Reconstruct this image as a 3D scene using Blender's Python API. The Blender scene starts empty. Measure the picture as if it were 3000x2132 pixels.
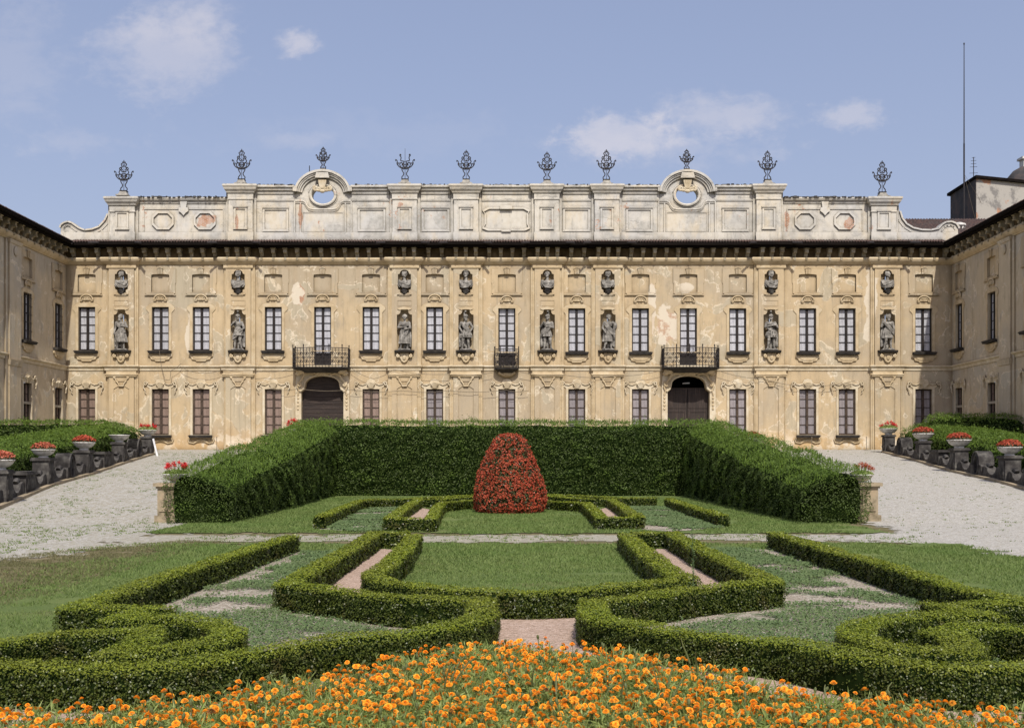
import bpy, bmesh, math, random
import numpy as np
from mathutils import Vector, Matrix, noise
from mathutils.geometry import tessellate_polygon
random.seed(7); rng = np.random.default_rng(11)
PI = math.pi
SC = bpy.context.scene
COL = SC.collection
# ------------------------------------------------------------------ survey of the place
F = 2350.0; CX = 1115.0; CY = 1020.0; EYE = 1.9
YF = 73.0                      # plane of the main front
S = YF / F                     # metres per survey unit on that front
def FX(p): return (p - CX) * S
def FZ(p): return EYE + (CY - p) * S
def G(px, py, z=0.0):
    d = (EYE - z) * F / (py - CY)
    return ((px - CX) * d / F, d)
def T(px, py): return G(px, py, 0.35)
def lerp(a, b, t): return a + (b - a) * t
def sst(a, b, v):
    t = min(1, max(0, (v - a) / (b - a))); return t * t * (3 - 2 * t)
ZT = 2.43
def ramp(y): 
    return ZT * min(1, max(0, (y - 30.0) / 43.0))
def zt(x, y):
    r = ramp(y)
    side = max(sst(-8.2, -9.6, x) if x < 0 else 0, sst(8.8, 10.3, x) if x > 0 else 0, sst(51.6, 53.2, y))
    return r * side
# ------------------------------------------------------------------ materials
def new_mat(name):
    m = bpy.data.materials.new(name); m.use_nodes = True
    nt = m.node_tree; b = nt.nodes['Principled BSDF']
    return m, nt, b
def N(nt, t, **kw):
    n = nt.nodes.new(t)
    for k, v in kw.items():
        if k.startswith('i_'):
            key = k[2:]
            key = int(key) if key.isdigit() else key
            n.inputs[key].default_value = v
        else: setattr(n, k, v)
    return n
def L(nt, a, b): nt.links.new(a, b)
def ramp_node(nt, fac, stops):
    r = nt.nodes.new('ShaderNodeValToRGB'); e = r.color_ramp.elements
    while len(e) < len(stops): e.new(0.5)
    for i, (p, c) in enumerate(stops):
        e[i].position = p; e[i].color = (c[0], c[1], c[2], 1) if len(c) == 3 else c
    L(nt, fac, r.inputs[0]); return r.outputs[0]
def pos(nt, scale=(1, 1, 1), obj=False):
    if obj: o = N(nt, 'ShaderNodeTexCoord').outputs['Object']
    else: o = N(nt, 'ShaderNodeNewGeometry').outputs['Position']
    mp = N(nt, 'ShaderNodeMapping'); mp.inputs['Scale'].default_value = scale
    L(nt, o, mp.inputs[0]); return mp.outputs[0]
def noi(nt, vec, scale, detail=4, rough=0.55, dist=0.0):
    n = N(nt, 'ShaderNodeTexNoise'); n.inputs['Scale'].default_value = scale
    n.inputs['Detail'].default_value = detail; n.inputs['Roughness'].default_value = rough
    n.inputs['Distortion'].default_value = dist
    L(nt, vec, n.inputs['Vector']); return n.outputs['Fac']
def mix(nt, fac, a, b, mode='MIX'):
    m = N(nt, 'ShaderNodeMix', data_type='RGBA', blend_type=mode)
    if hasattr(fac, 'links') or hasattr(fac, 'is_linked'): L(nt, fac, m.inputs[0])
    else: m.inputs[0].default_value = fac
    for s, i in ((a, 6), (b, 7)):
        if hasattr(s, 'is_linked'): L(nt, s, m.inputs[i])
        else: m.inputs[i].default_value = (s[0], s[1], s[2], 1)
    return m.outputs[2]
def mth(nt, op, a, b=None, c=None, clamp=False):
    m = N(nt, 'ShaderNodeMath', operation=op); m.use_clamp = clamp
    for i, s in enumerate((a, b, c)):
        if s is None: continue
        if hasattr(s, 'is_linked'): L(nt, s, m.inputs[i])
        else: m.inputs[i].default_value = s
    return m.outputs[0]
def mrange(nt, v, a, b, c=0.0, d=1.0, smooth=True):
    m = N(nt, 'ShaderNodeMapRange'); m.interpolation_type = 'SMOOTHSTEP' if smooth else 'LINEAR'
    L(nt, v, m.inputs[0])
    for i, x in zip((1, 2, 3, 4), (a, b, c, d)): m.inputs[i].default_value = x
    return m.outputs[0]
def bump(nt, b, h, strength=0.4, dist=0.02):
    n = N(nt, 'ShaderNodeBump'); n.inputs['Strength'].default_value = strength; n.inputs['Distance'].default_value = dist
    L(nt, h, n.inputs['Height']); L(nt, n.outputs[0], b.inputs['Normal'])
def sepxyz(nt):
    g = N(nt, 'ShaderNodeNewGeometry'); s = N(nt, 'ShaderNodeSeparateXYZ'); L(nt, g.outputs['Position'], s.inputs[0])
    return s.outputs
def ellipse_mask(nt, xyz, cx, cz, rx, rz, ns, soft=0.12, amp=0.9):
    a = mth(nt, 'DIVIDE', mth(nt, 'SUBTRACT', xyz[0], cx), rx)
    c = mth(nt, 'DIVIDE', mth(nt, 'SUBTRACT', xyz[2], cz), rz)
    d = mth(nt, 'SQRT', mth(nt, 'ADD', mth(nt, 'MULTIPLY', a, a), mth(nt, 'MULTIPLY', c, c)))
    d = mth(nt, 'ADD', d, mth(nt, 'MULTIPLY', mth(nt, 'SUBTRACT', ns, 0.5), amp * 2))
    return mrange(nt, d, 1.0 + soft, 1.0 - soft)
def brickcol(nt, scale=1.0):
    bt = N(nt, 'ShaderNodeTexBrick'); bt.inputs['Scale'].default_value = 1.0
    bt.inputs['Brick Width'].default_value = 0.26; bt.inputs['Row Height'].default_value = 0.085
    bt.inputs['Mortar Size'].default_value = 0.014
    bt.inputs['Color1'].default_value = (0.34, 0.10, 0.035, 1); bt.inputs['Color2'].default_value = (0.46, 0.18, 0.07, 1)
    bt.inputs['Mortar'].default_value = (0.45, 0.36, 0.27, 1)
    g = N(nt, 'ShaderNodeNewGeometry'); s = N(nt, 'ShaderNodeSeparateXYZ'); L(nt, g.outputs['Position'], s.inputs[0])
    c = N(nt, 'ShaderNodeCombineXYZ'); L(nt, mth(nt, 'ADD', s.outputs[0], s.outputs[1]), c.inputs[0]); L(nt, s.outputs[2], c.inputs[1])
    L(nt, c.outputs[0], bt.inputs['Vector']); return bt.outputs['Color']

def plaster(name, base, wash, grime=0.0, kind='wall'):
    m, nt, b = new_mat(name)
    p = pos(nt); xyz = sepxyz(nt)
    big = noi(nt, p, 0.16, 5, 0.6); med = noi(nt, p, 0.9, 5, 0.65); fine = noi(nt, p, 9, 4, 0.7)
    streak = noi(nt, pos(nt, (1.6, 1.6, 0.14)), 1.3, 5, 0.6)
    c = mix(nt, mrange(nt, med, 0.3, 0.75), base, [x * 1.13 for x in base])
    c = mix(nt, mrange(nt, big, 0.42, 0.60, 0, 0.65), c, [base[0]*0.78, base[1]*0.86, base[2]*1.05])
    c = mix(nt, mrange(nt, streak, 0.45, 0.75, 0, 0.38), c, [base[0]*0.80, base[1]*0.78, base[2]*0.78])
    # peeled coats: patches with pale broken rims
    pn = noi(nt, p, 0.42, 7, 0.52, 0.5)
    if kind == 'wall':
        patch = mrange(nt, pn, 0.570, 0.576)
        rim = mth(nt, 'MULTIPLY', mrange(nt, pn, 0.553, 0.568), mrange(nt, pn, 0.590, 0.576))
        rimbreak = mrange(nt, noi(nt, p, 1.7, 4, 0.6), 0.42, 0.55)
        rim = mth(nt, 'MULTIPLY', rim, rimbreak)
        c = mix(nt, mth(nt, 'MULTIPLY', patch, 0.6), c, wash)
        c = mix(nt, mth(nt, 'MULTIPLY', rim, 0.75), c, (0.70, 0.60, 0.44))
        pn2 = noi(nt, pos(nt, (1, 1, 0.9)), 0.95, 5, 0.5, 0.0)
        band = mth(nt, 'MULTIPLY', mrange(nt, pn2, 0.600, 0.612), mrange(nt, pn2, 0.640, 0.622))
        c = mix(nt, mth(nt, 'MULTIPLY', mth(nt, 'MULTIPLY', band, mrange(nt, med, 0.4, 0.6)), 0.7), c, (0.74, 0.65, 0.50))
        c = mix(nt, mrange(nt, pn2, 0.63, 0.64, 0, 0.35), c, wash)
        speck = mrange(nt, noi(nt, p, 5.5, 4, 0.6), 0.66, 0.70)
        c = mix(nt, mth(nt, 'MULTIPLY', speck, 0.5), c, (0.70, 0.62, 0.48))
        dirt = mrange(nt, noi(nt, pos(nt, (1.2, 1.2, 0.4)), 2.2, 6, 0.7), 0.50, 0.72)
        c = mix(nt, mth(nt, 'MULTIPLY', dirt, 0.5), c, (0.29, 0.235, 0.155))
        drip = mrange(nt, noi(nt, pos(nt, (3.2, 3.2, 0.16)), 1.5, 6, 0.7), 0.53, 0.70)
        c = mix(nt, mth(nt, 'MULTIPLY', drip, 0.42), c, (0.27, 0.235, 0.175))
        # rising damp and salts near the ground
        low = mrange(nt, mth(nt, 'ADD', xyz[2], mth(nt, 'MULTIPLY', med, 2.4)), 5.4, 3.6)
        salt = mrange(nt, noi(nt, p, 1.1, 6, 0.65), 0.47, 0.56)
        c = mix(nt, mth(nt, 'MULTIPLY', low, 0.5), c, (0.62, 0.38, 0.15))
        c = mix(nt, mth(nt, 'MULTIPLY', mth(nt, 'MULTIPLY', low, salt), 0.85), c, (0.80, 0.72, 0.58))
        # bare places of render and brick
        en = noi(nt, p, 0.9, 6, 0.6)
        bc = brickcol(nt)
        for (px, py, rx, rz, brick) in ((667, 657, 16, 26, .5), (1490, 728, 27, 42, .35), (1530, 642, 20, 11, 0.0),
                                        (1942, 660, 12, 52, 0.0), (1938, 735, 10, 34, 0.0), (1455, 690, 8, 70, .1),
                                        (425, 745, 10, 45, 0.0), (524, 735, 7, 40, 0.0), (1600, 1000, 40, 12, 0.0), (2130, 960, 22, 12, 0.0)):
            e = ellipse_mask(nt, xyz, FX(px), FZ(py), rx * S, rz * S, en, 0.1, 1.4)
            white = mix(nt, mth(nt, 'MULTIPLY', mrange(nt, en, 0.50, 0.55), brick * 2.0, clamp=True), (0.68, 0.60, 0.47), bc)
            c = mix(nt, mth(nt, 'MULTIPLY', e, .85), c, white)
    else:
        # weathered pale parapet: grey lichen bands low down and under the coping
        g1 = mrange(nt, mth(nt, 'ADD', xyz[2], mth(nt, 'MULTIPLY', med, 0.9)), FZ(508), FZ(524))
        stain = mrange(nt, noi(nt, pos(nt, (1, 1, 0.35)), 1.0, 6, 0.65), 0.40, 0.62)
        c = mix(nt, mth(nt, 'MULTIPLY', mth(nt, 'MULTIPLY', g1, stain), 0.85), c, (0.23, 0.225, 0.21))
        c = mix(nt, mrange(nt, pn, 0.50, 0.62, 0, 0.6), c, (0.33, 0.32, 0.29))
        c = mix(nt, mrange(nt, noi(nt, pos(nt, (1, 1, .5)), 0.6, 5, 0.6), 0.48, 0.62, 0, 0.6), c, (0.62, 0.52, 0.36))
        dk = mrange(nt, noi(nt, pos(nt, (1.5, 1.5, 0.35)), 2.6, 6, 0.7), 0.52, 0.68)
        c = mix(nt, mth(nt, 'MULTIPLY', dk, 0.5), c, (0.24, 0.23, 0.20))
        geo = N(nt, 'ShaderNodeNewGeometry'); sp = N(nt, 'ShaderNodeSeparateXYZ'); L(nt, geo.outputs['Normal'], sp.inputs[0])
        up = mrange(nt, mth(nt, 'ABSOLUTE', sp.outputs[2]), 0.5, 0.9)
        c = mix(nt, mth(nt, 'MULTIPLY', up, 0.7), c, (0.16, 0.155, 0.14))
        lich = mrange(nt, noi(nt, pos(nt, (.5, 1, 3)), 1.6, 6, 0.7), 0.52, 0.64)
        top = mrange(nt, mth(nt, 'ADD', xyz[2], mth(nt, 'MULTIPLY', med, 0.8)), FZ(452), FZ(430))
        c = mix(nt, mth(nt, 'MULTIPLY', mth(nt, 'MULTIPLY', lich, top), 0.6), c, (0.17, 0.165, 0.15))
        bn = noi(nt, p, 2.2, 6, 0.6); bp = noi(nt, pos(nt), 0.33, 2, 0.5)
        br = mth(nt, 'MULTIPLY', mrange(nt, bn, 0.60, 0.615), mrange(nt, bp, 0.58, 0.62))
        c = mix(nt, mth(nt, 'MULTIPLY', br, 0.9), c, brickcol(nt))
        en = noi(nt, p, 1.4, 5, 0.6)
        for (px, py, rx, rz) in ((456, 490, 22, 13), (669, 485, 4, 36), (529, 492, 4, 20), (1897, 500, 9, 12), (1757, 492, 6, 22)):
            e = ellipse_mask(nt, xyz, FX(px), FZ(py), rx * S, rz * S, en, 0.1, 1.6)
            c = mix(nt, mth(nt, 'MULTIPLY', e, 0.92), c, brickcol(nt))
        c = mix(nt, mrange(nt, noi(nt, p, 3.0, 6, 0.7), 0.35, 0.6, 0, 0.25), c, (0.78, 0.75, 0.68))
    # grime plus occlusion shade painted into the crevices of the mouldings
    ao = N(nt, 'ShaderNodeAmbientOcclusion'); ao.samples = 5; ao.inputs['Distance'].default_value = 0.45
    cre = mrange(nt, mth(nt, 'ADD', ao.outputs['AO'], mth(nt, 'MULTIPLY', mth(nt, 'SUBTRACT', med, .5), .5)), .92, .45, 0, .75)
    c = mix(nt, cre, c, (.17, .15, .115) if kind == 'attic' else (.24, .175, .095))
    L(nt, c, b.inputs['Base Color']); b.inputs['Roughness'].default_value = 0.93
    b.inputs['Specular IOR Level'].default_value = 0.15
    h = mth(nt, 'ADD', mth(nt, 'MULTIPLY', fine, 0.35), mth(nt, 'MULTIPLY', mrange(nt, pn, 0.565, 0.578), 0.8))
    bump(nt, b, h, 0.5, 0.03)
    return m
def simple(name, stops, scale=3.0, detail=5, rough=0.8, bstr=0.3, bdist=0.02, spec=0.3, metal=0.0, stretch=(1, 1, 1), obj=False, bscale=None):
    m, nt, b = new_mat(name)
    p = pos(nt, stretch, obj); n = noi(nt, p, scale, detail, 0.65)
    L(nt, ramp_node(nt, n, stops), b.inputs['Base Color'])
    b.inputs['Roughness'].default_value = rough; b.inputs['Specular IOR Level'].default_value = spec; b.inputs['Metallic'].default_value = metal
    if bstr: bump(nt, b, noi(nt, p, bscale or scale * 3, 5, 0.7), bstr, bdist)
    return m
def leafmat(name, a, bb, transl=0.3, rough=0.45, patch=0.4, patchcol=None, spec=0.35, pscale=0.9, shaded_old=None):
    m, nt, b = new_mat(name)
    g = N(nt, 'ShaderNodeNewGeometry')
    c = mix(nt, g.outputs['Random Per Island'], a, bb)
    pn = noi(nt, pos(nt), pscale, 4, 0.6)
    c = mix(nt, mrange(nt, pn, 0.35, 0.7, 0, patch), c, patchcol or [x * 0.55 for x in a])
    if shaded_old:  # sides: shade painted into the leaf colour, along with older growth
        at_ = N(nt, 'ShaderNodeAttribute'); at_.attribute_name = 'lit_young'
        co_ = mix(nt, g.outputs['Random Per Island'], shaded_old, [x * 0.5 for x in shaded_old])
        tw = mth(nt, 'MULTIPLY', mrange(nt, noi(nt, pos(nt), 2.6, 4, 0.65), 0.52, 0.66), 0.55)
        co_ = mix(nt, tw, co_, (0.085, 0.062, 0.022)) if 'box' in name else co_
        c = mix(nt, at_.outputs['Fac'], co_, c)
    if 'marigold_petals' in name:
        oi = N(nt, 'ShaderNodeObjectInfo'); c = mix(nt, mrange(nt, oi.outputs['Random'], .4, 1, 0, .55, False), c, (.95, .34, .018)); c = mix(nt, mrange(nt, oi.outputs['Random'], .06, .0, 0, 1.0, False), c, (.30, .13, .05))
    L(nt, c, b.inputs['Base Color']); b.inputs['Roughness'].default_value = rough
    b.inputs['Specular IOR Level'].default_value = spec
    t = N(nt, 'ShaderNodeBsdfTranslucent'); L(nt, mix(nt, 0.5, c, mix(nt, 1.0, c, (1.2, 1.3, 0.5), 'MULTIPLY')), t.inputs[0])
    ms = N(nt, 'ShaderNodeMixShader'); ms.inputs[0].default_value = transl
    L(nt, b.outputs[0], ms.inputs[1]); L(nt, t.outputs[0], ms.inputs[2])
    L(nt, ms.outputs[0], nt.nodes['Material Output'].inputs[0])
    return m

M = {}
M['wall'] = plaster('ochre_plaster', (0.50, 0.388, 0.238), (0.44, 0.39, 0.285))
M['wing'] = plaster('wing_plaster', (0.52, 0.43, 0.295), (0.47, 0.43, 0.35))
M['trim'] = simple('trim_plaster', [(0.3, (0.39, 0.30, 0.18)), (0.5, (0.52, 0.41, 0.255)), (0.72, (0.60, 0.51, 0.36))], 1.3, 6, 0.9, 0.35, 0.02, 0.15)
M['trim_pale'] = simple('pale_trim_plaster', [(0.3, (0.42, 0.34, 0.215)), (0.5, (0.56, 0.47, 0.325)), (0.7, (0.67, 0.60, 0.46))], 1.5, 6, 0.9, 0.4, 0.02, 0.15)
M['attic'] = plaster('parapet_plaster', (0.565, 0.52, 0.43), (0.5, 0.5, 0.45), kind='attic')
M['stone'] = simple('dark_stone', [(0.28, (0.02, 0.018, 0.017)), (0.48, (0.055, 0.050, 0.046)), (0.6, (0.10, 0.093, 0.083)), (0.78, (0.22, 0.205, 0.17))], 2.3, 7, 0.92, 0.7, 0.03, 0.15)
M['pillar'] = simple('pillar_stone', [(0.3, (0.16, 0.13, 0.08)), (0.5, (0.33, 0.27, 0.18)), (0.72, (0.42, 0.31, 0.2))], 3.0, 7, 0.92, 0.6, 0.03, 0.15)
M['statue'] = simple('statue_stone', [(0.3, (0.06, 0.055, 0.05)), (0.5, (0.19, 0.18, 0.155)), (0.68, (0.42, 0.40, 0.35))], 3.5, 6, 0.9, 0.5, 0.02, 0.15)
def statue_mat():
    m, nt, b = new_mat('statue_stone'); p = pos(nt)
    c = ramp_node(nt, noi(nt, p, 3.5, 6, .65), [(0.3, (0.09, 0.085, 0.075)), (0.5, (0.22, 0.205, 0.18)), (0.68, (0.43, 0.405, 0.355))])
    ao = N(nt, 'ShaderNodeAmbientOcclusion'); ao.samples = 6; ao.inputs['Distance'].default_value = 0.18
    c = mix(nt, mrange(nt, ao.outputs['AO'], .85, .35, 0, .85), c, (.035, .032, .028))  # shade of the hollows painted in by occlusion, with some dirt
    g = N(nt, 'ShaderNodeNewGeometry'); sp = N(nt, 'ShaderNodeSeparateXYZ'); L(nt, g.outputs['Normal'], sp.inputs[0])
    c = mix(nt, mrange(nt, sp.outputs[2], -.1, -.7, 0, .7), c, (.06, .055, .05))  # undersides painted darker, as if lit from above
    L(nt, c, b.inputs['Base Color']); b.inputs['Roughness'].default_value = .92; b.inputs['Specular IOR Level'].default_value = .1
    bump(nt, b, noi(nt, p, 11, 5, .7), .5, .02); return m
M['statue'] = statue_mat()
M['iron'] = simple('wrought_iron', [(0.3, (0.012, 0.011, 0.012)), (0.7, (0.03, 0.022, 0.02))], 6, 3, 0.6, 0.0, spec=0.4)
M['eave'] = simple('dark_timber', [(0.3, (0.006, 0.005, 0.0045)), (0.7, (0.018, 0.014, 0.012))], 2, 5, 0.95, 0.2, 0.02, 0.03, stretch=(0.4, 4, 4))
M['sill'] = simple('sill_stone', [(0.3, (0.02, 0.017, 0.015)), (0.65, (0.055, 0.048, 0.04)), (0.8, (0.13, 0.12, 0.1))], 2.5, 5, 0.85, 0.3, 0.01)
M['frame'] = simple('window_timber', [(0.3, (0.012, 0.009, 0.008)), (0.7, (0.03, 0.023, 0.019))], 3, 3, 0.6, 0.1, 0.01)
M['frame_low'] = simple('window_timber_worn', [(0.3, (0.03, 0.02, 0.015)), (0.7, (0.10, 0.07, 0.05))], 4, 4, 0.8, 0.2, 0.01)
M['transom'] = simple('transom_stone', [(0.3, (0.3, 0.26, 0.2)), (0.7, (0.42, 0.38, 0.3))], 3, 4, 0.9, 0.2, 0.01)
M['pot'] = simple('planter_stone', [(0.3, (0.34, 0.32, 0.28)), (0.55, (0.62, 0.60, 0.55)), (0.75, (0.72, 0.70, 0.66))], 5, 6, 0.85, 0.3, 0.01)
M['soil'] = simple('dark_soil', [(0.3, (0.03, 0.02, 0.012)), (0.7, (0.08, 0.06, 0.04))], 12, 5, 0.95, 0.6, 0.02)
M['white'] = simple('white_painted_wood', [(0.3, (0.6, 0.6, 0.6)), (0.7, (0.8, 0.8, 0.8))], 5, 3, 0.6, 0.0)
M['corbel'] = simple('corbel_stone', [(0.3, (0.15, 0.115, 0.07)), (0.5, (0.31, 0.26, 0.175)), (0.72, (0.48, 0.44, 0.35))], 1.6, 5, 0.9, 0.3, 0.02, 0.1)
M['frieze'] = simple('eave_shade_frieze', [(0.3, (0.05, 0.035, 0.018)), (0.55, (0.13, 0.09, 0.045)), (0.75, (0.22, 0.17, 0.10))], 1.2, 6, 0.95, 0.2, 0.02, 0.1)  # shadow under the eaves painted into this brown
M['base'] = simple('lichen_stone', [(0.3, (0.12, 0.115, 0.10)), (0.5, (0.30, 0.28, 0.24)), (0.72, (0.48, 0.45, 0.38))], 3.0, 6, 0.9, 0.5, 0.03, 0.1)
M['black'] = simple('dark_interior', [(0.3, (0.004, 0.004, 0.004)), (0.7, (0.008, 0.007, 0.006))], 2, 3, 0.95, 0.0)
M['soot'] = simple('sooty_render', [(0.3, (0.03, 0.028, 0.028)), (0.5, (0.06, 0.056, 0.055)), (0.7, (0.12, 0.085, 0.07))], 0.8, 7, 0.95, 0.5, 0.03)
M['cable'] = simple('cable_rubber', [(0.3, (0.16, 0.13, 0.09)), (0.7, (0.22, 0.18, 0.13))], 3, 3, 0.8, 0.0)

def tile_mat():
    m, nt, b = new_mat('roof_tiles')
    p = pos(nt)
    v = N(nt, 'ShaderNodeTexVoronoi'); v.inputs['Scale'].default_value = 4.5; L(nt, p, v.inputs['Vector'])
    c = mix(nt, v.outputs['Color'], (0.04, 0.025, 0.02), (0.115, 0.062, 0.047))
    c = mix(nt, mrange(nt, noi(nt, p, 1.3, 5, 0.6), 0.45, 0.65, 0, 0.7), c, (0.075, 0.065, 0.055))
    L(nt, c, b.inputs['Base Color']); b.inputs['Roughness'].default_value = 0.9
    return m
M['tile'] = tile_mat()
def tower_mat():
    m, nt, b = new_mat('tower_brick_and_render')
    p = pos(nt); c = brickcol(nt); xyz = sepxyz(nt)
    n1 = noi(nt, p, 0.45, 6, 0.6)
    c = mix(nt, mrange(nt, n1, 0.38, 0.44), c, (0.40, 0.375, 0.33))
    c = mix(nt, mrange(nt, noi(nt, p, 0.8, 6, 0.7), 0.5, 0.62, 0, 0.8), c, (0.17, 0.16, 0.15))
    L(nt, c, b.inputs['Base Color']); b.inputs['Roughness'].default_value = 0.93
    bump(nt, b, n1, 0.6, 0.05); return m
M['tower'] = tower_mat()
def curtain(name, base, dark, rep):
    m, nt, b = new_mat(name)
    tc = N(nt, 'ShaderNodeTexCoord').outputs['Object']
    s = N(nt, 'ShaderNodeSeparateXYZ'); L(nt, tc, s.inputs[0])
    # gathered folds
    fold = mth(nt, 'SINE', mth(nt, 'MULTIPLY', s.outputs[0], 58.0))
    fold2 = mth(nt, 'SINE', mth(nt, 'ADD', mth(nt, 'MULTIPLY', s.outputs[0], 23.0), mth(nt, 'MULTIPLY', s.outputs[2], 2.0)))
    f = mrange(nt, mth(nt, 'ADD', fold, fold2), -2, 2)
    # scrolled lace motif repeating in every pane
    ax = mth(nt, 'SUBTRACT', mth(nt, 'PINGPONG', mth(nt, 'ABSOLUTE', s.outputs[0]), 0.28), 0.14)
    az = mth(nt, 'SUBTRACT', mth(nt, 'PINGPONG', mth(nt, 'ADD', s.outputs[2], 9.0), 0.30), 0.15)
    r = mth(nt, 'SQRT', mth(nt, 'ADD', mth(nt, 'MULTIPLY', ax, ax), mth(nt, 'MULTIPLY', az, az)))
    rings = mth(nt, 'SINE', mth(nt, 'MULTIPLY', r, 75.0))
    lace = mth(nt, 'MULTIPLY', mrange(nt, rings, 0.1, 0.8), mrange(nt, noi(nt, tc, 9, 4, 0.7), 0.4, 0.6))
    oi = N(nt, 'ShaderNodeObjectInfo'); c = mix(nt, f, [x * 0.72 for x in base], base); c = mix(nt, mrange(nt, oi.outputs['Random'], 0, 1, 0, .45, False), c, [x*.5 for x in base])
    c = mix(nt, mth(nt, 'MULTIPLY', lace, rep), c, dark)
    L(nt, mix(nt, mrange(nt, noi(nt, tc, 1.6, 3, 0.5), 0.35, 0.75, 0, 0.35), c, dark), b.inputs['Base Color'])
    b.inputs['Roughness'].default_value = 0.5
    b.inputs['Coat Weight'].default_value = 0.6; b.inputs['Coat Roughness'].default_value = 0.04
    b.inputs['Specular IOR Level'].default_value = 0.3
    return m
M['cur_up'] = curtain('window_with_lace', (0.62, 0.62, 0.645), (0.28, 0.28, 0.31), 0.9)
M['cur_low'] = curtain('window_with_brown_lace', (0.34, 0.245, 0.195), (0.15, 0.098, 0.075), 0.85)
M['cur_grey'] = curtain('window_with_grey_lace', (0.36, 0.325, 0.33), (0.17, 0.145, 0.145), 0.8)
def planks(name, horizontal=True):
    m, nt, b = new_mat(name)
    p = pos(nt, (0.6, 1, 9) if horizontal else (9, 1, 0.5)); n = noi(nt, p, 1.2, 6, 0.7)
    c = ramp_node(nt, n, [(0.3, (0.010, 0.006, 0.005)), (0.55, (0.035, 0.022, 0.016)), (0.72, (0.10, 0.07, 0.05))])
    L(nt, c, b.inputs['Base Color']); b.inputs['Roughness'].default_value = 0.75; bump(nt, b, n, 0.5, 0.02); return m
M['plank'] = planks('gate_planks'); M['plank_v'] = planks('gate_boards', False)
# ground surfaces
def gravel(name, cols, patch, patchamt, lo=0.5, hi=0.62, pscale=(0.3, 0.8, 1), extra=None):
    m, nt, b = new_mat(name)
    p = pos(nt); xyz = sepxyz(nt)
    v = N(nt, 'ShaderNodeTexVoronoi'); v.inputs['Scale'].default_value = 48; L(nt, p, v.inputs['Vector'])
    s = N(nt, 'ShaderNodeSeparateColor'); L(nt, v.outputs['Color'], s.inputs[0])
    v2 = N(nt, 'ShaderNodeTexVoronoi'); v2.inputs['Scale'].default_value = 22; L(nt, p, v2.inputs['Vector'])
    s2 = N(nt, 'ShaderNodeSeparateColor'); L(nt, v2.outputs['Color'], s2.inputs[0])
    f = mth(nt, 'ADD', mth(nt, 'MULTIPLY', s.outputs[0], 0.6), mth(nt, 'MULTIPLY', s2.outputs[0], 0.4))
    c = ramp_node(nt, f, cols)
    pn = noi(nt, pos(nt, pscale), 1.0, 7, 0.68)
    if extra:  # grassier on the left side of the garden
        pn = mth(nt, 'ADD', pn, mrange(nt, xyz[0], extra[0], extra[1], extra[2], 0.0))
        if len(extra) > 3:
            pn = mth(nt, 'ADD', pn, mth(nt, 'MULTIPLY', mrange(nt, xyz[1], 26.5, 29.5, 1, 0), mth(nt, 'MULTIPLY', mrange(nt, mth(nt, 'ABSOLUTE', xyz[0]), 6, 10, 1, 0), extra[3])))
    c = mix(nt, mrange(nt, pn, lo, hi, 0, patchamt), c, mix(nt, mrange(nt, noi(nt, p, 6, 4, 0.7), 0.35, 0.65), patch, [x * 1.7 for x in patch]))
    L(nt, c, b.inputs['Base Color']); b.inputs['Roughness'].default_value = 0.95; b.inputs['Specular IOR Level'].default_value = 0.15
    bump(nt, b, v.outputs['Distance'], 0.7, 0.02); return m
M['gravel'] = gravel('pale_gravel', [(0.15, (0.26, 0.24, 0.205)), (0.45, (0.395, 0.37, 0.325)), (0.8, (0.56, 0.535, 0.485))], (0.20, 0.18, 0.115), 0.60, 0.48, 0.68, (9.0, 3.2, 1), (-4.0, 8.0, 0.07, 0.14))
M['pink'] = gravel('pink_gravel', [(0.15, (0.32, 0.23, 0.17)), (0.5, (0.43, 0.31, 0.235)), (0.85, (0.54, 0.41, 0.33))], (0.09, 0.11, 0.04), 0.7, 0.66, 0.72, (0.8, 0.8, 1))
M['bedgravel'] = gravel('bed_gravel', [(0.15, (0.20, 0.165, 0.12)), (0.5, (0.34, 0.29, 0.22)), (0.85, (0.50, 0.45, 0.38))], (0.045, 0.085, 0.03), 0.8, 0.56, 0.64, (0.8, 1.2, 1))
def lawnmat():
    m, nt, b = new_mat('mown_grass')
    p = pos(nt)
    a = noi(nt, pos(nt, (0.35, 0.7, 1)), 1.0, 5, 0.6); f = noi(nt, pos(nt, (1, 0.5, 1)), 38, 4, 0.75)
    c = mix(nt, mrange(nt, a, 0.32, 0.68), (0.10, 0.155, 0.042), (0.17, 0.215, 0.066))
    c = mix(nt, mrange(nt, f, 0.35, 0.65, 0.0, 0.6), c, (0.16, 0.19, 0.07))
    c = mix(nt, mrange(nt, noi(nt, p, 0.5, 4, 0.6), 0.58, 0.68, 0, 0.5), c, (0.17, 0.15, 0.07))
    L(nt, c, b.inputs['Base Color']); b.inputs['Roughness'].default_value = 0.95; b.inputs['Specular IOR Level'].default_value = 0.1
    bump(nt, b, f, 0.9, 0.04); return m
M['lawn'] = lawnmat()
M['ground'] = simple('dry_turf', [(0.3, (0.085, 0.090, 0.035)), (0.5, (0.17, 0.145, 0.075)), (0.7, (0.28, 0.235, 0.15))], 1.1, 8, 0.95, 0.8, 0.04, 0.1, stretch=(0.8, 1.2, 1), bscale=30)
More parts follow.
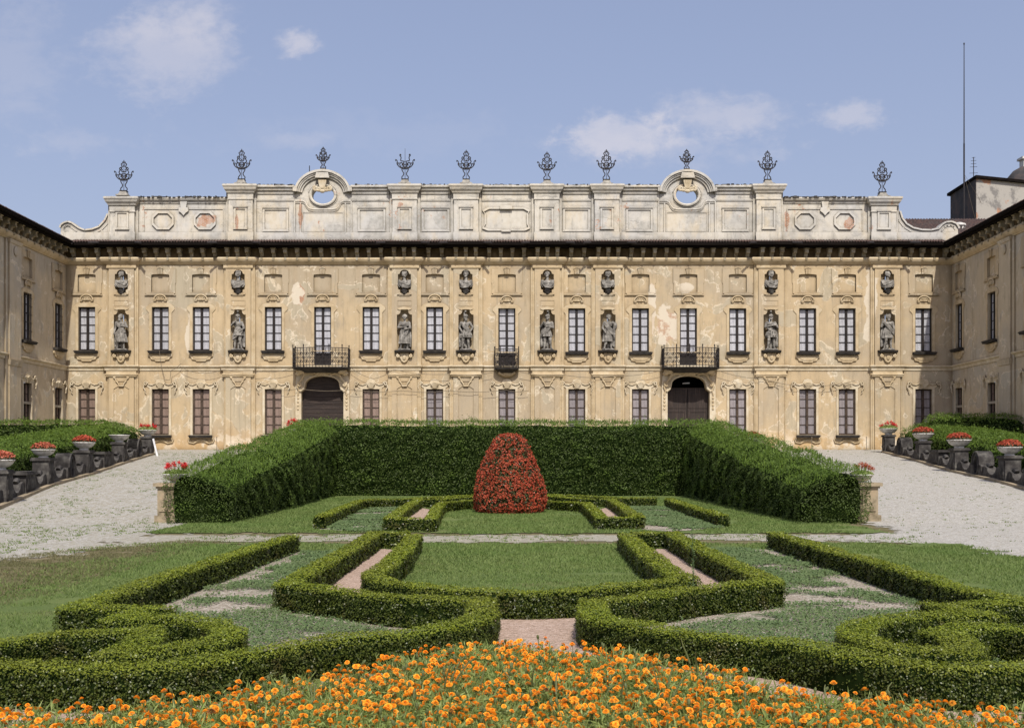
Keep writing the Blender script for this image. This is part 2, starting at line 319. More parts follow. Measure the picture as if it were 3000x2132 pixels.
# leaves
M['box'] = leafmat('box_leaves', (0.29, 0.33, 0.028), (0.15, 0.20, 0.018), 0.30, 0.38, 0.3, (0.18, 0.16, 0.025), 0.35, shaded_old=(0.085, 0.112, 0.016))
M['yew'] = leafmat('hornbeam_leaves', (0.175, 0.255, 0.042), (0.09, 0.15, 0.024), 0.32, 0.5, 0.3, (0.08, 0.13, 0.03), 0.2, shaded_old=(0.078, 0.112, 0.026))
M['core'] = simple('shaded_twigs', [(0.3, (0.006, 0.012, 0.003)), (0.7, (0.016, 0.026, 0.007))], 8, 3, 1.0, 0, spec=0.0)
M['cover'] = leafmat('clover_leaves', (0.15, 0.21, 0.085), (0.08, 0.13, 0.048), 0.25, 0.6, 0.3, (0.17, 0.19, 0.09), 0.15)
M['grass'] = leafmat('grass_blades', (0.235, 0.285, 0.095), (0.115, 0.17, 0.048), 0.3, 0.6, 0.6, (0.13, 0.21, 0.05), 0.15, 0.6)
M['dry'] = leafmat('dry_grass_blades', (0.26, 0.22, 0.12), (0.14, 0.145, 0.065), 0.3, 0.6, 0.5, (0.13, 0.15, 0.06), 0.15)
M['straw'] = leafmat('seeding_grass', (0.20, 0.21, 0.08), (0.11, 0.15, 0.05), 0.3, 0.6, 0.2)
M['mleaf'] = leafmat('marigold_leaves', (0.36, 0.43, 0.13), (0.17, 0.24, 0.065), 0.4, 0.5, 0.3, (0.28, 0.32, 0.12))
M['orange'] = leafmat('marigold_petals', (1.0, 0.56, 0.06), (1.0, 0.40, 0.03), 0.3, 0.6, 0.35, (1.0, 0.62, 0.10), 0.1, 2.0)
M['begonia'] = leafmat('red_blossoms', (0.52, 0.105, 0.05), (0.28, 0.042, 0.022), 0.2, 0.5, 0.25, (0.48, 0.14, 0.075), 0.2)
M['bronze'] = leafmat('bronze_green_leaves', (0.085, 0.115, 0.04), (0.10, 0.045, 0.025), 0.2, 0.45, 0.2)
M['geranium'] = leafmat('geranium_blossoms', (0.75, 0.03, 0.03), (0.5, 0.015, 0.02), 0.2, 0.5, 0.1)
M['rust'] = leafmat('orange_red_blossoms', (0.58, 0.16, 0.085), (0.36, 0.07, 0.04), 0.2, 0.5, 0.3, (0.34, 0.14, 0.07))

# ------------------------------------------------------------------ mesh building
class MB:
    def __init__(s): s.v = []; s.f = []; s.mi = []
    def add(s, vs, fs, mi=0):
        o = len(s.v); s.v.extend([tuple(v) for v in vs]); s.f.extend([tuple(i + o for i in f) for f in fs]); s.mi.extend([mi] * len(fs)); return s
    def box(s, x0, x1, y0, y1, z0, z1, mi=0):
        return s.add([(x0,y0,z0),(x1,y0,z0),(x1,y1,z0),(x0,y1,z0),(x0,y0,z1),(x1,y0,z1),(x1,y1,z1),(x0,y1,z1)],
              [(0,3,2,1),(4,5,6,7),(0,1,5,4),(1,2,6,5),(2,3,7,6),(3,0,4,7)], mi)
    def plate(s, outer, holes, yf, depth, back=True, mi=0):
        loops = [outer] + list(holes)
        tris = tessellate_polygon([[Vector((x, z, 0)) for x, z in lp] for lp in loops])
        flat = [p for lp in loops for p in lp]
        n = len(flat)
        vs = [(x, yf, z) for x, z in flat] + [(x, yf + depth, z) for x, z in flat]
        fs = [tuple(t) for t in tris]
        if back: fs += [tuple(i + n for i in t) for t in tris]
        o = 0
        for lp in loops:
            k = len(lp)
            for i in range(k): fs.append((o + i, o + (i + 1) % k, o + n + (i + 1) % k, o + n + i))
            o += k
        return s.add(vs, fs, mi)
    def tube(s, pts, r, k=6, mi=0, caps=True, r2=None):
        pts = [Vector(p) for p in pts]; n = len(pts); vs = []; fs = []
        up = None
        for i, p in enumerate(pts):
            t = (pts[min(i + 1, n - 1)] - pts[max(i - 1, 0)])
            if t.length < 1e-9: t = Vector((0, 0, 1))
            t.normalize()
            if up is None: up = Vector((0, 0, 1)) if abs(t.z) < 0.9 else Vector((1, 0, 0))
            a = t.cross(up)
            if a.length < 1e-6: a = t.cross(Vector((0.3, 1, 0.2)))
            a.normalize(); b = a.cross(t).normalized(); up = b
            rr = r if r2 is None else lerp(r, r2, i / max(1, n - 1))
            for j in range(k):
                w = 2 * PI * j / k; vs.append(p + a * (math.cos(w) * rr) + b * (math.sin(w) * rr))
        for i in range(n - 1):
            for j in range(k):
                fs.append((i*k + j, i*k + (j+1) % k, (i+1)*k + (j+1) % k, (i+1)*k + j))
        if caps: fs += [tuple(range(k)), tuple(range((n-1)*k, n*k))]
        return s.add(vs, fs, mi)
    def lathe(s, prof, c=(0, 0, 0), k=20, mi=0, mod=None):
        vs = []; fs = []
        for r, z in prof:
            for j in range(k):
                w = 2*PI*j/k; rr = r * (mod(w, z) if mod else 1)
                vs.append((c[0] + rr*math.cos(w), c[1] + rr*math.sin(w), c[2] + z))
        n = len(prof)
        for i in range(n - 1):
            for j in range(k): fs.append((i*k+j, i*k+(j+1)%k, (i+1)*k+(j+1)%k, (i+1)*k+j))
        fs += [tuple(range(k)), tuple(range((n-1)*k, n*k))]
        return s.add(vs, fs, mi)
    def ell(s, c, r, k=12, rot=0.0, mi=0):
        prof = [(math.sin(PI*i/8), -math.cos(PI*i/8)) for i in range(9)]
        vs = []; fs = []
        cr, sr = math.cos(rot), math.sin(rot)
        for a, z in prof:
            a = max(a, 0.02)
            for j in range(k):
                w = 2*PI*j/k; x = a*math.cos(w)*r[0]; y = a*math.sin(w)*r[1]; zz = z*r[2]
                x, zz = x*cr + zz*sr, -x*sr + zz*cr
                vs.append((c[0]+x, c[1]+y, c[2]+zz))
        for i in range(8):
            for j in range(k): fs.append((i*k+j, i*k+(j+1)%k, (i+1)*k+(j+1)%k, (i+1)*k+j))
        fs += [tuple(range(k)), tuple(range(8*k, 9*k))]
        return s.add(vs, fs, mi)
    def sweep(s, path, prof, closed_prof=True, mi=0, closed_path=False):
        """profile (out, z) carried along a plan path; out points to the right of the walking direction"""
        n = len(path); vs = []; fs = []; k = len(prof)
        def nrm(a, b):
            dx, dy = b[0]-a[0], b[1]-a[1]; l = math.hypot(dx, dy) or 1e-9; return (dy/l, -dx/l)
        for i in range(n):
            if closed_path: n1 = nrm(path[i-1], path[i]); n2 = nrm(path[i], path[(i+1) % n])
            else:
                n1 = nrm(path[max(i-1, 0)], path[max(i, 1)]); n2 = nrm(path[min(i, n-2)], path[min(i+1, n-1)])
            mx, my = n1[0]+n2[0], n1[1]+n2[1]; l2 = mx*mx + my*my
            mx, my = (mx*2/l2, my*2/l2) if l2 > 0.2 else n1
            for o, z in prof: vs.append((path[i][0] + mx*o, path[i][1] + my*o, z))
        kk = k if closed_prof else k - 1
        for i in range(n if closed_path else n - 1):
            i2 = (i+1) % n
            for j in range(kk): fs.append((i*k+j, i*k+(j+1)%k, i2*k+(j+1)%k, i2*k+j))
        if closed_prof and not closed_path: fs += [tuple(range(k)), tuple(range((n-1)*k, n*k))]
        return s.add(vs, fs, mi)
    def xf(s, mat, start=0):
        for i in range(start, len(s.v)): s.v[i] = tuple(mat @ Vector(s.v[i]))
        return s
    def mesh(s, name, mats, org=(0, 0, 0), smooth=False):
        me = bpy.data.meshes.new(name)
        me.from_pydata([(v[0]-org[0], v[1]-org[1], v[2]-org[2]) for v in s.v], [], s.f)
        for m in (mats if isinstance(mats, (list, tuple)) else [mats]): me.materials.append(m)
        if any(s.mi): me.polygons.foreach_set('material_index', s.mi)
        if smooth: me.polygons.foreach_set('use_smooth', [True]*len(s.f))
        me.update(); return me
    def build(s, name, mats, parent=None, org=(0, 0, 0), smooth=False, loc=None, rotz=0):
        return link(name, s.mesh(name, mats, org, smooth), parent, loc, rotz)
def link(name, me, parent=None, loc=None, rotz=0):
    o = bpy.data.objects.new(name, me); COL.objects.link(o)
    if parent is not None: o.parent = parent
    if loc is not None: o.location = loc
    o.rotation_euler[2] = rotz
    return o
def thing(name, label, cat, loc=(0, 0, 0), group=None, rotz=0):
    o = bpy.data.objects.new(name, None); COL.objects.link(o); o.location = loc; o.rotation_euler[2] = rotz
    o.empty_display_size = 0.2
    return tag(o, label, cat, group)
def tag(o, label, cat, group=None):
    o['label'] = label; o['category'] = cat
    if group: o['group'] = group
    return o
def struct(o): o['kind'] = 'structure'; return o
def stuff(o, label=None, cat=None):
    o['kind'] = 'stuff'
    if label: o['label'] = label; o['category'] = cat
    return o
KIDS = {}
def cp(o, loc, parent=None, rotz=None, scale=None):
    c = o.copy(); COL.objects.link(c); c.parent = parent if parent is not None else o.parent
    c.location = loc
    if rotz is not None: c.rotation_euler[2] = rotz
    if scale is not None: c.scale = scale
    for ch in o.children:
        d = ch.copy(); COL.objects.link(d); d.parent = c
    return c
# fast numpy leaf cards
def np_mesh(name, verts, nper, mats, parent=None, extra=None, lit_young=None):
    """verts: (n*nper,3) array of separate nper-gons; extra = MB core put in as second material"""
    nv = len(verts); nf = nv // nper
    cv = np.zeros((0, 3)); cl = []; cs = []
    if extra is not None:
        cv = np.array(extra.v, dtype=float).reshape(-1, 3)
        for f in extra.f: cs.append(len(f)); cl.extend([i + nv for i in f])
    me = bpy.data.meshes.new(name)
    allv = np.concatenate([verts, cv]).astype(np.float32)
    me.vertices.add(len(allv)); me.vertices.foreach_set('co', allv.ravel())
    loops = np.concatenate([np.arange(nv), np.array(cl, dtype=int)]).astype(np.int32)
    sizes = np.concatenate([np.full(nf, nper), np.array(cs, dtype=int)]).astype(np.int32)
    starts = np.concatenate([[0], np.cumsum(sizes)[:-1]]).astype(np.int32)
    me.loops.add(len(loops)); me.loops.foreach_set('vertex_index', loops)
    me.polygons.add(len(sizes)); me.polygons.foreach_set('loop_start', starts); me.polygons.foreach_set('loop_total', sizes)
    for m in (mats if isinstance(mats, (list, tuple)) else [mats]): me.materials.append(m)
    if extra is not None:
        mi = np.concatenate([np.zeros(nf), np.ones(len(cs))]).astype(np.int32); me.polygons.foreach_set('material_index', mi)
    me.update(calc_edges=True)
    if lit_young is not None:
        at_ = me.attributes.new('lit_young', 'FLOAT', 'FACE'); at_.data.foreach_set('value', np.concatenate([lit_young, np.zeros(len(cs))]).astype(np.float32))
    return link(name, me, parent)
def unit(a): return a / np.maximum(np.linalg.norm(a, axis=1, keepdims=True), 1e-9)
def cards(P, Nrm, size, width=0.5, spread=0.8, rise=0.0, droop=None):
    """leaf shaped 4-gons at P, facing roughly along Nrm, pointing every way"""
    n = len(P)
    nn = unit(Nrm + rng.normal(0, spread, (n, 3)))
    t = unit(np.cross(nn, rng.normal(0, 1, (n, 3))))
    if rise: t = unit(t + np.array([0, 0, rise]))
    b = unit(np.cross(nn, t))
    s = (size * rng.uniform(0.65, 1.25, n))[:, None] if np.isscalar(size) else (size * rng.uniform(0.65, 1.25, n))[:, None]
    w = s * width * 0.5
    v = np.empty((n, 4, 3))
    v[:, 0] = P - t * s * 0.5; v[:, 1] = P + b * w; v[:, 2] = P + t * s * 0.5; v[:, 3] = P - b * w
    return v.reshape(-1, 3)
def sample(mb, dens, faces=None):
    V = np.array(mb.v, dtype=float); tri = []
    for f in (mb.f if faces is None else faces):
        for i in range(1, len(f) - 1): tri.append((f[0], f[i], f[i+1]))
    tri = np.array(tri); A, B, C = V[tri[:, 0]], V[tri[:, 1]], V[tri[:, 2]]
    cr = np.cross(B - A, C - A); ar = np.linalg.norm(cr, axis=1) / 2
    cen = (A + B + C) / 3
    d = dens(cen) if callable(dens) else np.full(len(tri), dens)
    cnt = rng.poisson(ar * d); idx = np.repeat(np.arange(len(tri)), cnt)
    r1 = np.sqrt(rng.random(len(idx)))[:, None]; r2 = rng.random(len(idx))[:, None]
    P = (1 - r1) * A[idx] + r1 * (1 - r2) * B[idx] + r1 * r2 * C[idx]
    return P, unit(cr)[idx]
def resample(pts, step):
    out = []
    for a, b in zip(pts[:-1], pts[1:]):
        n = max(1, int(math.hypot(b[0]-a[0], b[1]-a[1]) / step))
        for i in range(n): out.append((lerp(a[0], b[0], i/n), lerp(a[1], b[1], i/n)))
    out.append(pts[-1]); return out
def smooth_path(pts, step=0.12, it=6, closed=False):
    p = np.array(resample(list(pts) + ([pts[0]] if closed else []), step))
    if closed: p = p[:-1]
    src = p.copy(); lock = np.zeros(len(p), bool); n_ = len(pts)
    for i in range(n_):
        if not closed and i in (0, n_-1): continue
        a, b, c = (Vector(pts[i-1]), Vector(pts[i]), Vector(pts[(i+1) % n_]))
        if (b-a).length > .09 and (c-b).length > .07 and (b-a).angle(c-b) > .70: lock[np.argmin(((src - np.array(pts[i]))**2).sum(1))] = True
    for _ in range(12):
        q = p.copy()
        if closed: q = 0.5*p + 0.25*(np.roll(p, 1, 0) + np.roll(p, -1, 0))
        else: q[1:-1] = 0.5*p[1:-1] + 0.25*(p[:-2] + p[2:])
        q[lock] = src[lock]; p = q
    return [tuple(q) for q in p]
    for _ in range(it):
        if closed: p = 0.5*p + 0.25*(np.roll(p, 1, 0) + np.roll(p, -1, 0))
        else: p[1:-1] = 0.5*p[1:-1] + 0.25*(p[:-2] + p[2:])
    return [tuple(q) for q in p]
def inpoly(x, y, poly):
    ins = np.zeros(x.shape, bool); n = len(poly)
    for i in range(n):
        x1, y1 = poly[i]; x2, y2 = poly[(i+1) % n]
        if y1 == y2: continue
        c = ((y1 > y) != (y2 > y)) & (x < (x2-x1)*(y-y1)/(y2-y1) + x1); ins ^= c
    return ins
def vnoise(x, y, sc, seed=0.0):
    return np.array([noise.fractal(Vector((a*sc + seed, b*sc, seed)), 0.7, 2.0, 4) for a, b in zip(x.ravel(), y.ravel())]).reshape(x.shape)
def field(x, y, sx, sy, seed):
    """cheap smooth noise by bilinear lookup in a coarse grid"""
    g = np.random.default_rng(seed); out = np.zeros_like(x); amp = 1.0; tot = 0
    for o in range(4):
        t = g.random((256, 256)); u = (x/sx*(2**o)) % 255; v = (y/sy*(2**o)) % 255
        i = u.astype(int); j = v.astype(int); fu = u - i; fv = v - j; fu = fu*fu*(3-2*fu); fv = fv*fv*(3-2*fv)
        i2 = (i+1) % 256; j2 = (j+1) % 256
        out += amp*((t[i, j]*(1-fu) + t[i2, j]*fu)*(1-fv) + (t[i, j2]*(1-fu) + t[i2, j2]*fu)*fv); tot += amp; amp *= 0.55
    return out/tot
# ------------------------------------------------------------------ ground
def terrain(name, xs, ys, mat, dz=0.0, pred=None, par=None):
    X, Y = np.meshgrid(xs, ys)
    Z = np.array([zt(a, b) for a, b in zip(X.ravel(), Y.ravel())]) + dz
    nx, ny = len(xs), len(ys)
    V = np.stack([X.ravel(), Y.ravel(), Z], 1)
    j, i = np.meshgrid(np.arange(nx-1), np.arange(ny-1))
    q = np.stack([i*nx+j, i*nx+j+1, (i+1)*nx+j+1, (i+1)*nx+j], -1).reshape(-1, 4)
    if pred is not None:
        cx = (X[:-1, :-1] + X[1:, 1:]) / 2; cy = (Y[:-1, :-1] + Y[1:, 1:]) / 2
        q = q[pred(cx, cy).ravel()]
        used, inv = np.unique(q, return_inverse=True); V = V[used]; q = inv.reshape(-1, 4)
    me = bpy.data.meshes.new(name); me.from_pydata(V.tolist(), [], q.tolist()); me.materials.append(mat)
    me.polygons.foreach_set('use_smooth', [True]*len(q)); me.update()
    return struct(link(name, me))
def ax(a, b, st): return list(np.arange(a, b + st/2, st))
gx = [-2500, -900, -300, -120, -60, -40] + ax(-32, -11, 1.5) + ax(-10.5, -8, 0.25) + ax(-7, 8.5, 1.5) + ax(8.8, 10.8, 0.25) + ax(12, 33, 1.5) + [40, 60, 120, 300, 900, 2500]
gy = [-300, -100, -40, -15, 0, 10, 20, 26, 30] + ax(32, 50, 2) + ax(51, 54, 0.25) + ax(55, 73, 2) + [90, 150, 400, 1200, 4000]
terrain('ground', gx, gy, M['ground'])

DR_L = [(-9.6, 23.5), (-7.0, 23.2), (-7.9, 21.8), (-9.0, 19.6), (-10.6, 16), (-12.2, 12), (-17.5, 12), (-15.6, 29), (-17.3, 37), (-23.2, 70), (-23.6, 72.8), (-8.6, 72.8), (-8.6, 27), (-8.8, 25.6), (-2, 25.6), (9, 25.7), (10.4, 27), (10.4, 72.8), (26.2, 72.8),
        (25.9, 69), (20.6, 40.7), (18.5, 29), (19, 12), (11.4, 12), (10.2, 16), (9.6, 19.5), (9.3, 22.8), (7.8, 24.0), (2, 23.6), (-4, 23.6)]
def edge_noise(x, y, amp, sc=0.9): return vnoise(x, y, sc, 3.0) * amp
def pred_poly(poly, amp=0.35):
    def f(x, y):
        n1 = vnoise(x, y, 0.9, 3.1) * amp; n2 = vnoise(x, y, 0.9, 9.7) * amp
        n3 = vnoise(x, y, 4.0, 5.5) * amp * 0.7
        return inpoly(x + n1 + n3, y + n2 + n3, poly)
    return f
terrain('gravel_drive', ax(-24, 26.6, 0.16), ax(12, 72.8, 0.2), M['gravel'], 0.010, pred_poly(DR_L, 0.5))
def lawnpred(x, y):
    n = vnoise(x, y, 1.0, 6.2) * 0.5 + vnoise(x, y, 5.0, 1.2) * 0.2
    front = (y > 7) & (y + n < 23.5) & (x > -9.3 + n) & (x < 9.8 + n)
    # side lawns fan out with the drive edge
    left = (y + n < 21.4 + 0.9*(x + 9) + 1.6) & (x < -5)
    lf = (y < 23.0 + n) & ~((x < -6.75 + n*1.6 - np.clip(16 - y, 0, 9)*.12))
    back = (y > 26.2 + n*0.7) & (y < 51.4) & (x > -8.8) & (x < 9.8)
    return (front & lf) | back
terrain('lawn', ax(-12.5, 12.5, 0.14), ax(7, 51.4, 0.14), M['lawn'], 0.020, lawnpred)

# ------------------------------------------------------------------ box hedge lines (plan points)
HC = [(924,1192),(898,1228),(858,1262),(822,1286),(855,1296),(891,1299),(958,1309),(1036,1316),(1153,1319),(1270,1316),(1368,1308),(1446,1298),(1530,1290),(1496,1271),(1446,1236),(1396,1191)]
HBL = [(915,1188),(837,1188),(797,1212),(741,1244),(680,1278),(641,1300),(680,1306),(724,1309),(802,1320),(880,1331),(958,1337),(1030,1337),(1071,1337),(1078,1362),(1079,1381),(1010,1394),(958,1402),(880,1413),(781,1418),(703,1425),(624,1443),(527,1464),(390,1481),(254,1489),(117,1487),(0,1477),(-78,1466),(-180,1452)]
HBR = [(1408,1187),(1498,1187),(1576,1228),(1666,1268),(1722,1296),(1670,1303),(1603,1305),(1525,1314),(1465,1326),(1400,1334),(1365,1337),(1325,1338),(1321,1362),(1324,1379),(1368,1388),(1426,1398),(1504,1405),(1600,1418),(1720,1422),(1779,1431),(1837,1449),(1916,1468),(2013,1482),(2130,1489),(2285,1484),(2400,1480)]
HAL = [(652,1194),(507,1240),(351,1290),(230,1330),(168,1353),(273,1357),(345,1354),(297,1369),(269,1378),(351,1375),(390,1376),(460,1381),(511,1394),(533,1411),(507,1431),(429,1445),(332,1453),(262,1454),(262,1444),(297,1433),(345,1424),(358,1412),(324,1403),(234,1402),(137,1410),(39,1421),(-60,1440),(-160,1452)]
HAR = [(1728,1188),(1837,1220),(1955,1252),(2072,1287),(2189,1322),(2300,1344),(2228,1344),(2092,1345),(2142,1360),(2190,1370),(2150,1372),(2072,1369),(1994,1372),(1927,1383),(1894,1401),(1912,1424),(1974,1443),(2072,1452),(2150,1450),(2175,1440),(2150,1424),(2094,1406),(2130,1397),(2208,1394),(2285,1400),(2384,1415)]
HD = [(713,1152),(759,1133),(803,1116),(847,1113),(907,1112),(947,1110),(1007,1106),(1053,1104),(1137,1102),(1217,1102),(1289,1105),(1376,1109.5),(1464,1110.7)]
HE = [(1057,1115),(1017,1118),(985,1121),(975,1132),(962,1156),(915,1156),(869,1156),(898,1134),(934,1113),(987,1112.5),(1027,1108.5),(1057,1107.5),(1137,1105),(1217,1105),(1289,1111.5),(1362,1112),(1392,1130),(1424,1152),(1382,1153),(1343,1153),(1325,1136),(1309,1121.5),(1262,1119),(1217,1116)]
HF = [(1492,1112),(1550,1130),(1614,1149)]
def SGN(P, Nn, pa):
    """+1 where the normal points away from the hedge line, -1 otherwise"""
    out = np.ones(len(P)); st = 20000
    for a in range(0, len(P), st):
        q = P[a:a+st, :2]; d = ((q[:, None, :] - pa[None, :, :])**2).sum(2); c = pa[d.argmin(1)]
        dot = ((q - c)*Nn[a:a+st, :2]).sum(1); up = Nn[a:a+st, 2]
        out[a:a+st] = np.where(np.abs(up) > .6, np.sign(up), np.where(dot < 0, -1, 1))
    return out
def box_hedge(pts, label, w=0.325, h=0.35, closed=False):
    path = smooth_path([T(*p) for p in pts], 0.12, 5, closed)
    # profile with rounded top; small swelling from noise later
    prof = [(w*0.44, -0.05), (w*0.49, h*0.45), (w*0.5, h*0.92), (w*0.475, h*0.99), (w*0.3, h*1.01), (-w*0.3, h*1.01), (-w*0.475, h*0.99), (-w*0.5, h*0.92), (-w*0.49, h*0.45), (-w*0.44, -0.05)]
    # plan rows run left/right; orientation is unimportant for cards
    m = MB(); m.sweep(path, prof, True, 0, closed)
    vv = []
    for x, y, z in m.v:
        n = noise.noise(Vector((x*3, y*3, z*3))) * 0.026 + noise.noise(Vector((x*0.9, y*0.9, 5))) * 0.028
        vv.append((x + n, y + n, z + (n if z > 0.1 else 0)))
    m.v = vv
    def dens(c):
        d = np.maximum(c[:, 1], 8.0); s = np.clip(0.0021*d, 0.0205, 0.065); return 2.5 / (s*s)
    P, Nn = sample(m, dens)
    k = P[:, 2] > -0.02; P, Nn = P[k], Nn[k]
    cen = np.array(path); 
    sz = np.clip(0.0021*np.maximum(P[:, 1], 8.0), 0.0205, 0.065)
    # push leaves out from the core by a ragged amount
    out = np.zeros_like(P); 
    Nn = np.where((Nn[:, 2:3] < -0.3), -Nn, Nn)
    P = P + unit(Nn*1.0)*0 + rng.normal(0, 0.010, P.shape)
    stray = rng.random(len(P)) < 0.03
    P[stray, 2] += rng.uniform(0.0, 0.035, stray.sum())
    topm = Nn[:, 2] > .6; lit_amt = np.where(topm, 1.0, np.clip((P[:, 2]/h - .80)*4, 0, .8)) + rng.normal(0, .12, len(P))  # tops painted as lit new growth, sides as shaded
    # leaves grow at uneven depth, in little clumps, so the sides hold shade
    pa = np.array(path); j_ = np.array([np.argmin(((pa - q)**2).sum(1)) for q in P[::1, :2]]) if len(P) < 1 else None
    f_ = field(P[:, 0]*1.0 + P[:, 1]*.6 + 90, P[:, 2] + P[:, 1]*.4 + 60, .09, .07, 31)
    dep = (f_ - .5)*.09
    P = P + Nn*np.where(topm, dep*.35, dep)[:, None]*SGN(P, Nn, pa)[:, None]
    Nn = Nn*SGN(P, Nn, pa)[:, None]
    V = cards(P, Nn + np.where(topm, .2, .45)[:, None]*np.array([0, 0, 1.0]), sz, 0.66, 0.5)
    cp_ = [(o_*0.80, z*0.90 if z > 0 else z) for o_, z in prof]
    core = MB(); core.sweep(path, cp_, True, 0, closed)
    o = np_mesh('box_hedge', V, 4, [M['box'], M['core']], None, core, np.clip(lit_amt, 0, 1))
    return tag(o, label, 'hedge', 'clipped box hedges of the parterre')
box_hedge(HC, 'clipped box hedge curving round the near central lawn, legs reaching back to the path')
box_hedge(HBL, 'long box hedge left of the pink path gap, sweeping along behind the marigolds')
box_hedge(HBR, 'long box hedge right of the pink path gap, sweeping along behind the marigolds')
box_hedge(HAL, 'box hedge on the left running out from the path and curling into a scroll')
box_hedge(HAR, 'box hedge on the right running out from the path and curling into a scroll')
box_hedge(HD, 'low box hedge closest to the tall back hedge, passing behind the red bush')
box_hedge(HE, 'box hedge looping round two small beds either side of the red flowering bush')
box_hedge(HF, 'short straight box hedge standing alone before the right tall hedge')

# beds and gravel between the hedges
BEDS = [[T(655,1195),T(838,1190),T(741,1248),T(625,1305),T(802,1323),T(958,1340),T(1063,1342),T(1072,1362),T(958,1400),T(880,1414),T(624,1445),T(545,1440),T(533,1411),T(511,1394),T(390,1376),T(269,1378),T(345,1356),T(220,1350),T(140,1357),T(219,1333),T(507,1240)],
        [T(1728,1190),T(1498,1190),T(1576,1230),T(1738,1298),T(1603,1305),T(1465,1326),T(1330,1345),T(1368,1380),T(1504,1405),T(1720,1422),T(1837,1449),T(1905,1440),T(1894,1401),T(1994,1372),T(2150,1372),T(2092,1345),T(2280,1344),T(2072,1287)],
        [T(713,1153),T(803,1116),T(931,1112),T(869,1156),T(800,1158)], [T(1362,1112),T(1488,1112),T(1614,1150),T(1500,1157),T(1424,1153)],
        [T(-200,1455),T(-60,1440),T(137,1410),T(234,1402),T(358,1412),T(262,1444),T(262,1454),T(429,1445),T(533,1411),T(390,1376),T(269,1378),T(150,1362),T(60,1380),T(-220,1400)],
        [T(2384,1480),T(2013,1482),T(1916,1466),T(1974,1443),T(2150,1450),T(2175,1440),T(2094,1406),T(1927,1383),T(2092,1345),T(2300,1344),T(2384,1400)]]
def inany(x, y, polys):
    r = np.zeros(x.shape, bool)
    for p in polys: r |= inpoly(x, y, p)
    return r
terrain('planting_bed', ax(-9.2, 8.8, 0.1), ax(8, 44, 0.1), M['bedgravel'], 0.030, lambda x, y: inany(x, y, BEDS))
PINK = [[T(924,1192),T(837,1190),T(741,1246),T(625,1303),T(802,1321),T(958,1338),T(1063,1340),T(1153,1319),T(958,1309),T(820,1287),T(858,1262)],
        [T(1396,1191),T(1498,1190),T(1576,1230),T(1738,1298),T(1603,1305),T(1465,1326),T(1330,1342),T(1153,1319),T(1368,1308),T(1530,1290),T(1446,1236)],
        [T(1063,1338),T(1153,1316),T(1345,1338),T(1368,1380),T(1504,1405),T(1720,1422),T(1837,1449),T(2013,1482),T(2285,1484),(5.2,7.8),(5.5,4.5),(-5.5,4.5),(-5.2,7.8),T(-78,1466),T(117,1487),T(390,1481),T(624,1445),T(880,1414),T(1079,1362)],
        [T(975,1132),T(962,1156),T(869,1156),T(898,1134),T(934,1113),T(985,1121)], [T(1362,1112),T(1424,1153),T(1343,1153),T(1310,1122)]]
terrain('path', ax(-6, 6, 0.1), ax(4.5, 44, 0.1), M['pink'], 0.040, lambda x, y: inany(x, y, PINK))

# creeping ground cover in the beds, leaving gravel showing in drifts
def scatter_area(polys, bbox, dens):
    n = int((bbox[1]-bbox[0])*(bbox[3]-bbox[2])*dens)
    x = rng.uniform(bbox[0], bbox[1], n); y = rng.uniform(bbox[2], bbox[3], n)
    k = inany(x, y, polys); return x[k], y[k]
x, y = scatter_area(BEDS, (-9.2, 8.8, 8, 44), 2300)
fk = field(x + 50, y + 50, 1.5, 0.75, 5) + (field(x + 20, y + 20, .28, .28, 6) - .5)*.30
k = (fk < 0.562 + rng.normal(0, .03, len(x))) & (rng.random(len(x)) < np.clip(16/y, 0.3, 1))
def dline(x, y, line):
    q = np.array(resample([T(*p_) for p_ in line], .15)); return np.sqrt(np.min((x[:, None] - q[None, :, 0])**2 + (y[:, None] - q[None, :, 1])**2, axis=1))
dd_ = np.concatenate([np.minimum(dline(x[a_:a_+20000], y[a_:a_+20000], HAL[:4]), dline(x[a_:a_+20000], y[a_:a_+20000], HAR[:4])) for a_ in range(0, len(x), 20000)])
de_ = np.concatenate([np.minimum(dline(x[a_:a_+20000], y[a_:a_+20000], HBL[6:13]), dline(x[a_:a_+20000], y[a_:a_+20000], HBR[5:10])) for a_ in range(0, len(x), 20000)])
ff_ = field(x + 33, y + 44, .8, .8, 66)
k &= ~((dd_ < .12 + 1.25*np.clip(ff_ - .30, 0, 1)) & (rng.random(len(x)) < .93)) & ~((de_ < .15 + .55*ff_) & (rng.random(len(x)) < .85))
x, y = x[k], y[k]
P = np.stack([x, y, 0.045 + rng.uniform(0, 0.035, len(x))], 1)
V = cards(P, np.tile([0, -0.25, 1.0], (len(x), 1)), np.clip(0.0024*y, 0.03, 0.075), 0.7, 0.45)
stuff(np_mesh('ground_cover', V, 4, M['cover']), 'creeping bluish green ground cover spreading over the gravel beds', 'ground cover')

TUFTS = 'done below'
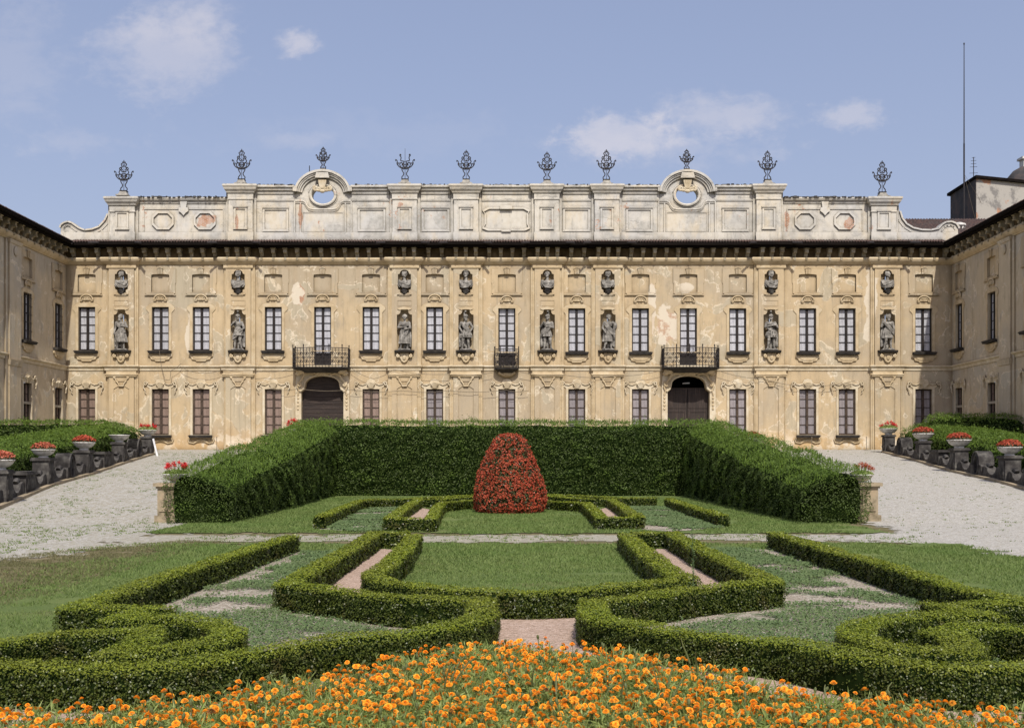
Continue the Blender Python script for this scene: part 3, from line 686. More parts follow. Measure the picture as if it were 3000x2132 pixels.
# mown grass: short blades
def grass_blades(x, y, hgt, wid):
    n = len(x); z = np.array([zt(a, b) for a, b in zip(x, y)]) if False else np.zeros(n)
    a = rng.uniform(0, 2*PI, n); h = hgt*rng.uniform(0.5, 1.3, n); w = wid*rng.uniform(0.7, 1.2, n)
    lean = rng.uniform(-0.9, 0.9, (n, 2))*h[:, None]
    V = np.empty((n, 3, 3))
    V[:, 0] = np.stack([x - np.cos(a)*w/2, y - np.sin(a)*w/2, z + 0.015], 1)
    V[:, 1] = np.stack([x + np.cos(a)*w/2, y + np.sin(a)*w/2, z + 0.015], 1)
    V[:, 2] = np.stack([x + lean[:, 0], y + lean[:, 1], z + 0.015 + h], 1)
    return V.reshape(-1, 3)
n = 800000
x = rng.uniform(-10.5, 10.8, n); y = rng.uniform(8.5, 50, n)
sc = np.clip(y/16, 1, 2.4)
k = rng.random(n) < np.clip(17/y, 0, 1)**1.2
x, y = x[k], y[k]
fq = field(x+40, y+7, 1.6, 1.6, 9)
spill = 1/(1 + np.exp(-(x + 7.5 + (field(x+60, y+60, .9, .9, 14) - .5)*2.2)/.28))
lp = (lawnpred(x, y) | ((x < -6.5) & (x > -9.5) & (y < 23) & (rng.random(len(x)) < spill))) & ~((y < 23) & (rng.random(len(x)) > spill)) & ~inany(x, y, BEDS + PINK) & (fq > 0.34)
# a loose fringe of grass along the transverse path
x, y = x[lp], y[lp]
V = grass_blades(x, y, 0.038*np.clip(y/15, 1, 1.4), 0.012*np.clip(y/12, 1, 2.2))
n = 90000     # bleached dry grass where the left lawn meets the gravel
dx = rng.uniform(-13, -5.5, n); dy = rng.uniform(11, 24, n); kk = inpoly(dx, dy, [(-13, 11), (-6.2, 11), (-6.2, 23.6), (-7.2, 23.9), (-9.6, 19.8), (-13, 12)]) & (field(dx+9, dy+9, .5, .5, 15) > .4)
DG = grass_blades(dx[kk], dy[kk], .032, .016)
stuff(np_mesh('dry_grass', DG, 3, M['dry']), 'bleached dry grass between the left lawn and the gravel', 'dry grass')
n = 26000     # weeds and grass pushing through the gravel, mostly on the left and along the edges
tx = rng.uniform(-23, 26, n); ty = 20 + 50*rng.random(n)**1.6
dens_ = np.where(tx < -7, .95, np.where(tx > 9.8, .16, .9)); edge = field(tx + 60, ty + 3, 1.5, 3.0, 12) + np.where(ty < 27, .12, 0)*(np.abs(tx) < 8)
k = inpoly(tx, ty, DR_L) & (rng.random(n) < dens_) & (edge > .47); tx, ty = tx[k], ty[k]
tx = np.repeat(tx, 7) + rng.normal(0, .05, len(tx)*7); ty = np.repeat(ty, 7) + rng.normal(0, .05, len(ty)*7)
tz = np.array([zt(a, b) for a, b in zip(tx, ty)])
TB = grass_blades(tx, ty, 0.035, 0.022).reshape(-1, 3, 3); TB[:, :, 2] += tz[:, None]
V = np.concatenate([V, TB.reshape(-1, 3)])
stuff(np_mesh('grass', V, 3, M['grass']), 'short mown grass covering the lawns of the parterre', 'grass')

# ------------------------------------------------------------------ tall hedges
def tall_hedge(name, path, w, ztop_in, ztop_out, zbase, label, leaf=0.11, group=None, seed=0, drop=0.0):
    """path runs along the middle; functions give the top of the right-hand edge, the left-hand edge and the base"""
    path = resample(path, 0.7); n = len(path); rows = []
    secs = 14
    m = MB(); k = None
    for i, (px, py) in enumerate(path):
        a = path[max(i-1, 0)]; b = path[min(i+1, n-1)]
        dx, dy = b[0]-a[0], b[1]-a[1]; l = math.hypot(dx, dy); nx, ny = dy/l, -dx/l
        zi, zo, zb = ztop_in(px, py), ztop_out(px, py), zbase(px, py)
        pr = []
        for t in (0, 0.15, 0.35, 0.6, 0.82): pr.append((w*0.5*(0.93 + 0.07*math.sin(t*PI)), lerp(zb - 0.1, zi, t)))
        pr += [(w*0.46, zi - 0.10), (w*0.36, zi + 0.02)]
        pr += [(w*q, lerp(zo, zi, q + 0.5) + 0.06) for q in (0.2, 0.0, -0.2)]
        pr += [(-w*0.36, zo + 0.0), (-w*0.46, zo - 0.12)]
        for t in (0.82, 0.6, 0.35, 0.15, 0): pr.append((-w*0.5, lerp(zb - 0.1, zo, t)))
        k = len(pr)
        for o, z in pr:
            X, Y = px + nx*o, py + ny*o
            nn = noise.noise(Vector((X*0.8, Y*0.8, z*0.9 + seed)))*0.16 + noise.noise(Vector((X*2.2, Y*2.2, z*2.2 + seed)))*0.07
            s = 1 if o > 0 else -1
            m.v.append((X + nx*s*nn, Y + ny*s*nn, z + nn*0.6))
    for i in range(n-1):
        for j in range(k-1): m.f.append((i*k+j, i*k+j+1, (i+1)*k+j+1, (i+1)*k+j))
    m.f.append(tuple(range(k))); m.f.append(tuple(range((n-1)*k, n*k))); m.mi = [0]*len(m.f)
    def dens(c):
        s = leaf*np.clip(c[:, 1]/42, 0.62, 1.3); return 2.3/(s*s)
    P, Nn = sample(m, dens); cen = np.array(path)
    Nn = np.where(Nn[:, 2:3] < -0.2, -Nn, Nn)
    # outward for end caps and sides
    c0 = cen[np.clip(np.searchsorted(cen[:, 1] if cen[-1, 1] > cen[0, 1] + 3 else cen[:, 0], P[:, 1] if cen[-1, 1] > cen[0, 1] + 3 else P[:, 0]), 2, n-3)]
    outw = np.stack([P[:, 0]-c0[:, 0], P[:, 1]-c0[:, 1], np.zeros(len(P))], 1)
    flip = (np.abs(Nn[:, 2]) < 0.6) & ((Nn*outw).sum(1) < 0); Nn[flip] *= -1
    s = leaf*np.clip(P[:, 1]/42, 0.62, 1.3)
    topm = Nn[:, 2] > 0.6
    # clumpy surface: sprays pushed out where a clump is
    f = field(P[:, 0]*1.0 + P[:, 1]*0.7 + 200, P[:, 2] + P[:, 1]*0.35 + 100, 0.5, 0.35, 21+seed)
    fz_ = field(P[:, 0]*1.0 + P[:, 1]*0.7 + 200, P[:, 2] + .07 + P[:, 1]*0.35 + 100, 0.5, 0.35, 21+seed)
    fx_ = field(P[:, 0]*1.0 + P[:, 1]*0.7 + 200.07, P[:, 2] + P[:, 1]*0.35 + 100, 0.5, 0.35, 21+seed)
    off = (f - 0.5)*0.42 + rng.normal(0, 0.025, len(P))
    lit_amt = np.where(topm, 1.0, 0.10 + np.clip((f - .55)*3.0, 0, .5)) + rng.normal(0, .1, len(P))  # light on tops and clumps, shade on sides, put into leaf colour
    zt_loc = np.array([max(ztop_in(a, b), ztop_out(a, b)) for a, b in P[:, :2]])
    lit_amt = np.maximum(lit_amt, np.clip(1 - (zt_loc - P[:, 2])/.55, 0, 1))
    P = P + Nn*off[:, None]
    # upright fuzz on the top
    P[topm, 2] += rng.exponential(0.05, topm.sum())
    Nn2 = Nn*0.8 + np.stack([-(fx_ - f)*2.5, np.zeros(len(P)), 0.25 - (fz_ - f)*6.0], 1)
    V = cards(P, Nn2, s, 0.46, 0.42)
    # feathery upright shoots
    Pt, Nt = sample(m, 70.0); kt = (Nt[:, 2] > 0.5) | (Nt[:, 2] < -0.5) ; kt &= Pt[:, 2] > np.array([zbase(a, b) + 1.0 for a, b in Pt[:, :2]])
    Pt = Pt[kt]; q = len(Pt); a = rng.uniform(0, PI, q); h = rng.uniform(0.04, 0.20, q); le = rng.normal(0, 0.3, (q, 2))*h[:, None]
    wv = np.stack([np.cos(a), np.sin(a), np.zeros(q)], 1)*0.017
    top = Pt + np.concatenate([le, h[:, None]], 1); mid = (Pt + top)/2
    W = np.empty((q, 4, 3)); W[:, 0] = Pt; W[:, 1] = mid + wv; W[:, 2] = top; W[:, 3] = mid - wv
    V = np.concatenate([V, W.reshape(-1, 3)]); lit_amt = np.clip(np.concatenate([lit_amt, np.ones(q)]), 0, 1)
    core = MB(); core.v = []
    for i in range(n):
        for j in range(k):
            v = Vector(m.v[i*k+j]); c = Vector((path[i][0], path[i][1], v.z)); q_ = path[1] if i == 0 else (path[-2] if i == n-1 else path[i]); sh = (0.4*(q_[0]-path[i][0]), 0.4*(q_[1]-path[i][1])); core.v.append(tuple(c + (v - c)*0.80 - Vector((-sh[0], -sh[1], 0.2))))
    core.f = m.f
    o = np_mesh(name, V, 4, [M['yew'], M['core']], None, core, lit_amt)
    return tag(o, label, 'hedge', group)
GT = 'tall clipped hedges round the parterre'
# walking away from the camera, right-hand edge is +X
zin = lambda x, y: 1.9 + lerp(-0.95, 1.35, sst(29.0, 52.0, y)*0.35 + 0.65*(y-29.0)/23.0)
zout = lambda x, y: lerp(1.36, 3.62, (y-29.0)/23.0) + 0.05
tall_hedge('tall_hedge', [(-8.50, 29.9), (-8.55, 40), (-8.9, 51.6)], 2.0, lambda x, y: zout(x, y) - 0.42, zout, lambda x, y: 0.0 if y < 52 else 1.5,
           'tall thick hedge rising along the left side of the parterre beside the gravel ramp', 0.076, None, 1)
tall_hedge('tall_hedge', [(9.45, 29.8), (9.6, 40), (9.95, 51.6)], 2.0, lambda x, y: zout(x, y) + 0.02, lambda x, y: zout(x, y) - 0.42, lambda x, y: 0.0,
           'tall thick hedge rising along the right side of the parterre beside the pale gravel ramp', 0.076, None, 2)
tall_hedge('tall_hedge', [(-9.6, 52.1), (0, 52.1), (10.8, 52.1)], 2.0, lambda x, y: 3.42, lambda x, y: 3.66, lambda x, y: 0.0,
           'tall dark hedge closing the back of the parterre behind the red flowering bush', 0.082, None, 3)
# hedges beyond the two balustrades
LB = [(-15.2, 28.5), (-16.85, 35.5), (-18.5, 42.7), (-19.3, 48.9), (-20.8, 57.6), (-22.1, 66.1)]
RB = [(18.6, 29.0), (19.9, 36.5), (21.45, 44.3), (22.2, 50.9), (23.8, 59.2), (25.4, 68.8)]
def gb(x, y): return ramp(y)
def off(path, d): return [(x + d, y) for x, y in path]
tall_hedge('tall_hedge', off(LB[:5], -1.9) + [(-23.6, 66.3)], 2.2, lambda x, y: ramp(y) + 1.15 + 0.012*(y-30), lambda x, y: ramp(y) + 1.75 + 0.005*(y-30), lambda x, y: ramp(y) - 0.1,
           'bright green hedge following the left stone balustrade just behind its planters', 0.10, None, 4)
tall_hedge('tall_hedge', [(-34, 58.0), (-29, 61.5), (-24.6, 66.8)], 2.2, lambda x, y: 1.9 + 72*y/F, lambda x, y: 1.9 + 80*y/F, lambda x, y: 2.0,
           'rear hedge on the left standing in front of the shaded palace wing', 0.11, None, 5)
tall_hedge('tall_hedge', off(RB[:5], 2.0) + [(27.2, 68.6)], 2.2, lambda x, y: ramp(y) + 1.7 + 0.004*(y-30), lambda x, y: ramp(y) + 1.15 + 0.008*(y-30), lambda x, y: ramp(y) - 0.1,
           'bright green hedge following the right stone balustrade just behind its planters', 0.10, None, 6)
tall_hedge('tall_hedge', [(27.4, 67.2), (31, 63.0), (36, 60.0)], 2.2, lambda x, y: 1.9 + 80*y/F, lambda x, y: 1.9 + 96*y/F, lambda x, y: 2.0,
           'rear hedge on the right standing in front of the shaded palace wing', 0.11, None, 7)

# ------------------------------------------------------------------ red flowering bush
bt = thing('flowering_bush', 'tall tapering bush covered in red blossoms, standing on the lawn before the back hedge', 'bush', (0.335, 36.0, 0))
prof = [(1.02, 0.0), (1.16, 0.2), (1.19, 0.5), (1.13, 0.9), (1.02, 1.3), (0.87, 1.72), (0.68, 2.12), (0.53, 2.40), (0.43, 2.56), (0.26, 2.62), (0.02, 2.65)]
bm_ = MB(); bm_.lathe(prof, k=40, mod=lambda w, z: 1 + 0.035*math.sin(5*w + 3*z) + 0.03*math.sin(11*w - 7*z))
P, Nn = sample(bm_, 900); Nn = np.where(((Nn*np.stack([P[:, 0], P[:, 1], P[:, 2]-0.8], 1)).sum(1) < 0)[:, None], -Nn, Nn)
core = MB(); core.v = [(a*0.95, b*0.95, c*0.97) for a, b, c in bm_.v]; core.f = bm_.f
np_mesh('foliage', cards(P + rng.normal(0, 0.025, P.shape), Nn, 0.075, 0.6, 0.7), 4, [M['bronze'], M['core']], bt, core)
P, Nn = sample(bm_, 400); Nn = np.where(((Nn*np.stack([P[:, 0], P[:, 1], P[:, 2]-0.8], 1)).sum(1) < 0)[:, None], -Nn, Nn)
fk = field(np.arctan2(P[:, 1], P[:, 0])*2 + 50, P[:, 2]*2 + 30, .25, .2, 77); k = fk > 0.40 ; P, Nn = P[k], Nn[k]
Q = np.repeat(P + Nn*0.04, 3, 0) + rng.normal(0, 0.020, (len(P)*3, 3))
stuff(np_mesh('blossoms', cards(Q, np.repeat(Nn, 3, 0), 0.060, 0.8, 0.8), 4, M['begonia'], bt))
# ------------------------------------------------------------------ the palace
PX, PZ = FX(1136), ZT
pal = thing('palace', 'long ochre baroque palace with two wings, a pale parapet and niches, behind the garden', 'palace', (PX, YF, PZ))
PORG = (PX, YF, PZ)
def pb(m, name, mats, smooth=False, parent=None): return m.build(name, mats, parent or pal, PORG, smooth)
ZG = FZ(1004) - 0.35
Z_EAVE = FZ(548)
WIN = [194, 358, 449, 610, 720, 828, 970, 1131, 1287, 1429, 1536, 1646, 1802, 1890, 2061]
PIL = [273, 533, 903, 1040, 1221, 1356, 1719, 1978]
BALC = {720: (684, 822), 1131: (687, 822), 1536: (688, 822)}
GATES = [720, 1536]
def vt(c): return 685 if c < 1000 else 688
def rect(cx, w, t, b): return [(FX(cx - w/2), FZ(b)), (FX(cx + w/2), FZ(b)), (FX(cx + w/2), FZ(t)), (FX(cx - w/2), FZ(t))]
def gate_outline(c, gx_=0.0):
    w = 47 + gx_; pts = [(FX(c - w), FZ(1012)), (FX(c + w), FZ(1012)), (FX(c + w), FZ(874)), (FX(c + w - 7), FZ(868)), (FX(c + w - 9), FZ(861))]
    for i in range(1, 12):
        a = PI*i/12; pts.append((FX(c + (w - 9)*math.cos(a)), FZ(861 - (22 + gx_)*math.sin(a)**0.8)))
    pts += [(FX(c - w + 9), FZ(861)), (FX(c - w + 7), FZ(868)), (FX(c - w), FZ(874))]
    return pts
# main wall, one plate per bay, joined into one mesh
cols = sorted([(c, 'w') for c in WIN] + [(c, 'p') for c in PIL])
edges = [147.5] + [(cols[i][0] + cols[i+1][0])/2 for i in range(len(cols)-1)] + [2124.5]
wall = MB()
for i, (c, kd) in enumerate(cols):
    x0, x1 = FX(edges[i]), FX(edges[i+1]); holes = []
    if kd == 'w':
        t = vt(c); 
        if c in BALC: holes.append(rect(c, 38, BALC[c][0], BALC[c][1]))
        else: holes.append(rect(c, 38, t, t + 97))
        if c in GATES: holes.append(gate_outline(c))
        else: holes.append(rect(c, 38, 868, 970))
        holes.append(rect(c, 40, 612, 652))
    else:
        holes.append(rect(c, 36, 600, 656)); holes.append(rect(c, 40, 688, 784))
    wall.plate([(x0, ZG), (x1, ZG), (x1, FZ(548)), (x0, FZ(548))], holes, YF, 0.42, back=False)
pb(wall, 'wall', M['wall'])
# blind panels: shallow recess backs with a cambered head
proto = MB()
wv, hv = 20*S, 40*S
proto.box(-wv - .02, wv + .02, 0.10, 0.16, -0.02, hv + 0.02)
bpan_mesh_parts = proto
fr = MB()
def camber(w, z0, z1, rise, k=8): return [(-w, z0), (w, z0)] + [(w*math.cos(PI*i/k), z1 + rise*math.sin(PI*i/k)) for i in range(k+1)]
o_ = [(-33*S, -3*S), (33*S, -3*S), (33*S, 20*S), (34.5*S, 20*S), (34.5*S, 52*S), (-34.5*S, 52*S), (-34.5*S, 20*S), (-33*S, 20*S)]
fr.plate(o_, [camber(wv, 0.0, hv - 2*S, 2.2*S)], -0.05, 0.155)
fr.box(-wv, wv, 0.10, 0.14, 0, hv + 0.02)
fr.box(-31*S, 31*S, -0.115, -0.045, -6.0*S, -3.4*S); fr.box(-35*S, 35*S, -0.10, -0.045, -7.4*S, -5.9*S)
fr.box(-22*S, 22*S, -0.085, -0.045, -2.4*S, -0.6*S)
fr.plate([(-4.5*S, 40*S), (4.5*S, 40*S), (6*S, 53*S), (-6*S, 53*S)], [], -0.13, 0.1)
fr.tube([(-6.5*S, -0.12, 52.5*S), (0, -0.16, 54*S), (6.5*S, -0.12, 52.5*S)], 0.035)
for q in (-2, 0, 2): fr.box((q-.5)*S, (q+.5)*S, -0.155, -0.125, 41.5*S, 52*S)
bp_mesh = fr.mesh('blind_panel', M['wall'])
for c in WIN: link('blind_panel', bp_mesh, pal, (FX(c) - PX, 0, FZ(652) - PZ))

# windows -------------------------------------------------
def spiral(cx, cz, r, a0, turns, y=0, n=14, shrink=0.25):
    return [(cx + r*lerp(1, shrink, i/n)*math.cos(a0 + turns*2*PI*i/n), y, cz + r*lerp(1, shrink, i/n)*math.sin(a0 + turns*2*PI*i/n)) for i in range(n+1)]
def make_window(w, h, rows, fmat, gmat, bottom_panel=0.0):
    """window built in its own frame: origin at sill centre, facing -Y, frame set back in the reveal"""
    f = MB(); hw = w/2; y0, y1 = 0.16, 0.25
    f.box(-hw, -hw + .095, y0, y1, 0, h); f.box(hw - .095, hw, y0, y1, 0, h)
    f.box(-hw + .095, hw - .095, y0, y1, h - .09, h); f.box(-hw + .095, hw - .095, y0, y1, 0, .11)
    f.box(-.085, .085, y0 - .03, y1, .11, h - .09)
    f.box(-.03, .03, y0 - .055, y0 - .03, .11, h - .09)
    iz0 = .11 + bottom_panel
    if bottom_panel:
        for s_ in (-1, 1): f.box(min(s_*.085, s_*(hw-.095)), max(s_*.085, s_*(hw-.095)), y0 + .03, y1 - .01, .11, iz0)
    for r in range(1, rows):
        z = iz0 + (h - .09 - iz0)*r/rows
        for s_ in (-1, 1): f.box(min(s_*.085, s_*(hw-.095)), max(s_*.085, s_*(hw-.095)), y0 + .015, y1 - .02, z - .022, z + .022)
    fo = f.build('window', fmat, None)
    g = MB()
    for s_ in (-1, 1): g.add([(s_*.08, y1 - .03, iz0), (s_*(hw-.09), y1 - .03, iz0), (s_*(hw-.09), y1 - .03, h-.08), (s_*.08, y1 - .03, h-.08)], [(0, 1, 2, 3)])
    g.build('pane', gmat, fo)
    return fo
WU = make_window(38*S, 97*S, 5, M['frame'], M['cur_up'])
WL = make_window(38*S, 102*S, 5, M['frame_low'], M['cur_low'])
WG = make_window(38*S, 102*S, 5, M['frame_low'], M['cur_grey'])
WB = make_window(38*S, 137*S, 6, M['frame'], M['cur_up'], 0.95)
protos = [WU, WL, WG, WB]
# surrounds, sills and crests as parts
def surround(kind):
    m = MB()
    if kind == 'up':
        o = [(-25*S, -2*S), (25*S, -2*S), (25*S, 84*S), (32*S, 92*S), (31*S, 97*S), (24*S, 103*S), (14*S, 106*S), (-14*S, 106*S), (-24*S, 103*S), (-31*S, 97*S), (-32*S, 92*S), (-25*S, 84*S)]
        m.plate(o, [[(-19*S, 0), (19*S, 0), (19*S, 97*S), (-19*S, 97*S)]], -0.045, 0.05, False)
        # scrolled hood over the window
        z = 109*S
        for s_ in (-1, 1):
            m.tube(spiral(s_*11.5*S, z + 3*S, 3.2*S, PI/2 if s_ > 0 else PI/2, -s_*1.3, -0.09), 0.028, 5)
        arc = [(14*S*math.cos(PI*i/10), -0.09, z + 4*S + 11*S*math.sin(PI*i/10)) for i in range(11)]
        m.tube(arc, 0.05, 6); m.tube([(p[0]*.66, p[1], z + 4*S + (p[2]-z-4*S)*.62) for p in arc], 0.032, 6)
        m.plate([(p[0]*.64, z + 3.5*S + (p[2]-z-4*S)*.6) for p in arc], [], -0.07, 0.07)
        for q in (-3, 0, 3): m.box((q-.9)*S, (q+.9)*S, -0.13, -0.06, z + 3*S, z + 9*S)
        # apron
    elif kind == 'low':
        m.plate([(-24*S, -2*S), (24*S, -2*S), (24*S, 104*S), (30*S, 108*S), (27*S, 113*S), (12*S, 114*S), (8*S, 123*S), (0, 125*S), (-8*S, 123*S), (-12*S, 114*S), (-27*S, 113*S), (-30*S, 108*S), (-24*S, 104*S)],
                [[(-19*S, 0), (19*S, 0), (19*S, 102*S), (-19*S, 102*S)]], -0.045, 0.05, False)
        z = 103*S
        for i in range(7):   # shell fan
            a = PI*(0.28 + 0.44*i/6); a2 = a
            m.tube([(math.cos(a)*3*S*1.2, -0.10, z + 1*S), (math.cos(a)*12*S, -0.17, z + math.sin(a)*13.5*S)], 0.035, 5, r2=0.06)
        m.plate([(-5*S, z), (5*S, z), (10*S, z + 12*S), (0, z + 15*S), (-10*S, z + 12*S)], [], -0.11, 0.08)
        for s_ in (-1, 1):
            m.tube([(s_*11*S, -0.08, z + 11*S), (s_*18*S, -0.09, z + 8*S), (s_*26*S, -0.09, z + 9.5*S)], 0.04, 5)
            m.tube(spiral(s_*32*S, z + 11*S, 5*S, PI if s_ > 0 else 0, -s_*1.25, -0.10), 0.045, 5)
            m.tube([(s_*36*S, -0.09, z + 9*S), (s_*37*S, -0.10, z + 2*S), (s_*33*S, -0.10, z - 4*S), (s_*34*S, -0.10, z - 8*S), (s_*31*S, -0.10, z - 11*S)], 0.05, 5, r2=0.025)
    return m
SU = surround('up').mesh('window_surround', M['trim']); SL = surround('low').mesh('window_surround', M['trim_pale'])
def sill_mesh(low=False):
    m = MB(); w = 25*S
    m.box(-w, w, -0.30, 0.18, -6.5*S, -0.02); m.box(-w - .05, w + .05, -0.34, -0.302, -3.6*S, -.05)
    return m.mesh('sill', M['sill'])
def apron_mesh(low=False):
    m = MB(); z = -8*S
    if not low:
        m.plate([(-27*S, z), (-27*S, z - 5*S), (-22*S, z - 7*S), (-20*S, z - 12*S), (-12*S, z - 13*S), (-10*S, z - 16*S), (10*S, z - 16*S), (12*S, z - 13*S), (20*S, z - 12*S), (22*S, z - 7*S), (27*S, z - 5*S), (27*S, z)], [], -0.10, 0.11)
        m.plate([(-17*S, z - 3*S), (-17*S, z - 8*S), (-9*S, z - 11.5*S), (9*S, z - 11.5*S), (17*S, z - 8*S), (17*S, z - 3*S)], [], -0.13, 0.05)
    else:
        pts = [(-29*S, -0.06, z - 2*S), (-27*S, -0.06, z - 9*S), (-16*S, -0.06, z - 11*S), (-9*S, -0.06, z - 7*S), (0, -0.06, z - 6*S), (9*S, -0.06, z - 7*S), (16*S, -0.06, z - 11*S), (27*S, -0.06, z - 9*S), (29*S, -0.06, z - 2*S)]
        m.tube(pts, 0.045, 5); m.tube([(p[0]*.9, p[1], p[2] + 3.5*S) for p in pts], 0.035, 5)
    return m.mesh('window_apron', M['trim'])
SILL = sill_mesh(); AP = apron_mesh(); APL = apron_mesh(True)
def place_w(proto, x, z):
    c = cp(proto, (x - PX, 0, z - PZ), pal); return c
for c in WIN:
    t = vt(c); bz = FZ(t + 97)
    if c in BALC:
        place_w(WB, FX(c), FZ(BALC[c][1]) + S)
        link('window_surround', SU, pal, (FX(c) - PX, 0, bz - PZ))
    else:
        place_w(WU, FX(c), bz); link('window_surround', SU, pal, (FX(c) - PX, 0, bz - PZ))
        link('sill', SILL, pal, (FX(c) - PX, 0, bz - PZ)); link('window_apron', AP, pal, (FX(c) - PX, 0, bz - PZ))
    if c in GATES: continue
    bz = FZ(970)
    place_w(WL if c < 900 else WG, FX(c), bz)
    link('window_surround', SL, pal, (FX(c) - PX, 0, bz - PZ)); link('sill', SILL, pal, (FX(c) - PX, 0, bz - PZ)); link('window_apron', APL, pal, (FX(c) - PX, 0, bz - PZ))

# pilasters with niches ------------------------------------
def bust_niche(c):
    pts = [(FX(c-10), FZ(654)), (FX(c+10), FZ(654)), (FX(c+10), FZ(648)), (FX(c+14.5), FZ(646)), (FX(c+14.5), FZ(613)), (FX(c+10.5), FZ(612))]
    for i in range(0, 9): a = PI*i/8; pts.append((FX(c + 10.2*math.cos(a)), FZ(611.5 - 8.5*math.sin(a))))
    return pts + [(FX(c-10.5), FZ(612)), (FX(c-14.5), FZ(613)), (FX(c-14.5), FZ(646)), (FX(c-10), FZ(648))]
def statue_niche(c):
    r = [(16.8, 782), (16.8, 703), (13, 702.5), (10, 700), (8.6, 696), (8, 692)]
    return [(FX(c+a), FZ(b)) for a, b in r] + [(FX(c-a), FZ(b)) for a, b in reversed(r)]
def niche_shell(m, out, yf, depth, zs, mi=0):
    cx = sum(p[0] for p in out)/len(out); rings = []; K = 7
    for k in range(K):
        a = k/(K-1)*PI/2*0.97; ring = []
        for x, z in out: ring.append((cx + (x-cx)*math.cos(a), yf + depth*math.sin(a), z if z < zs else zs + (z-zs)*(0.25 + 0.75*math.cos(a))))
        rings += ring
    n = len(out); fs = [(k*n+i, k*n+(i+1) % n, (k+1)*n+(i+1) % n, (k+1)*n+i) for k in range(K-1) for i in range(n)]
    m.add(rings, fs, mi)
PY = YF - 0.20
for c in PIL:
    m = MB(); hw = 28
    t0, b0 = 586, 826
    m.plate([(FX(c-hw), FZ(b0)), (FX(c+hw), FZ(b0)), (FX(c+hw), FZ(t0)), (FX(c-hw), FZ(t0))], [bust_niche(c), statue_niche(c)], PY, 0.22, False)
    # panel between the niches and the little hood of the lower niche
    m.plate([(FX(c-16), FZ(684)), (FX(c+16), FZ(684)), (FX(c+16), FZ(671)), (FX(c-16), FZ(671))], [[(FX(c-15), FZ(683)), (FX(c+15), FZ(683)), (FX(c+15), FZ(672)), (FX(c-15), FZ(672))]], PY - .02, 0.03)
    m.box(FX(c-16), FX(c+16), PY - .09, PY - .015, FZ(658.5), FZ(656.8)); m.box(FX(c-12), FX(c+12), PY - .06, PY - .012, FZ(661), FZ(658.6))
    # lower half of the pilaster, down to the ground, with its sunk panel
    m.plate([(FX(c-hw), ZG), (FX(c+hw), ZG), (FX(c+hw), FZ(838)), (FX(c-hw), FZ(838))],
            [[(FX(c-17), FZ(990)), (FX(c+17), FZ(990)), (FX(c+17), FZ(868)), (FX(c+7), FZ(862)), (FX(c+7), FZ(851)), (FX(c-7), FZ(851)), (FX(c-7), FZ(862)), (FX(c-17), FZ(868))]], PY, 0.21, False)
    m.box(FX(c-17.6), FX(c+17.6), PY + .045, PY + .07, FZ(990.5), FZ(850.5))
    pb(m, 'pilaster', M['wall'])
    # backing strips
    m = MB(); 
    for s_ in (-1, 1):
        if c in (273, 533) and s_ < 0: wv_ = 4
        elif c in (1719, 1978) and s_ > 0: wv_ = 4
        else: wv_ = 8.5
        a, b = sorted((FX(c + s_*28.3), FX(c + s_*(28 + wv_))))
        m.box(a, b, PY + 0.09, YF + 0.02, ZG, FZ(586))
        a, b = sorted((FX(c + s_*(28.3 + wv_*.45)), FX(c + s_*(28 + wv_*.62))))
        m.box(a, b, PY + 0.03, PY + 0.10, ZG + .5, FZ(588))
    pb(m, 'pilaster_strip', M['trim'])
    m = MB(); niche_shell(m, bust_niche(c), PY + 0.01, 0.40, FZ(620)); pb(m, 'bust_niche', M['wall'], True)
    m = MB(); niche_shell(m, statue_niche(c), PY + 0.01, 0.44, FZ(705)); pb(m, 'statue_niche', M['wall'], True)
    # console under the bust
    m = MB(); X = FX(c)
    m.lathe([(0.10, -.28), (0.17, -.2), (0.2, -.08), (0.24, -.05), (0.24, 0)], (X, PY - .02, FZ(649)), 10)
    pb(m, 'bust_console', M['stone'])
    # dark shelf and carved console under the statue
    m = MB()
    m.plate([(FX(c-21), 0), (FX(c+21), 0), (FX(c+17), .16), (FX(c-17), .16)], [], -.001, .001) if False else None
    m.sweep([(FX(c-22), YF), (FX(c-20), PY - .22), (FX(c-11), PY - .30), (FX(c), PY - .42), (FX(c+11), PY - .30), (FX(c+20), PY - .22), (FX(c+22), YF)],
            [(-0.10, FZ(788.5)), (0.0, FZ(787)), (0.04, FZ(784.5)), (0.04, FZ(782.6)), (-.1, FZ(782.6))])
    m.plate([(FX(c-17), FZ(783)), (FX(c+17), FZ(783)), (FX(c+17), FZ(787.5)), (FX(c-17), FZ(787.5))], [], PY - .25, 0.6)
    m.box(FX(c-21), FX(c+21), PY - .2, PY + .3, FZ(788), FZ(782.7))
    pb(m, 'statue_shelf', M['sill'])
    m = MB()
    for s_ in (-1, 1):
        m.tube(spiral(FX(c + s_*13.5), FZ(795), 3.6*S, PI/2, -s_*1.3, PY - .16), 0.06, 6)
        m.tube([(FX(c + s_*11), PY - .12, FZ(797)), (FX(c + s_*8), PY - .1, FZ(799.5)), (FX(c + s_*5), PY - .1, FZ(806)), (FX(c), PY - .1, FZ(809))], 0.045, 6)
    m.plate([(FX(c-10), FZ(789)), (FX(c-7), FZ(799)), (FX(c-3.5), FZ(806)), (FX(c), FZ(809)), (FX(c+3.5), FZ(806)), (FX(c+7), FZ(799)), (FX(c+10), FZ(789))], [], PY - .13, 0.14)
    m.ell((FX(c), PY - .15, FZ(798)), (0.13, .08, .2), 10)
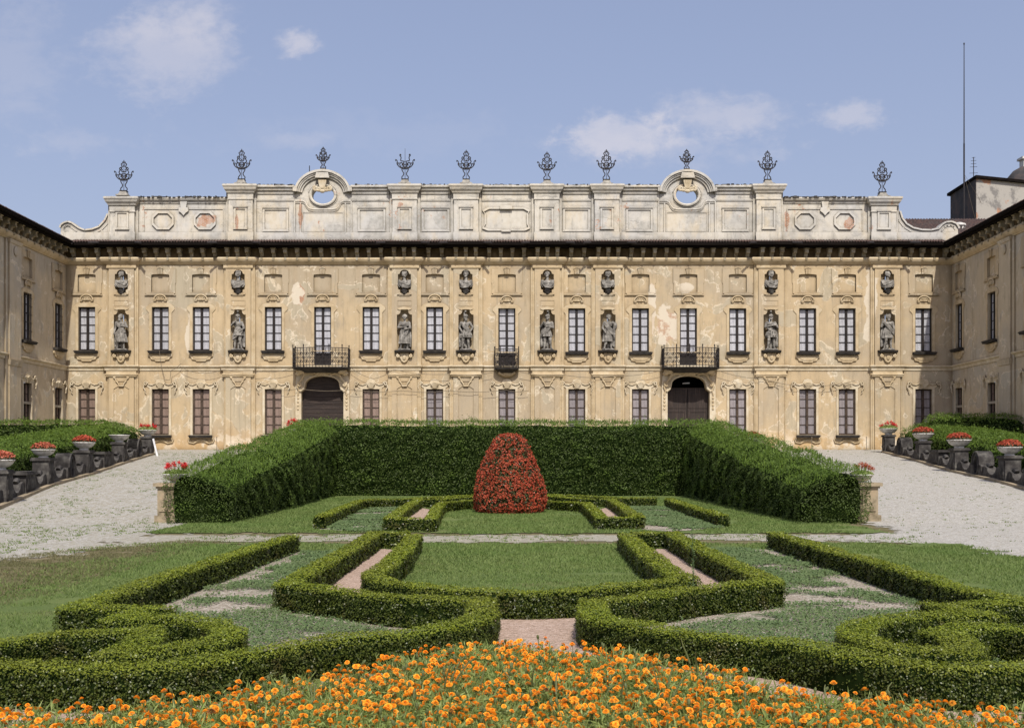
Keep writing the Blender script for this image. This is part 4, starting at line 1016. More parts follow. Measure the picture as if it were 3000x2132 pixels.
    m.plate([(FX(c-9), FZ(693)), (FX(c-15), FZ(691)), (FX(c-16), FZ(689)), (FX(c-6), FZ(686.5)), (FX(c), FZ(684.8)), (FX(c+6), FZ(686.5)), (FX(c+16), FZ(689)), (FX(c+15), FZ(691)), (FX(c+9), FZ(693)), (FX(c+7.5), FZ(691.5)), (FX(c-7.5), FZ(691.5))], [], PY - .05, 0.06)
    pb(m, 'statue_console', M['trim'])
    # curled corner brackets of the ground floor panel
    m = MB()
    for s_ in (-1, 1):
        m.tube([(FX(c + s_*17), PY - .03, FZ(843.5)), (FX(c + s_*12), PY - .05, FZ(846)), (FX(c + s_*11), PY - .05, FZ(851)), (FX(c + s_*6.5), PY - .05, FZ(856)), (FX(c + s_*5), PY - .03, FZ(860.5)), (FX(c), PY - .03, FZ(861.5))], 0.055, 5)
        a, b = sorted((FX(c + s_*17.5), FX(c + s_*12.5))); m.box(a, b, PY - .09, PY - .001, FZ(843.5), FZ(840.8))
    m.box(FX(c-5.5), FX(c+5.5), PY - .09, PY - .001, FZ(862.5), FZ(859.5))
    pb(m, 'panel_bracket', M['trim'])

# plan paths round the courtyard --------------------------
WL_ = 23.0
def court(jh, jd, y=YF, wings=True, lwx=FX(148), rwx=FX(2124), extra=()):
    pts = []
    if wings: pts += [(lwx, y - WL_)]
    pts += [(lwx, y)]
    js = [(FX(c) - jh, FX(c) + jh, jd) for c in PIL] + list(extra)
    for a, b, d in sorted(js): pts += [(a, y), (a, y - d), (b, y - d), (b, y)]
    pts += [(rwx, y)]
    if wings: pts += [(rwx - .036*WL_, y - WL_)]
    return pts
m = MB(); m.sweep(court(35*S, 0.22), [(-.05, FZ(591)), (0.06, FZ(591)), (0.10, FZ(589)), (0.15, FZ(588)), (0.24, FZ(584.5)), (0.30, FZ(580)), (0.26, FZ(577)), (0.20, FZ(576)), (-.05, FZ(576))]); pb(m, 'cornice_moulding', M['trim'])
m = MB(); m.sweep(court(35*S, 0.22), [(-.05, FZ(827)), (0.05, FZ(827)), (0.07, FZ(821)), (0.13, FZ(820)), (0.17, FZ(818.5)), (0.17, FZ(816.5)), (0.09, FZ(815.5)), (-.05, FZ(815))]); pb(m, 'string_course', M['trim_pale'])
m = MB()
for c in PIL:   # capitals of the ground floor pilasters, heads of the upper ones
    m.sweep([(FX(c-33), YF), (FX(c-33), PY - .03), (FX(c+33), PY - .03), (FX(c+33), YF)], [(-.03, FZ(841)), (.03, FZ(841)), (.05, FZ(838.5)), (.09, FZ(837)), (.09, FZ(835.5)), (.02, FZ(834)), (.0, FZ(827.6)), (-.03, FZ(827.6))])
    m.sweep([(FX(c-32), YF), (FX(c-32), PY - .02), (FX(c+32), PY - .02), (FX(c+32), YF)], [(-.03, FZ(600)), (.02, FZ(600)), (.05, FZ(597.5)), (.02, FZ(597)), (.02, FZ(593)), (.07, FZ(591.4)), (-.03, FZ(591.4))])
    m.sweep([(FX(c-33), YF), (FX(c-33), PY - .015), (FX(c+33), PY - .015), (FX(c+33), YF)], [(-.03, FZ(814.6)), (.04, FZ(814.6)), (.02, FZ(790)), (.05, FZ(788)), (-.03, FZ(788))]) if False else None
pb(m, 'capitals', M['trim'])
# corbels
cb = MB(); cw = 4.0*S
pr = [(0.0, FZ(577)-FZ(577)), (-.10, 0.02), (-.20, 0.10), (-.24, .22), (-.20, .32), (-.34, .42), (-.55, .47), (-.60, .56), (-.60, .66), (0.0, .66)]
def yzprism(m, pr, x0, x1):
    n = len(pr); vs = [(x0, y, z) for y, z in pr] + [(x1, y, z) for y, z in pr]
    m.add(vs, [tuple(range(n)), tuple(range(n, 2*n))] + [(i, (i+1) % n, n + (i+1) % n, n + i) for i in range(n)])
pr = [(0.0, .05), (-.10, .06), (-.15, .16), (-.17, .26), (-.36, .30), (-.42, .36), (-.42, .62), (0.0, .62)]
yzprism(cb, pr, -cw, cw); yzprism(cb, [(0, .56), (-.48, .56), (-.52, .68), (0, .68)], -cw*1.25, cw*1.25)
cb.tube([(-cw*.9, -.41, .33), (cw*.9, -.41, .33)], .05, 6)
cb.plate([(-cw*.6, -.02), (cw*.6, -.02), (cw*.7, -.14), (0, -.22), (-cw*.7, -.14)], [], -.335, .2)
CBM = cb.mesh('corbel', M['corbel'])
m = MB(); m.sweep(court(28.6*S, 0.215), [(-.04, FZ(576.3)), (.012, FZ(576.3)), (.012, FZ(553)), (-.04, FZ(553))]); pb(m, 'frieze', M['frieze'])  # band behind the corbels, coloured dark to deepen the eave shadow
def bayfill(a, b, n): return [lerp(a, b, (i + .5)/n) for i in range(n)]
zcb = FZ(576)
breaks = [148] + sum([[c - 35, c + 35] for c in PIL], []) + [2124]
for i in range(0, len(breaks) - 1):
    a, b = breaks[i], breaks[i+1]; pil = i % 2 == 1
    nn = 3 if pil else max(2, round((b - a - 8)/ (26.5 if (b-a) > 120 else 24)))
    for x in bayfill(a + (2 if pil else 4), b - (2 if pil else 4), nn):
        link('corbel', CBM, pal, (FX(x) - PX, (-0.22 if pil else 0.0), zcb - PZ))
for i in range(21):
    d = 0.9 + i*0.95
    link('corbel', CBM, pal, (FX(148) - PX, -d, zcb - PZ), rotz=PI/2)
    link('corbel', CBM, pal, (FX(2124) - .036*d - PX, -d, zcb - PZ), rotz=-PI/2 - .036)
# eaves: timber soffit, gutter and tiled verge
OUT = 0.66
jw = 44*S - OUT
m = MB(); m.sweep(court(jw, 0.22), [(-.1, FZ(554.5)), (OUT - .20, FZ(554.5)), (OUT - .16, FZ(556.5)), (OUT, FZ(556.5)), (OUT, FZ(545.2)), (-.1, FZ(545.5) + .1)]); pb(m, 'eaves', M['eave'])
m = MB(); m.sweep(court(jw, 0.22), [(OUT + .01, FZ(549)), (OUT + .04, FZ(552)), (OUT + .12, FZ(553.4)), (OUT + .2, FZ(552)), (OUT + .23, FZ(546)), (OUT + .19, FZ(546)), (OUT + .12, FZ(551.5)), (OUT + .05, FZ(547))]); pb(m, 'gutter', M['eave'])
m = MB()
for c in PIL:
    for s_ in (-1, 1):
        x0 = FX(c + s_*44); m.tube([(x0 - s_*.15, YF - OUT - .35, FZ(548)), (x0 + s_*.42, YF - OUT - .85, FZ(551.5))], 0.075, 8)
for s_, xx in ((1, 166), (-1, 2106)): m.tube([(FX(xx), YF - OUT - .1, FZ(547)), (FX(xx) + s_*.3, YF - OUT - .6, FZ(551))], 0.075, 8)
pb(m, 'rainwater_spouts', M['iron'])
# tile courses: corrugated strip of pan tiles
def tiles(m, p0, p1, along, rise0, rise1, pitch=0.19, amp=0.045):
    """p0->p1 eave line; along = inward vector (unit); rises at eave and top with length"""
    L_ = math.hypot(p1[0]-p0[0], p1[1]-p0[1]); n = int(L_/pitch)*4
    vs = []; fs = []
    rows = 7; ln = along[2]
    for r in range(rows + 1):
        for i in range(n + 1):
            t = i/n; x = lerp(p0[0], p1[0], t); y = lerp(p0[1], p1[1], t)
            h = amp*math.sin(i*PI/2) + random.uniform(-.008, .012)
            q = r/rows
            vs.append((x + along[0]*ln*q, y + along[1]*ln*q, lerp(rise0, rise1, q) + h + (0.03 if r % 2 == 0 else 0)))
    for r in range(rows):
        for i in range(n): fs.append((r*(n+1)+i, r*(n+1)+i+1, (r+1)*(n+1)+i+1, (r+1)*(n+1)+i))
    m.add(vs, fs)
m = MB()
tiles(m, (FX(165), YF - OUT - .12), (FX(2107), YF - OUT - .12), (0, 1, .97), FZ(544.8), FZ(544.8) + .31)
tiles(m, (FX(148) + OUT + .1, YF - OUT), (FX(148) + OUT + .1, YF - WL_), (-1, 0, 9.0), FZ(544.5), FZ(544.5) + 3.2)
tiles(m, (FX(2124) - OUT - .1, YF - OUT), (FX(2124) - OUT - .1 - .036*WL_, YF - WL_), (1, 0, 9.0), FZ(544.5), FZ(544.5) + 3.2)
tiles(m, (FX(2036), YF + 1.5), (FX(2036) + 12, YF + 1.5), (0.15, 1, 7.0), FZ(520), FZ(520) + 2.9, 0.22, 0.05)
pb(m, 'roof', M['tile'])

# wing walls and their openings -----------------------------
def wing(side):
    # local frame: x runs along the wing, facade faces -Y, origin at the inner corner on the ground
    if side == 'L': mat = Matrix.Translation((FX(148), YF, 0)) @ Matrix.Rotation(PI/2, 4, 'Z'); sgn = -1; wd = [1.35, 6.05, 11.6, 15.6, 20.2]; pl = [8.1, 17.9]
    else: mat = Matrix.Translation((FX(2124), YF, 0)) @ Matrix.Rotation(-PI/2 - .036, 4, 'Z'); sgn = 1; wd = [1.27, 6.45, 11.6, 15.6, 20.2]; pl = [8.7, 17.9]
    def P_(m): m.xf(mat); return m
    m = MB()
    bays = [(0, 3.5, wd[0]), (3.5, 7.3, wd[1]), (7.3, 9.8, None), (9.8, 13.6, wd[2]), (13.6, 17, wd[3]), (17, 18.8, None), (18.8, WL_, wd[4])]
    for a, b, c in bays:
        holes = []
        a2, b2 = sorted((sgn*a, sgn*b))
        if c is not None:
            for (t, bt) in ((684, 781), (866, 970), (612, 652)):
                holes.append([(sgn*c - 19*S, FZ(bt)), (sgn*c + 19*S, FZ(bt)), (sgn*c + 19*S, FZ(t)), (sgn*c - 19*S, FZ(t))])
        m.plate([(a2, ZG), (b2, ZG), (b2, FZ(548)), (a2, FZ(548))], holes, 0, .4, False)
    pb(P_(m), 'wall', M['wing'])
    m = MB(); a2, b2 = sorted((sgn*WL_, sgn*(WL_ - .4))); m.box(a2, b2, .41, 9.0, ZG, FZ(548)); m.plate([(a2, FZ(548)), (b2, FZ(548)), (b2, FZ(548) - .1), (a2, FZ(548) - .1)], [], 0, .4)
    e0 = sgn*WL_; m.add([(e0, -.4, FZ(548)), (e0, 9.0, FZ(548)), (e0, 9.0, FZ(548) + 3.4)], [(0, 1, 2)]); pb(P_(m), 'end_wall', M['wing'])
    rz = PI/2 if side == 'L' else -PI/2 - .036
    for c in wd:
        w0 = mat @ Vector((sgn*c, 0, 0))
        for me, z in ((bp_mesh, FZ(652)), (SU, FZ(781)), (SILL, FZ(781)), (AP, FZ(781)), (SL, FZ(970))):
            link(me.name.split('.')[0], me, pal, (w0.x - PX, w0.y - YF, z - PZ), rz)
        cp(WU, (w0.x - PX, w0.y - YF, FZ(781) - PZ), pal, rz)
        cp(WL, (w0.x - PX, w0.y - YF, FZ(970) - PZ), pal, rz)
        m = MB(); m.box(sgn*c - 19*S, sgn*c + 19*S, .02, .3, FZ(911), FZ(906)); pb(P_(m), 'transom', M['transom'])
        if side == 'L' :    # iron grille in front of the upper windows
            m = MB()
            for q in range(6): z = FZ(778 - q*17); m.tube([(sgn*c - 20.5*S, -.04, z), (sgn*c + 20.5*S, -.04, z)], .018, 5)
            for q in (-12, -4, 4, 12): m.tube([(sgn*c + q*S, -.05, FZ(781)), (sgn*c + q*S, -.05, FZ(684))], .014, 5)
            pb(P_(m), 'window_grille', M['iron'])
    for c in pl:
        m = MB(); x = sgn*c; hw = .75
        m.plate([(x-hw, ZG), (x+hw, ZG), (x+hw, FZ(591)), (x-hw, FZ(591))], [], -.2, .22, False)
        m.sweep([(x-hw, 0), (x-hw, -.2), (x+hw, -.2), (x+hw, 0)], [(-.03, FZ(600)), (.04, FZ(598)), (.10, FZ(591.2)), (-.03, FZ(591.2))])
        m.sweep([(x-hw, 0), (x-hw, -.2), (x+hw, -.2), (x+hw, 0)], [(-.03, FZ(840)), (.04, FZ(839)), (.12, FZ(828)), (-.03, FZ(828))])
        m.ell((x, -.24, FZ(612)), (.25, .08, .3), 10)
        pb(P_(m), 'pilaster', M['wing'])
        m = MB()
        for s_ in (-1, 1): m.box(x + s_*(hw + .16) - .13, x + s_*(hw + .16) + .13, -.1, .02, ZG, FZ(592))
        pb(P_(m), 'pilaster_strip', M['wing'])
wing('L'); wing('R')

# gates ------------------------------------------------------
for gi, c in enumerate(GATES):
    m = MB()
    if gi == 0:
        m.plate(gate_outline(c, 1.0), [], YF + .38, .08)
        for q in range(18):
            z = FZ(1004) + q*.285
            if z < FZ(850): m.box(FX(c - 45), FX(c + 45), YF + .36, YF + .379, z + .012, z + .27)
        m.box(FX(c) - .02, FX(c) + .02, YF + .34, YF + .3595, FZ(1004), FZ(842))
        pb(m, 'gate', M['plank'])
    else:
        for s_ in (-1, 1):
            a, b = sorted((FX(c + s_*.6), FX(c + s_*47)))
            m.box(a, b, YF + .46, YF + .52, FZ(1006), FZ(867))
            for z0, z1 in ((FZ(1000), FZ(915)), (FZ(910), FZ(870))):
                a2, b2 = sorted((FX(c + s_*6), FX(c + s_*42)))
                m.plate([(a2 - .12, z0 - .0), (b2 + .12, z0), (b2 + .12, z1), (a2 - .12, z1)], [[(a2, z0 + .12), (b2, z0 + .12), (b2, z1 - .12), (a2, z1 - .12)]], YF + .43, .035)
        m.box(FX(c-48), FX(c+48), YF + .44, YF + .55, FZ(867), FZ(864.5))
        pb(m, 'gate', M['plank_v'])
        m = MB(); m.box(FX(c-60), FX(c+60), YF + 3.0, YF + 3.1, FZ(1010), FZ(830)); m.box(FX(c-60), FX(c+60), YF + .42, YF + 3, FZ(836), FZ(832))
        m.box(FX(c-62), FX(c-60), YF + .42, YF + 3, FZ(1010), FZ(832)); m.box(FX(c+60), FX(c+62), YF + .42, YF + 3, FZ(1010), FZ(832))
        pb(m, 'passage', M['black'])
        m = MB(); m.tube([(FX(c-8), YF + .9, FZ(853.5)), (FX(c+8), YF + .9, FZ(852.5))], .045, 8); pb(m, 'tube_lamp', M['white'])
    # pale stone surround, carved consoles and swags under the balcony
    m = MB()
    out = [(FX(c-60), FZ(1010)), (FX(c-60), FZ(866)), (FX(c-58), FZ(840)), (FX(c-50), FZ(826)), (FX(c+50), FZ(826)), (FX(c+58), FZ(840)), (FX(c+60), FZ(866)), (FX(c+60), FZ(1010))]
    m.plate(out, [gate_outline(c)], YF - .13, .14, False)
    pts = [(x, YF - .16, z) for x, z in gate_outline(c, 2.2)[2:]]; m.tube(pts, .07, 6)
    pb(m, 'gate_surround', M['trim_pale'])
    m = MB()
    for s_ in (-1, 1):
        m.tube([(FX(c + s_*18), YF - .3, FZ(836)), (FX(c + s_*30), YF - .32, FZ(833)), (FX(c + s_*40), YF - .34, FZ(838)), (FX(c + s_*44), YF - .3, FZ(846)), (FX(c + s_*50), YF - .26, FZ(853)), (FX(c + s_*56), YF - .22, FZ(852))], .11, 7, r2=.06)
        m.tube(spiral(FX(c + s_*50), FZ(858), 5*S, PI/2, -s_*1.4, YF - .24), .07, 6)
        m.tube(spiral(FX(c + s_*38), FZ(829), 5.5*S, -PI/2, s_*1.4, YF - .38), .10, 6)
        m.ell((FX(c + s_*46), YF - .5, FZ(829)), (.34, .3, .22), 10); m.ell((FX(c + s_*52), YF - .4, FZ(834)), (.22, .22, .16), 8)
        m.tube([(FX(c + s_*56), YF - .2, FZ(862)), (FX(c + s_*52), YF - .2, FZ(872)), (FX(c + s_*55), YF - .18, FZ(884))], .07, 6, r2=.03)
        for q in range(5): m.ell((FX(c + s_*54), YF - .15, FZ(880 + q*8)), (.08, .05, .1), 8)
    m.tube([(FX(c-22), YF - .3, FZ(830)), (FX(c-10), YF - .36, FZ(835)), (FX(c), YF - .4, FZ(833)), (FX(c+10), YF - .36, FZ(835)), (FX(c+22), YF - .3, FZ(830))], .12, 7)
    for q in (-1, 0, 1): m.ell((FX(c + q*7), YF - .42, FZ(832.5)), (.15, .14, .16), 8)
    pb(m, 'gate_carving', M['trim'])
# balconies ---------------------------------------------------
def balcony(c, hw, depth, b):
    zb = FZ(822); zt_ = FZ(780 if hw > 1.5 else 781)
    X = FX(c)
    bow = [(X - hw, YF - .02), (X - hw, YF - depth*.62), (X - hw*.80, YF - depth*.80), (X - hw*.4, YF - depth*.95), (X, YF - depth), (X + hw*.4, YF - depth*.95), (X + hw*.80, YF - depth*.80), (X + hw, YF - depth*.62), (X + hw, YF - .02)]
    m = MB(); n = len(bow)
    for (o, z0, z1) in ((1.0, zb - .10, zb), (1.03, zb - .05, zb - .02)):
        vs = [(X + (x - X)*o, YF + (y - YF)*o, z) for z in (z0, z1) for x, y in bow]
        m.add(vs, [tuple(range(n)), tuple(range(n, 2*n))] + [(i, (i+1) % n, n+(i+1) % n, n+i) for i in range(n)])
    vs = [(X + (x - X)*s_, YF + (y - YF)*s_, z) for s_, z in ((.97, zb - .105), (.8, zb - .2), (.62, zb - .34)) for x, y in bow]
    m.add(vs, [(r*n+i, r*n+i+1, (r+1)*n+i+1, (r+1)*n+i) for r in range(2) for i in range(n-1)] + [tuple(range(2*n, 3*n))])
    slab = pb(m, 'balcony', M['sill'])
    m = MB()
    path = [Vector((x, y, 0)) for x, y in bow]
    m.tube([(p.x, p.y, zt_) for p in path], .03, 6); m.tube([(p.x, p.y, zb + .12) for p in path], .025, 6); m.tube([(p.x, p.y, zt_ - .14) for p in path], .016, 5)
    # points at even spacing along the rail
    seg = [(path[i+1]-path[i]).length for i in range(n-1)]; tot = sum(seg)
    def at(d):
        for i, l in enumerate(seg):
            if d <= l or i == n-2: return path[i] + (path[i+1]-path[i])*min(1, d/l), (path[i+1]-path[i]).normalized()
            d -= l
    k = max(10, int(tot/.215)); 
    for i in range(k + 1):
        p, d = at(tot*i/k); big = i % 4 == 0
        m.tube([(p.x, p.y, zb), (p.x, p.y, zt_ + (.16 if big else 0))], .034 if big else .018, 6)
        if big: m.ell((p.x, p.y, zt_ + .2), (.045, .045, .06), 6)
        if i < k:
            q, d2 = at(tot*(i + .5)/k); H = zt_ - .14 - zb - .12
            for f_, rr, tn in ((.25, .085, 1.2), (.5, .07, -1.2), (.76, .085, 1.2)):
                pts = []
                for j in range(13):
                    a = tn*2*PI*j/12 + (PI/2 if i % 2 else -PI/2); r_ = rr*lerp(1.15, .25, j/12)
                    pts.append((q.x + d2.x*r_*math.cos(a), q.y + d2.y*r_*math.cos(a), zb + .12 + H*f_ + r_*1.25*math.sin(a)))
                m.tube(pts, .020, 4)
    r_ = m.build('railing', M['iron'], slab, PORG)
balcony(720, 61*S, 1.45, 0); balcony(1538, 61*S, 1.45, 0); balcony(1130.5, 26.5*S, .75, 0)
m = MB()   # carved underside of the small balcony
for s_ in (-1, 1): m.tube([(FX(1131 + s_*18), YF - .3, FZ(831)), (FX(1131 + s_*10), YF - .25, FZ(836)), (FX(1131), YF - .2, FZ(839))], .12, 7)
m.ell((FX(1131), YF - .2, FZ(833)), (.4, .22, .25), 12); pb(m, 'balcony_console', M['trim'])

# parapet ----------------------------------------------------
YA = YF + 0.25
vol_l = [(132, 540), (132, 507), (134, 501), (141, 496), (149, 494), (157, 496.5), (163, 501), (173, 508), (187, 513), (203, 511), (219, 505), (232, 491), (239, 476), (242, 452)]
vol_r = [(2008, 452), (2010, 470), (2015, 486), (2025, 499), (2040, 508), (2060, 512.5), (2080, 513), (2098, 509), (2106, 500), (2114, 495), (2126, 494), (2136, 498), (2141, 506), (2142, 540)]
def ell_arc(c, cz, rx, rz, a0, a1, n=18): return [(c + rx*math.cos(lerp(a0, a1, i/n)), cz - rz*math.sin(lerp(a0, a1, i/n))) for i in range(n + 1)]
PC = [719.5, 1534]
def pts2(l): return [(FX(a), FZ(b)) for a, b in l]
def oval(c): return [(c + 25*math.cos(2*PI*i/24), 434 - 19.5*math.sin(2*PI*i/24)) for i in range(24)]
m = MB()
m.plate(pts2(vol_l[::-1]) if False else pts2(vol_l + [(245, 452), (245, 540)]), [], YA, .55)
m.plate(pts2([(2005, 540), (2005, 452)] + vol_r), [], YA, .55)
m.plate(pts2([(245, 540), (508, 540), (508, 446), (245, 446)]), [], YA, .6)
m.plate(pts2([(1745, 540), (2005, 540), (2005, 446), (1745, 446)]), [], YA, .6)
for a, b in ((508, 640), (800, 1455), (1615, 1745)): m.plate(pts2([(a, 540), (b, 540), (b, 418), (a, 418)]), [], YA, .6)
for c in PC:
    a, b = (640, 800) if c < 1000 else (1455, 1615)
    top = ell_arc(c, 430, 57, 46, 0, PI)
    m.plate(pts2([(a, 540), (b, 540), (b, 418), (c + 56, 418)] + [p for p in top if p[1] < 418] + [(c - 56, 418), (a, 418)]), [pts2(oval(c))], YA, .6)
pb(m, 'parapet', M['attic'])
# coping on the volutes
for v in (vol_l[1:-1], vol_r[1:-1]):
    m = MB()
    for i in range(len(v) - 1):
        (a, b), (c_, d_) = v[i], v[i+1]
        x0, z0, x1, z1 = FX(a), FZ(b), FX(c_), FZ(d_); l = math.hypot(x1-x0, z1-z0); nx, nz = -(z1-z0)/l, (x1-x0)/l
        m.plate([(x0 - nx*.02, z0 - nz*.02), (x1 - nx*.02, z1 - nz*.02), (x1 + nx*.09, z1 + nz*.09), (x0 + nx*.09, z0 + nz*.09)], [], YA - .10, .75)
        m.plate([(x0 - nx*.28, z0 - nz*.28), (x1 - nx*.28, z1 - nz*.28), (x1 - nx*.21, z1 - nz*.21), (x0 - nx*.21, z0 - nz*.21)], [], YA - .04, .05)
    pb(m, 'volute_coping', M['attic'])
# piers
APIER = [(273, 0), (537, 1), (903, 1), (1040, 1), (1220, 1), (1354, 1), (1715, 1), (1972, 0)]
for c, hi in APIER:
    m = MB(); tp = 418 if hi else 446; d = .28
    for (w, dd) in ((33.5, .10), (27, .28)):
        m.box(FX(c - w), FX(c + w), YA - dd, YA + .3 + dd*.2, FZ(540.2), FZ(tp - dd*2))
    t, b = (465, 509) if hi else (474, 510)
    m.plate(pts2([(c-14.5, b+1.5), (c+14.5, b+1.5), (c+14.5, t-2), (c-14.5, t-2)]), [pts2([(c-10.5, b-2), (c+10.5, b-2), (c+10.5, t+2), (c-10.5, t+2)])], YA - .34, .07)
    m.box(FX(c-16), FX(c+16), YA - .40, YA - .27, FZ(t-2), FZ(t-4)); m.box(FX(c-16), FX(c+16), YA - .37, YA - .27, FZ(b+3.2), FZ(b+1.6))
    m.box(FX(c-28.5), FX(c+28.5), YA - .33, YA - .281, FZ(540.1), FZ(518))
    # cap: stepped mouldings
    z0 = tp + 28
    prof = [(-.05, FZ(z0)), (.03, FZ(z0)), (.05, FZ(z0-2)), (.02, FZ(z0-3.5)), (.03, FZ(z0-13)), (.10, FZ(z0-15)), (.14, FZ(z0-18)), (.24, FZ(z0-22)), (.28, FZ(z0-26)), (.34, FZ(z0-29)), (.34, FZ(z0-32)), (.28, FZ(z0-33.5)), (-.05, FZ(z0-33.5))]
    m.sweep([(FX(c-27.5), YA + .45), (FX(c-27.5), YA - .29), (FX(c+27.5), YA - .29), (FX(c+27.5), YA + .45)], prof)
    m.box(FX(c-28), FX(c+28), YA - .3, YA + .7, FZ(tp - 3), FZ(tp - 4.8))
    pb(m, 'parapet_pier', M['attic'])
# running mouldings
def run(m, a, b, top, y=YA):
    prof = [(-.03, FZ(top+34)), (.05, FZ(top+34)), (.07, FZ(top+31)), (.03, FZ(top+30)), (.03, FZ(top+20)), (.10, FZ(top+18.5)), (.13, FZ(top+14)), (.24, FZ(top+11)), (.26, FZ(top+7)), (.36, FZ(top+5)), (.36, FZ(top+1.5)), (.30, FZ(top)), (-.5, FZ(top - .5))]
    m.sweep([(FX(a), y), (FX(b), y)], prof)
def runlow(m, a, b, top):
    prof = [(-.03, FZ(top+14)), (.05, FZ(top+13)), (.09, FZ(top+9)), (.20, FZ(top+6)), (.26, FZ(top+2)), (.22, FZ(top)), (-.5, FZ(top-.3))]
    m.sweep([(FX(a), YA), (FX(b), YA)], prof)
def moss(m, a, b, top):
    x = a
    while x < b:
        w_ = random.uniform(2, 7); m.box(FX(x), FX(min(x + w_, b)), YA - random.uniform(.2, .38), YA + .3, FZ(top) - .05, FZ(top) + random.uniform(.01, .09)); x += w_ + random.choice((0, 0, 1, 4))
for a, b in ((570, 656), (783, 868), (938, 1005), (1075, 1185), (1255, 1320), (1389, 1472), (1596, 1682)):
    m = MB(); run(m, a, b, 413); pb(m, 'parapet_cornice', M['attic']); m = MB(); moss(m, a, b, 413); pb(m, 'mossy_coping', M['stone'])
for a, b in ((306, 505), (1750, 1938)):
    m = MB(); runlow(m, a, b, 440); pb(m, 'parapet_cornice', M['attic']); m = MB(); moss(m, a, b, 440); pb(m, 'mossy_coping', M['stone'])
# cornice bent over the two arched gables
for c in PC:
    m = MB()
    for k_, (o, dd) in enumerate(((0, .36), (3.5, .28), (7, .22), (11.5, .12))):
        outer = ell_arc(c, 430, 62.5 - o, 51.5 - o, 0.05, PI - .05, 26); inner = ell_arc(c, 430, 62.5 - o - 5, 51.5 - o - 5, 0.05, PI - .05, 26)
        n = len(outer)
        for i in range(n - 1):
            m.plate(pts2([outer[i], outer[i+1], inner[i+1], inner[i]]), [], YA - dd, dd + (.6 if k_ == 0 else .01))
    for s_ in (-1, 1):
        m.box(*sorted((FX(c + s_*56), FX(c + s_*66))), YA - .33, YA + .3, FZ(427), FZ(415))
    # moulding band sagging under the oval
    sag = [(-63, 447), (-46, 447), (-40, 450), (-36, 458), (-31, 464), (-20, 466), (0, 466), (20, 466), (31, 464), (36, 458), (40, 450), (46, 447), (63, 447)]
    m.tube([(FX(c + a), YA - .02, FZ(b)) for a, b in sag], .075, 6)
    m.tube([(FX(c + a*1.0), YA - .01, FZ(b + 4)) for a, b in sag], .05, 6)
    ring = oval(c); m.tube([(FX(a), YA - .05, FZ(b)) for a, b in [(c + (p-c)*1.12, 434 + (q-434)*1.15) for p, q in ring + ring[:1]]], .11, 8)
    m.tube([(FX(a), YA - .0, FZ(b)) for a, b in [(c + (p-c)*1.32, 434 + (q-434)*1.4) for p, q in (ring + ring)[14:36]]], .05, 6)
    for s_ in (-1, 1):
        m.box(*sorted((FX(c + s_*49), FX(c + s_*51.5))), YA - .06, YA + .05, FZ(540), FZ(450))
        m.box(*sorted((FX(c + s_*62), FX(c + s_*64.5))), YA - .08, YA + .05, FZ(540), FZ(447))
    m.plate(pts2([(c-16, 398), (c+16, 398), (c+13, 386), (c-13, 386)]), [], YA - .42, .2)
    pb(m, 'arched_gable', M['attic'])
# plinth of the parapet
for a, b in ((246, 244), (301, 508), (566, 874), (932, 1010), (1070, 1190), (1250, 1325), (1384, 1686), (1744, 1942), (2001, 2135), (140, 244)):
    m = MB()
    if b > a: m.box(FX(a), FX(b), YA - .07, YA + .02, FZ(540.1), FZ(517)); pb(m, 'parapet_plinth', M['attic'])
# panels
def frame_poly(m, outer, inner, y, d): m.plate(pts2(outer), [pts2(inner)], y, d)
def pan(m): return pb(m, 'parapet_panel', M['attic'])
def rpan(a, b, t, bt):
    m = MB()
    frame_poly(m, [(a, bt), (b, bt), (b, t), (a, t)], [(a+4, bt-4), (b-4, bt-4), (b-4, t+4), (a+4, t+4)], YA - .07, .075)
    m.box(FX(a-1), FX(b+1), YA - .13, YA - .06, FZ(t), FZ(t-2.2)); m.box(FX(a-1), FX(b+1), YA - .11, YA - .06, FZ(bt+1.8), FZ(bt)); pan(m)
for a, b in ((585, 642), (798, 859), (941, 1002), (1257, 1317), (1398, 1457), (1613, 1672)): rpan(a, b, 463, 514)
def oct_(a, b, t, bt, k):
    return [(a+k, bt), (b-k, bt), (b, bt-k), (b, t+k), (b-k, t), (a+k, t), (a, t+k), (a, bt-k)]
for a, b in ((337, 386), (431, 480), (1775, 1822), (1863, 1911)):
    m = MB(); frame_poly(m, oct_(a, b, 471, 511, 11), oct_(a+4, b-4, 475, 507, 10), YA - .10, .105); pan(m)
o = [(1076, 509), (1089, 514), (1171, 514), (1183, 509), (1179, 500), (1179, 475), (1183, 468), (1171, 461), (1089, 461), (1076, 468), (1081, 475), (1081, 500)]
i_ = [(1129.5 + (a-1129.5)*.93, 487.5 + (b-487.5)*.84) for a, b in o]
m = MB(); frame_poly(m, o, i_, YA - .10, .105)
m.box(FX(1116), FX(1143), YA - .2, YA - .02, FZ(466), FZ(458)); m.box(FX(1119), FX(1140), YA - .18, YA - .02, FZ(516.5), FZ(512)); pan(m)
for a, b in ((318, 497), (1758, 1928)):
    m = MB()
    m.box(FX(a), FX(b), YA - .05, YA + .01, FZ(465.5), FZ(463.8)); m.box(FX(a), FX(a+1.6), YA - .045, YA + .01, FZ(514), FZ(465.6)); m.box(FX(b-1.6), FX(b), YA - .045, YA + .01, FZ(514), FZ(465.6))
    c = 408 if a < 1000 else 1842.5
    m.plate(pts2([(c-10, 462), (c-11, 470), (c-5, 474), (c, 480), (c+5, 474), (c+11, 470), (c+10, 462), (c+6, 462), (c+9, 441), (c-9, 441), (c-6, 462)]), [], YA - .13, .135); pan(m)
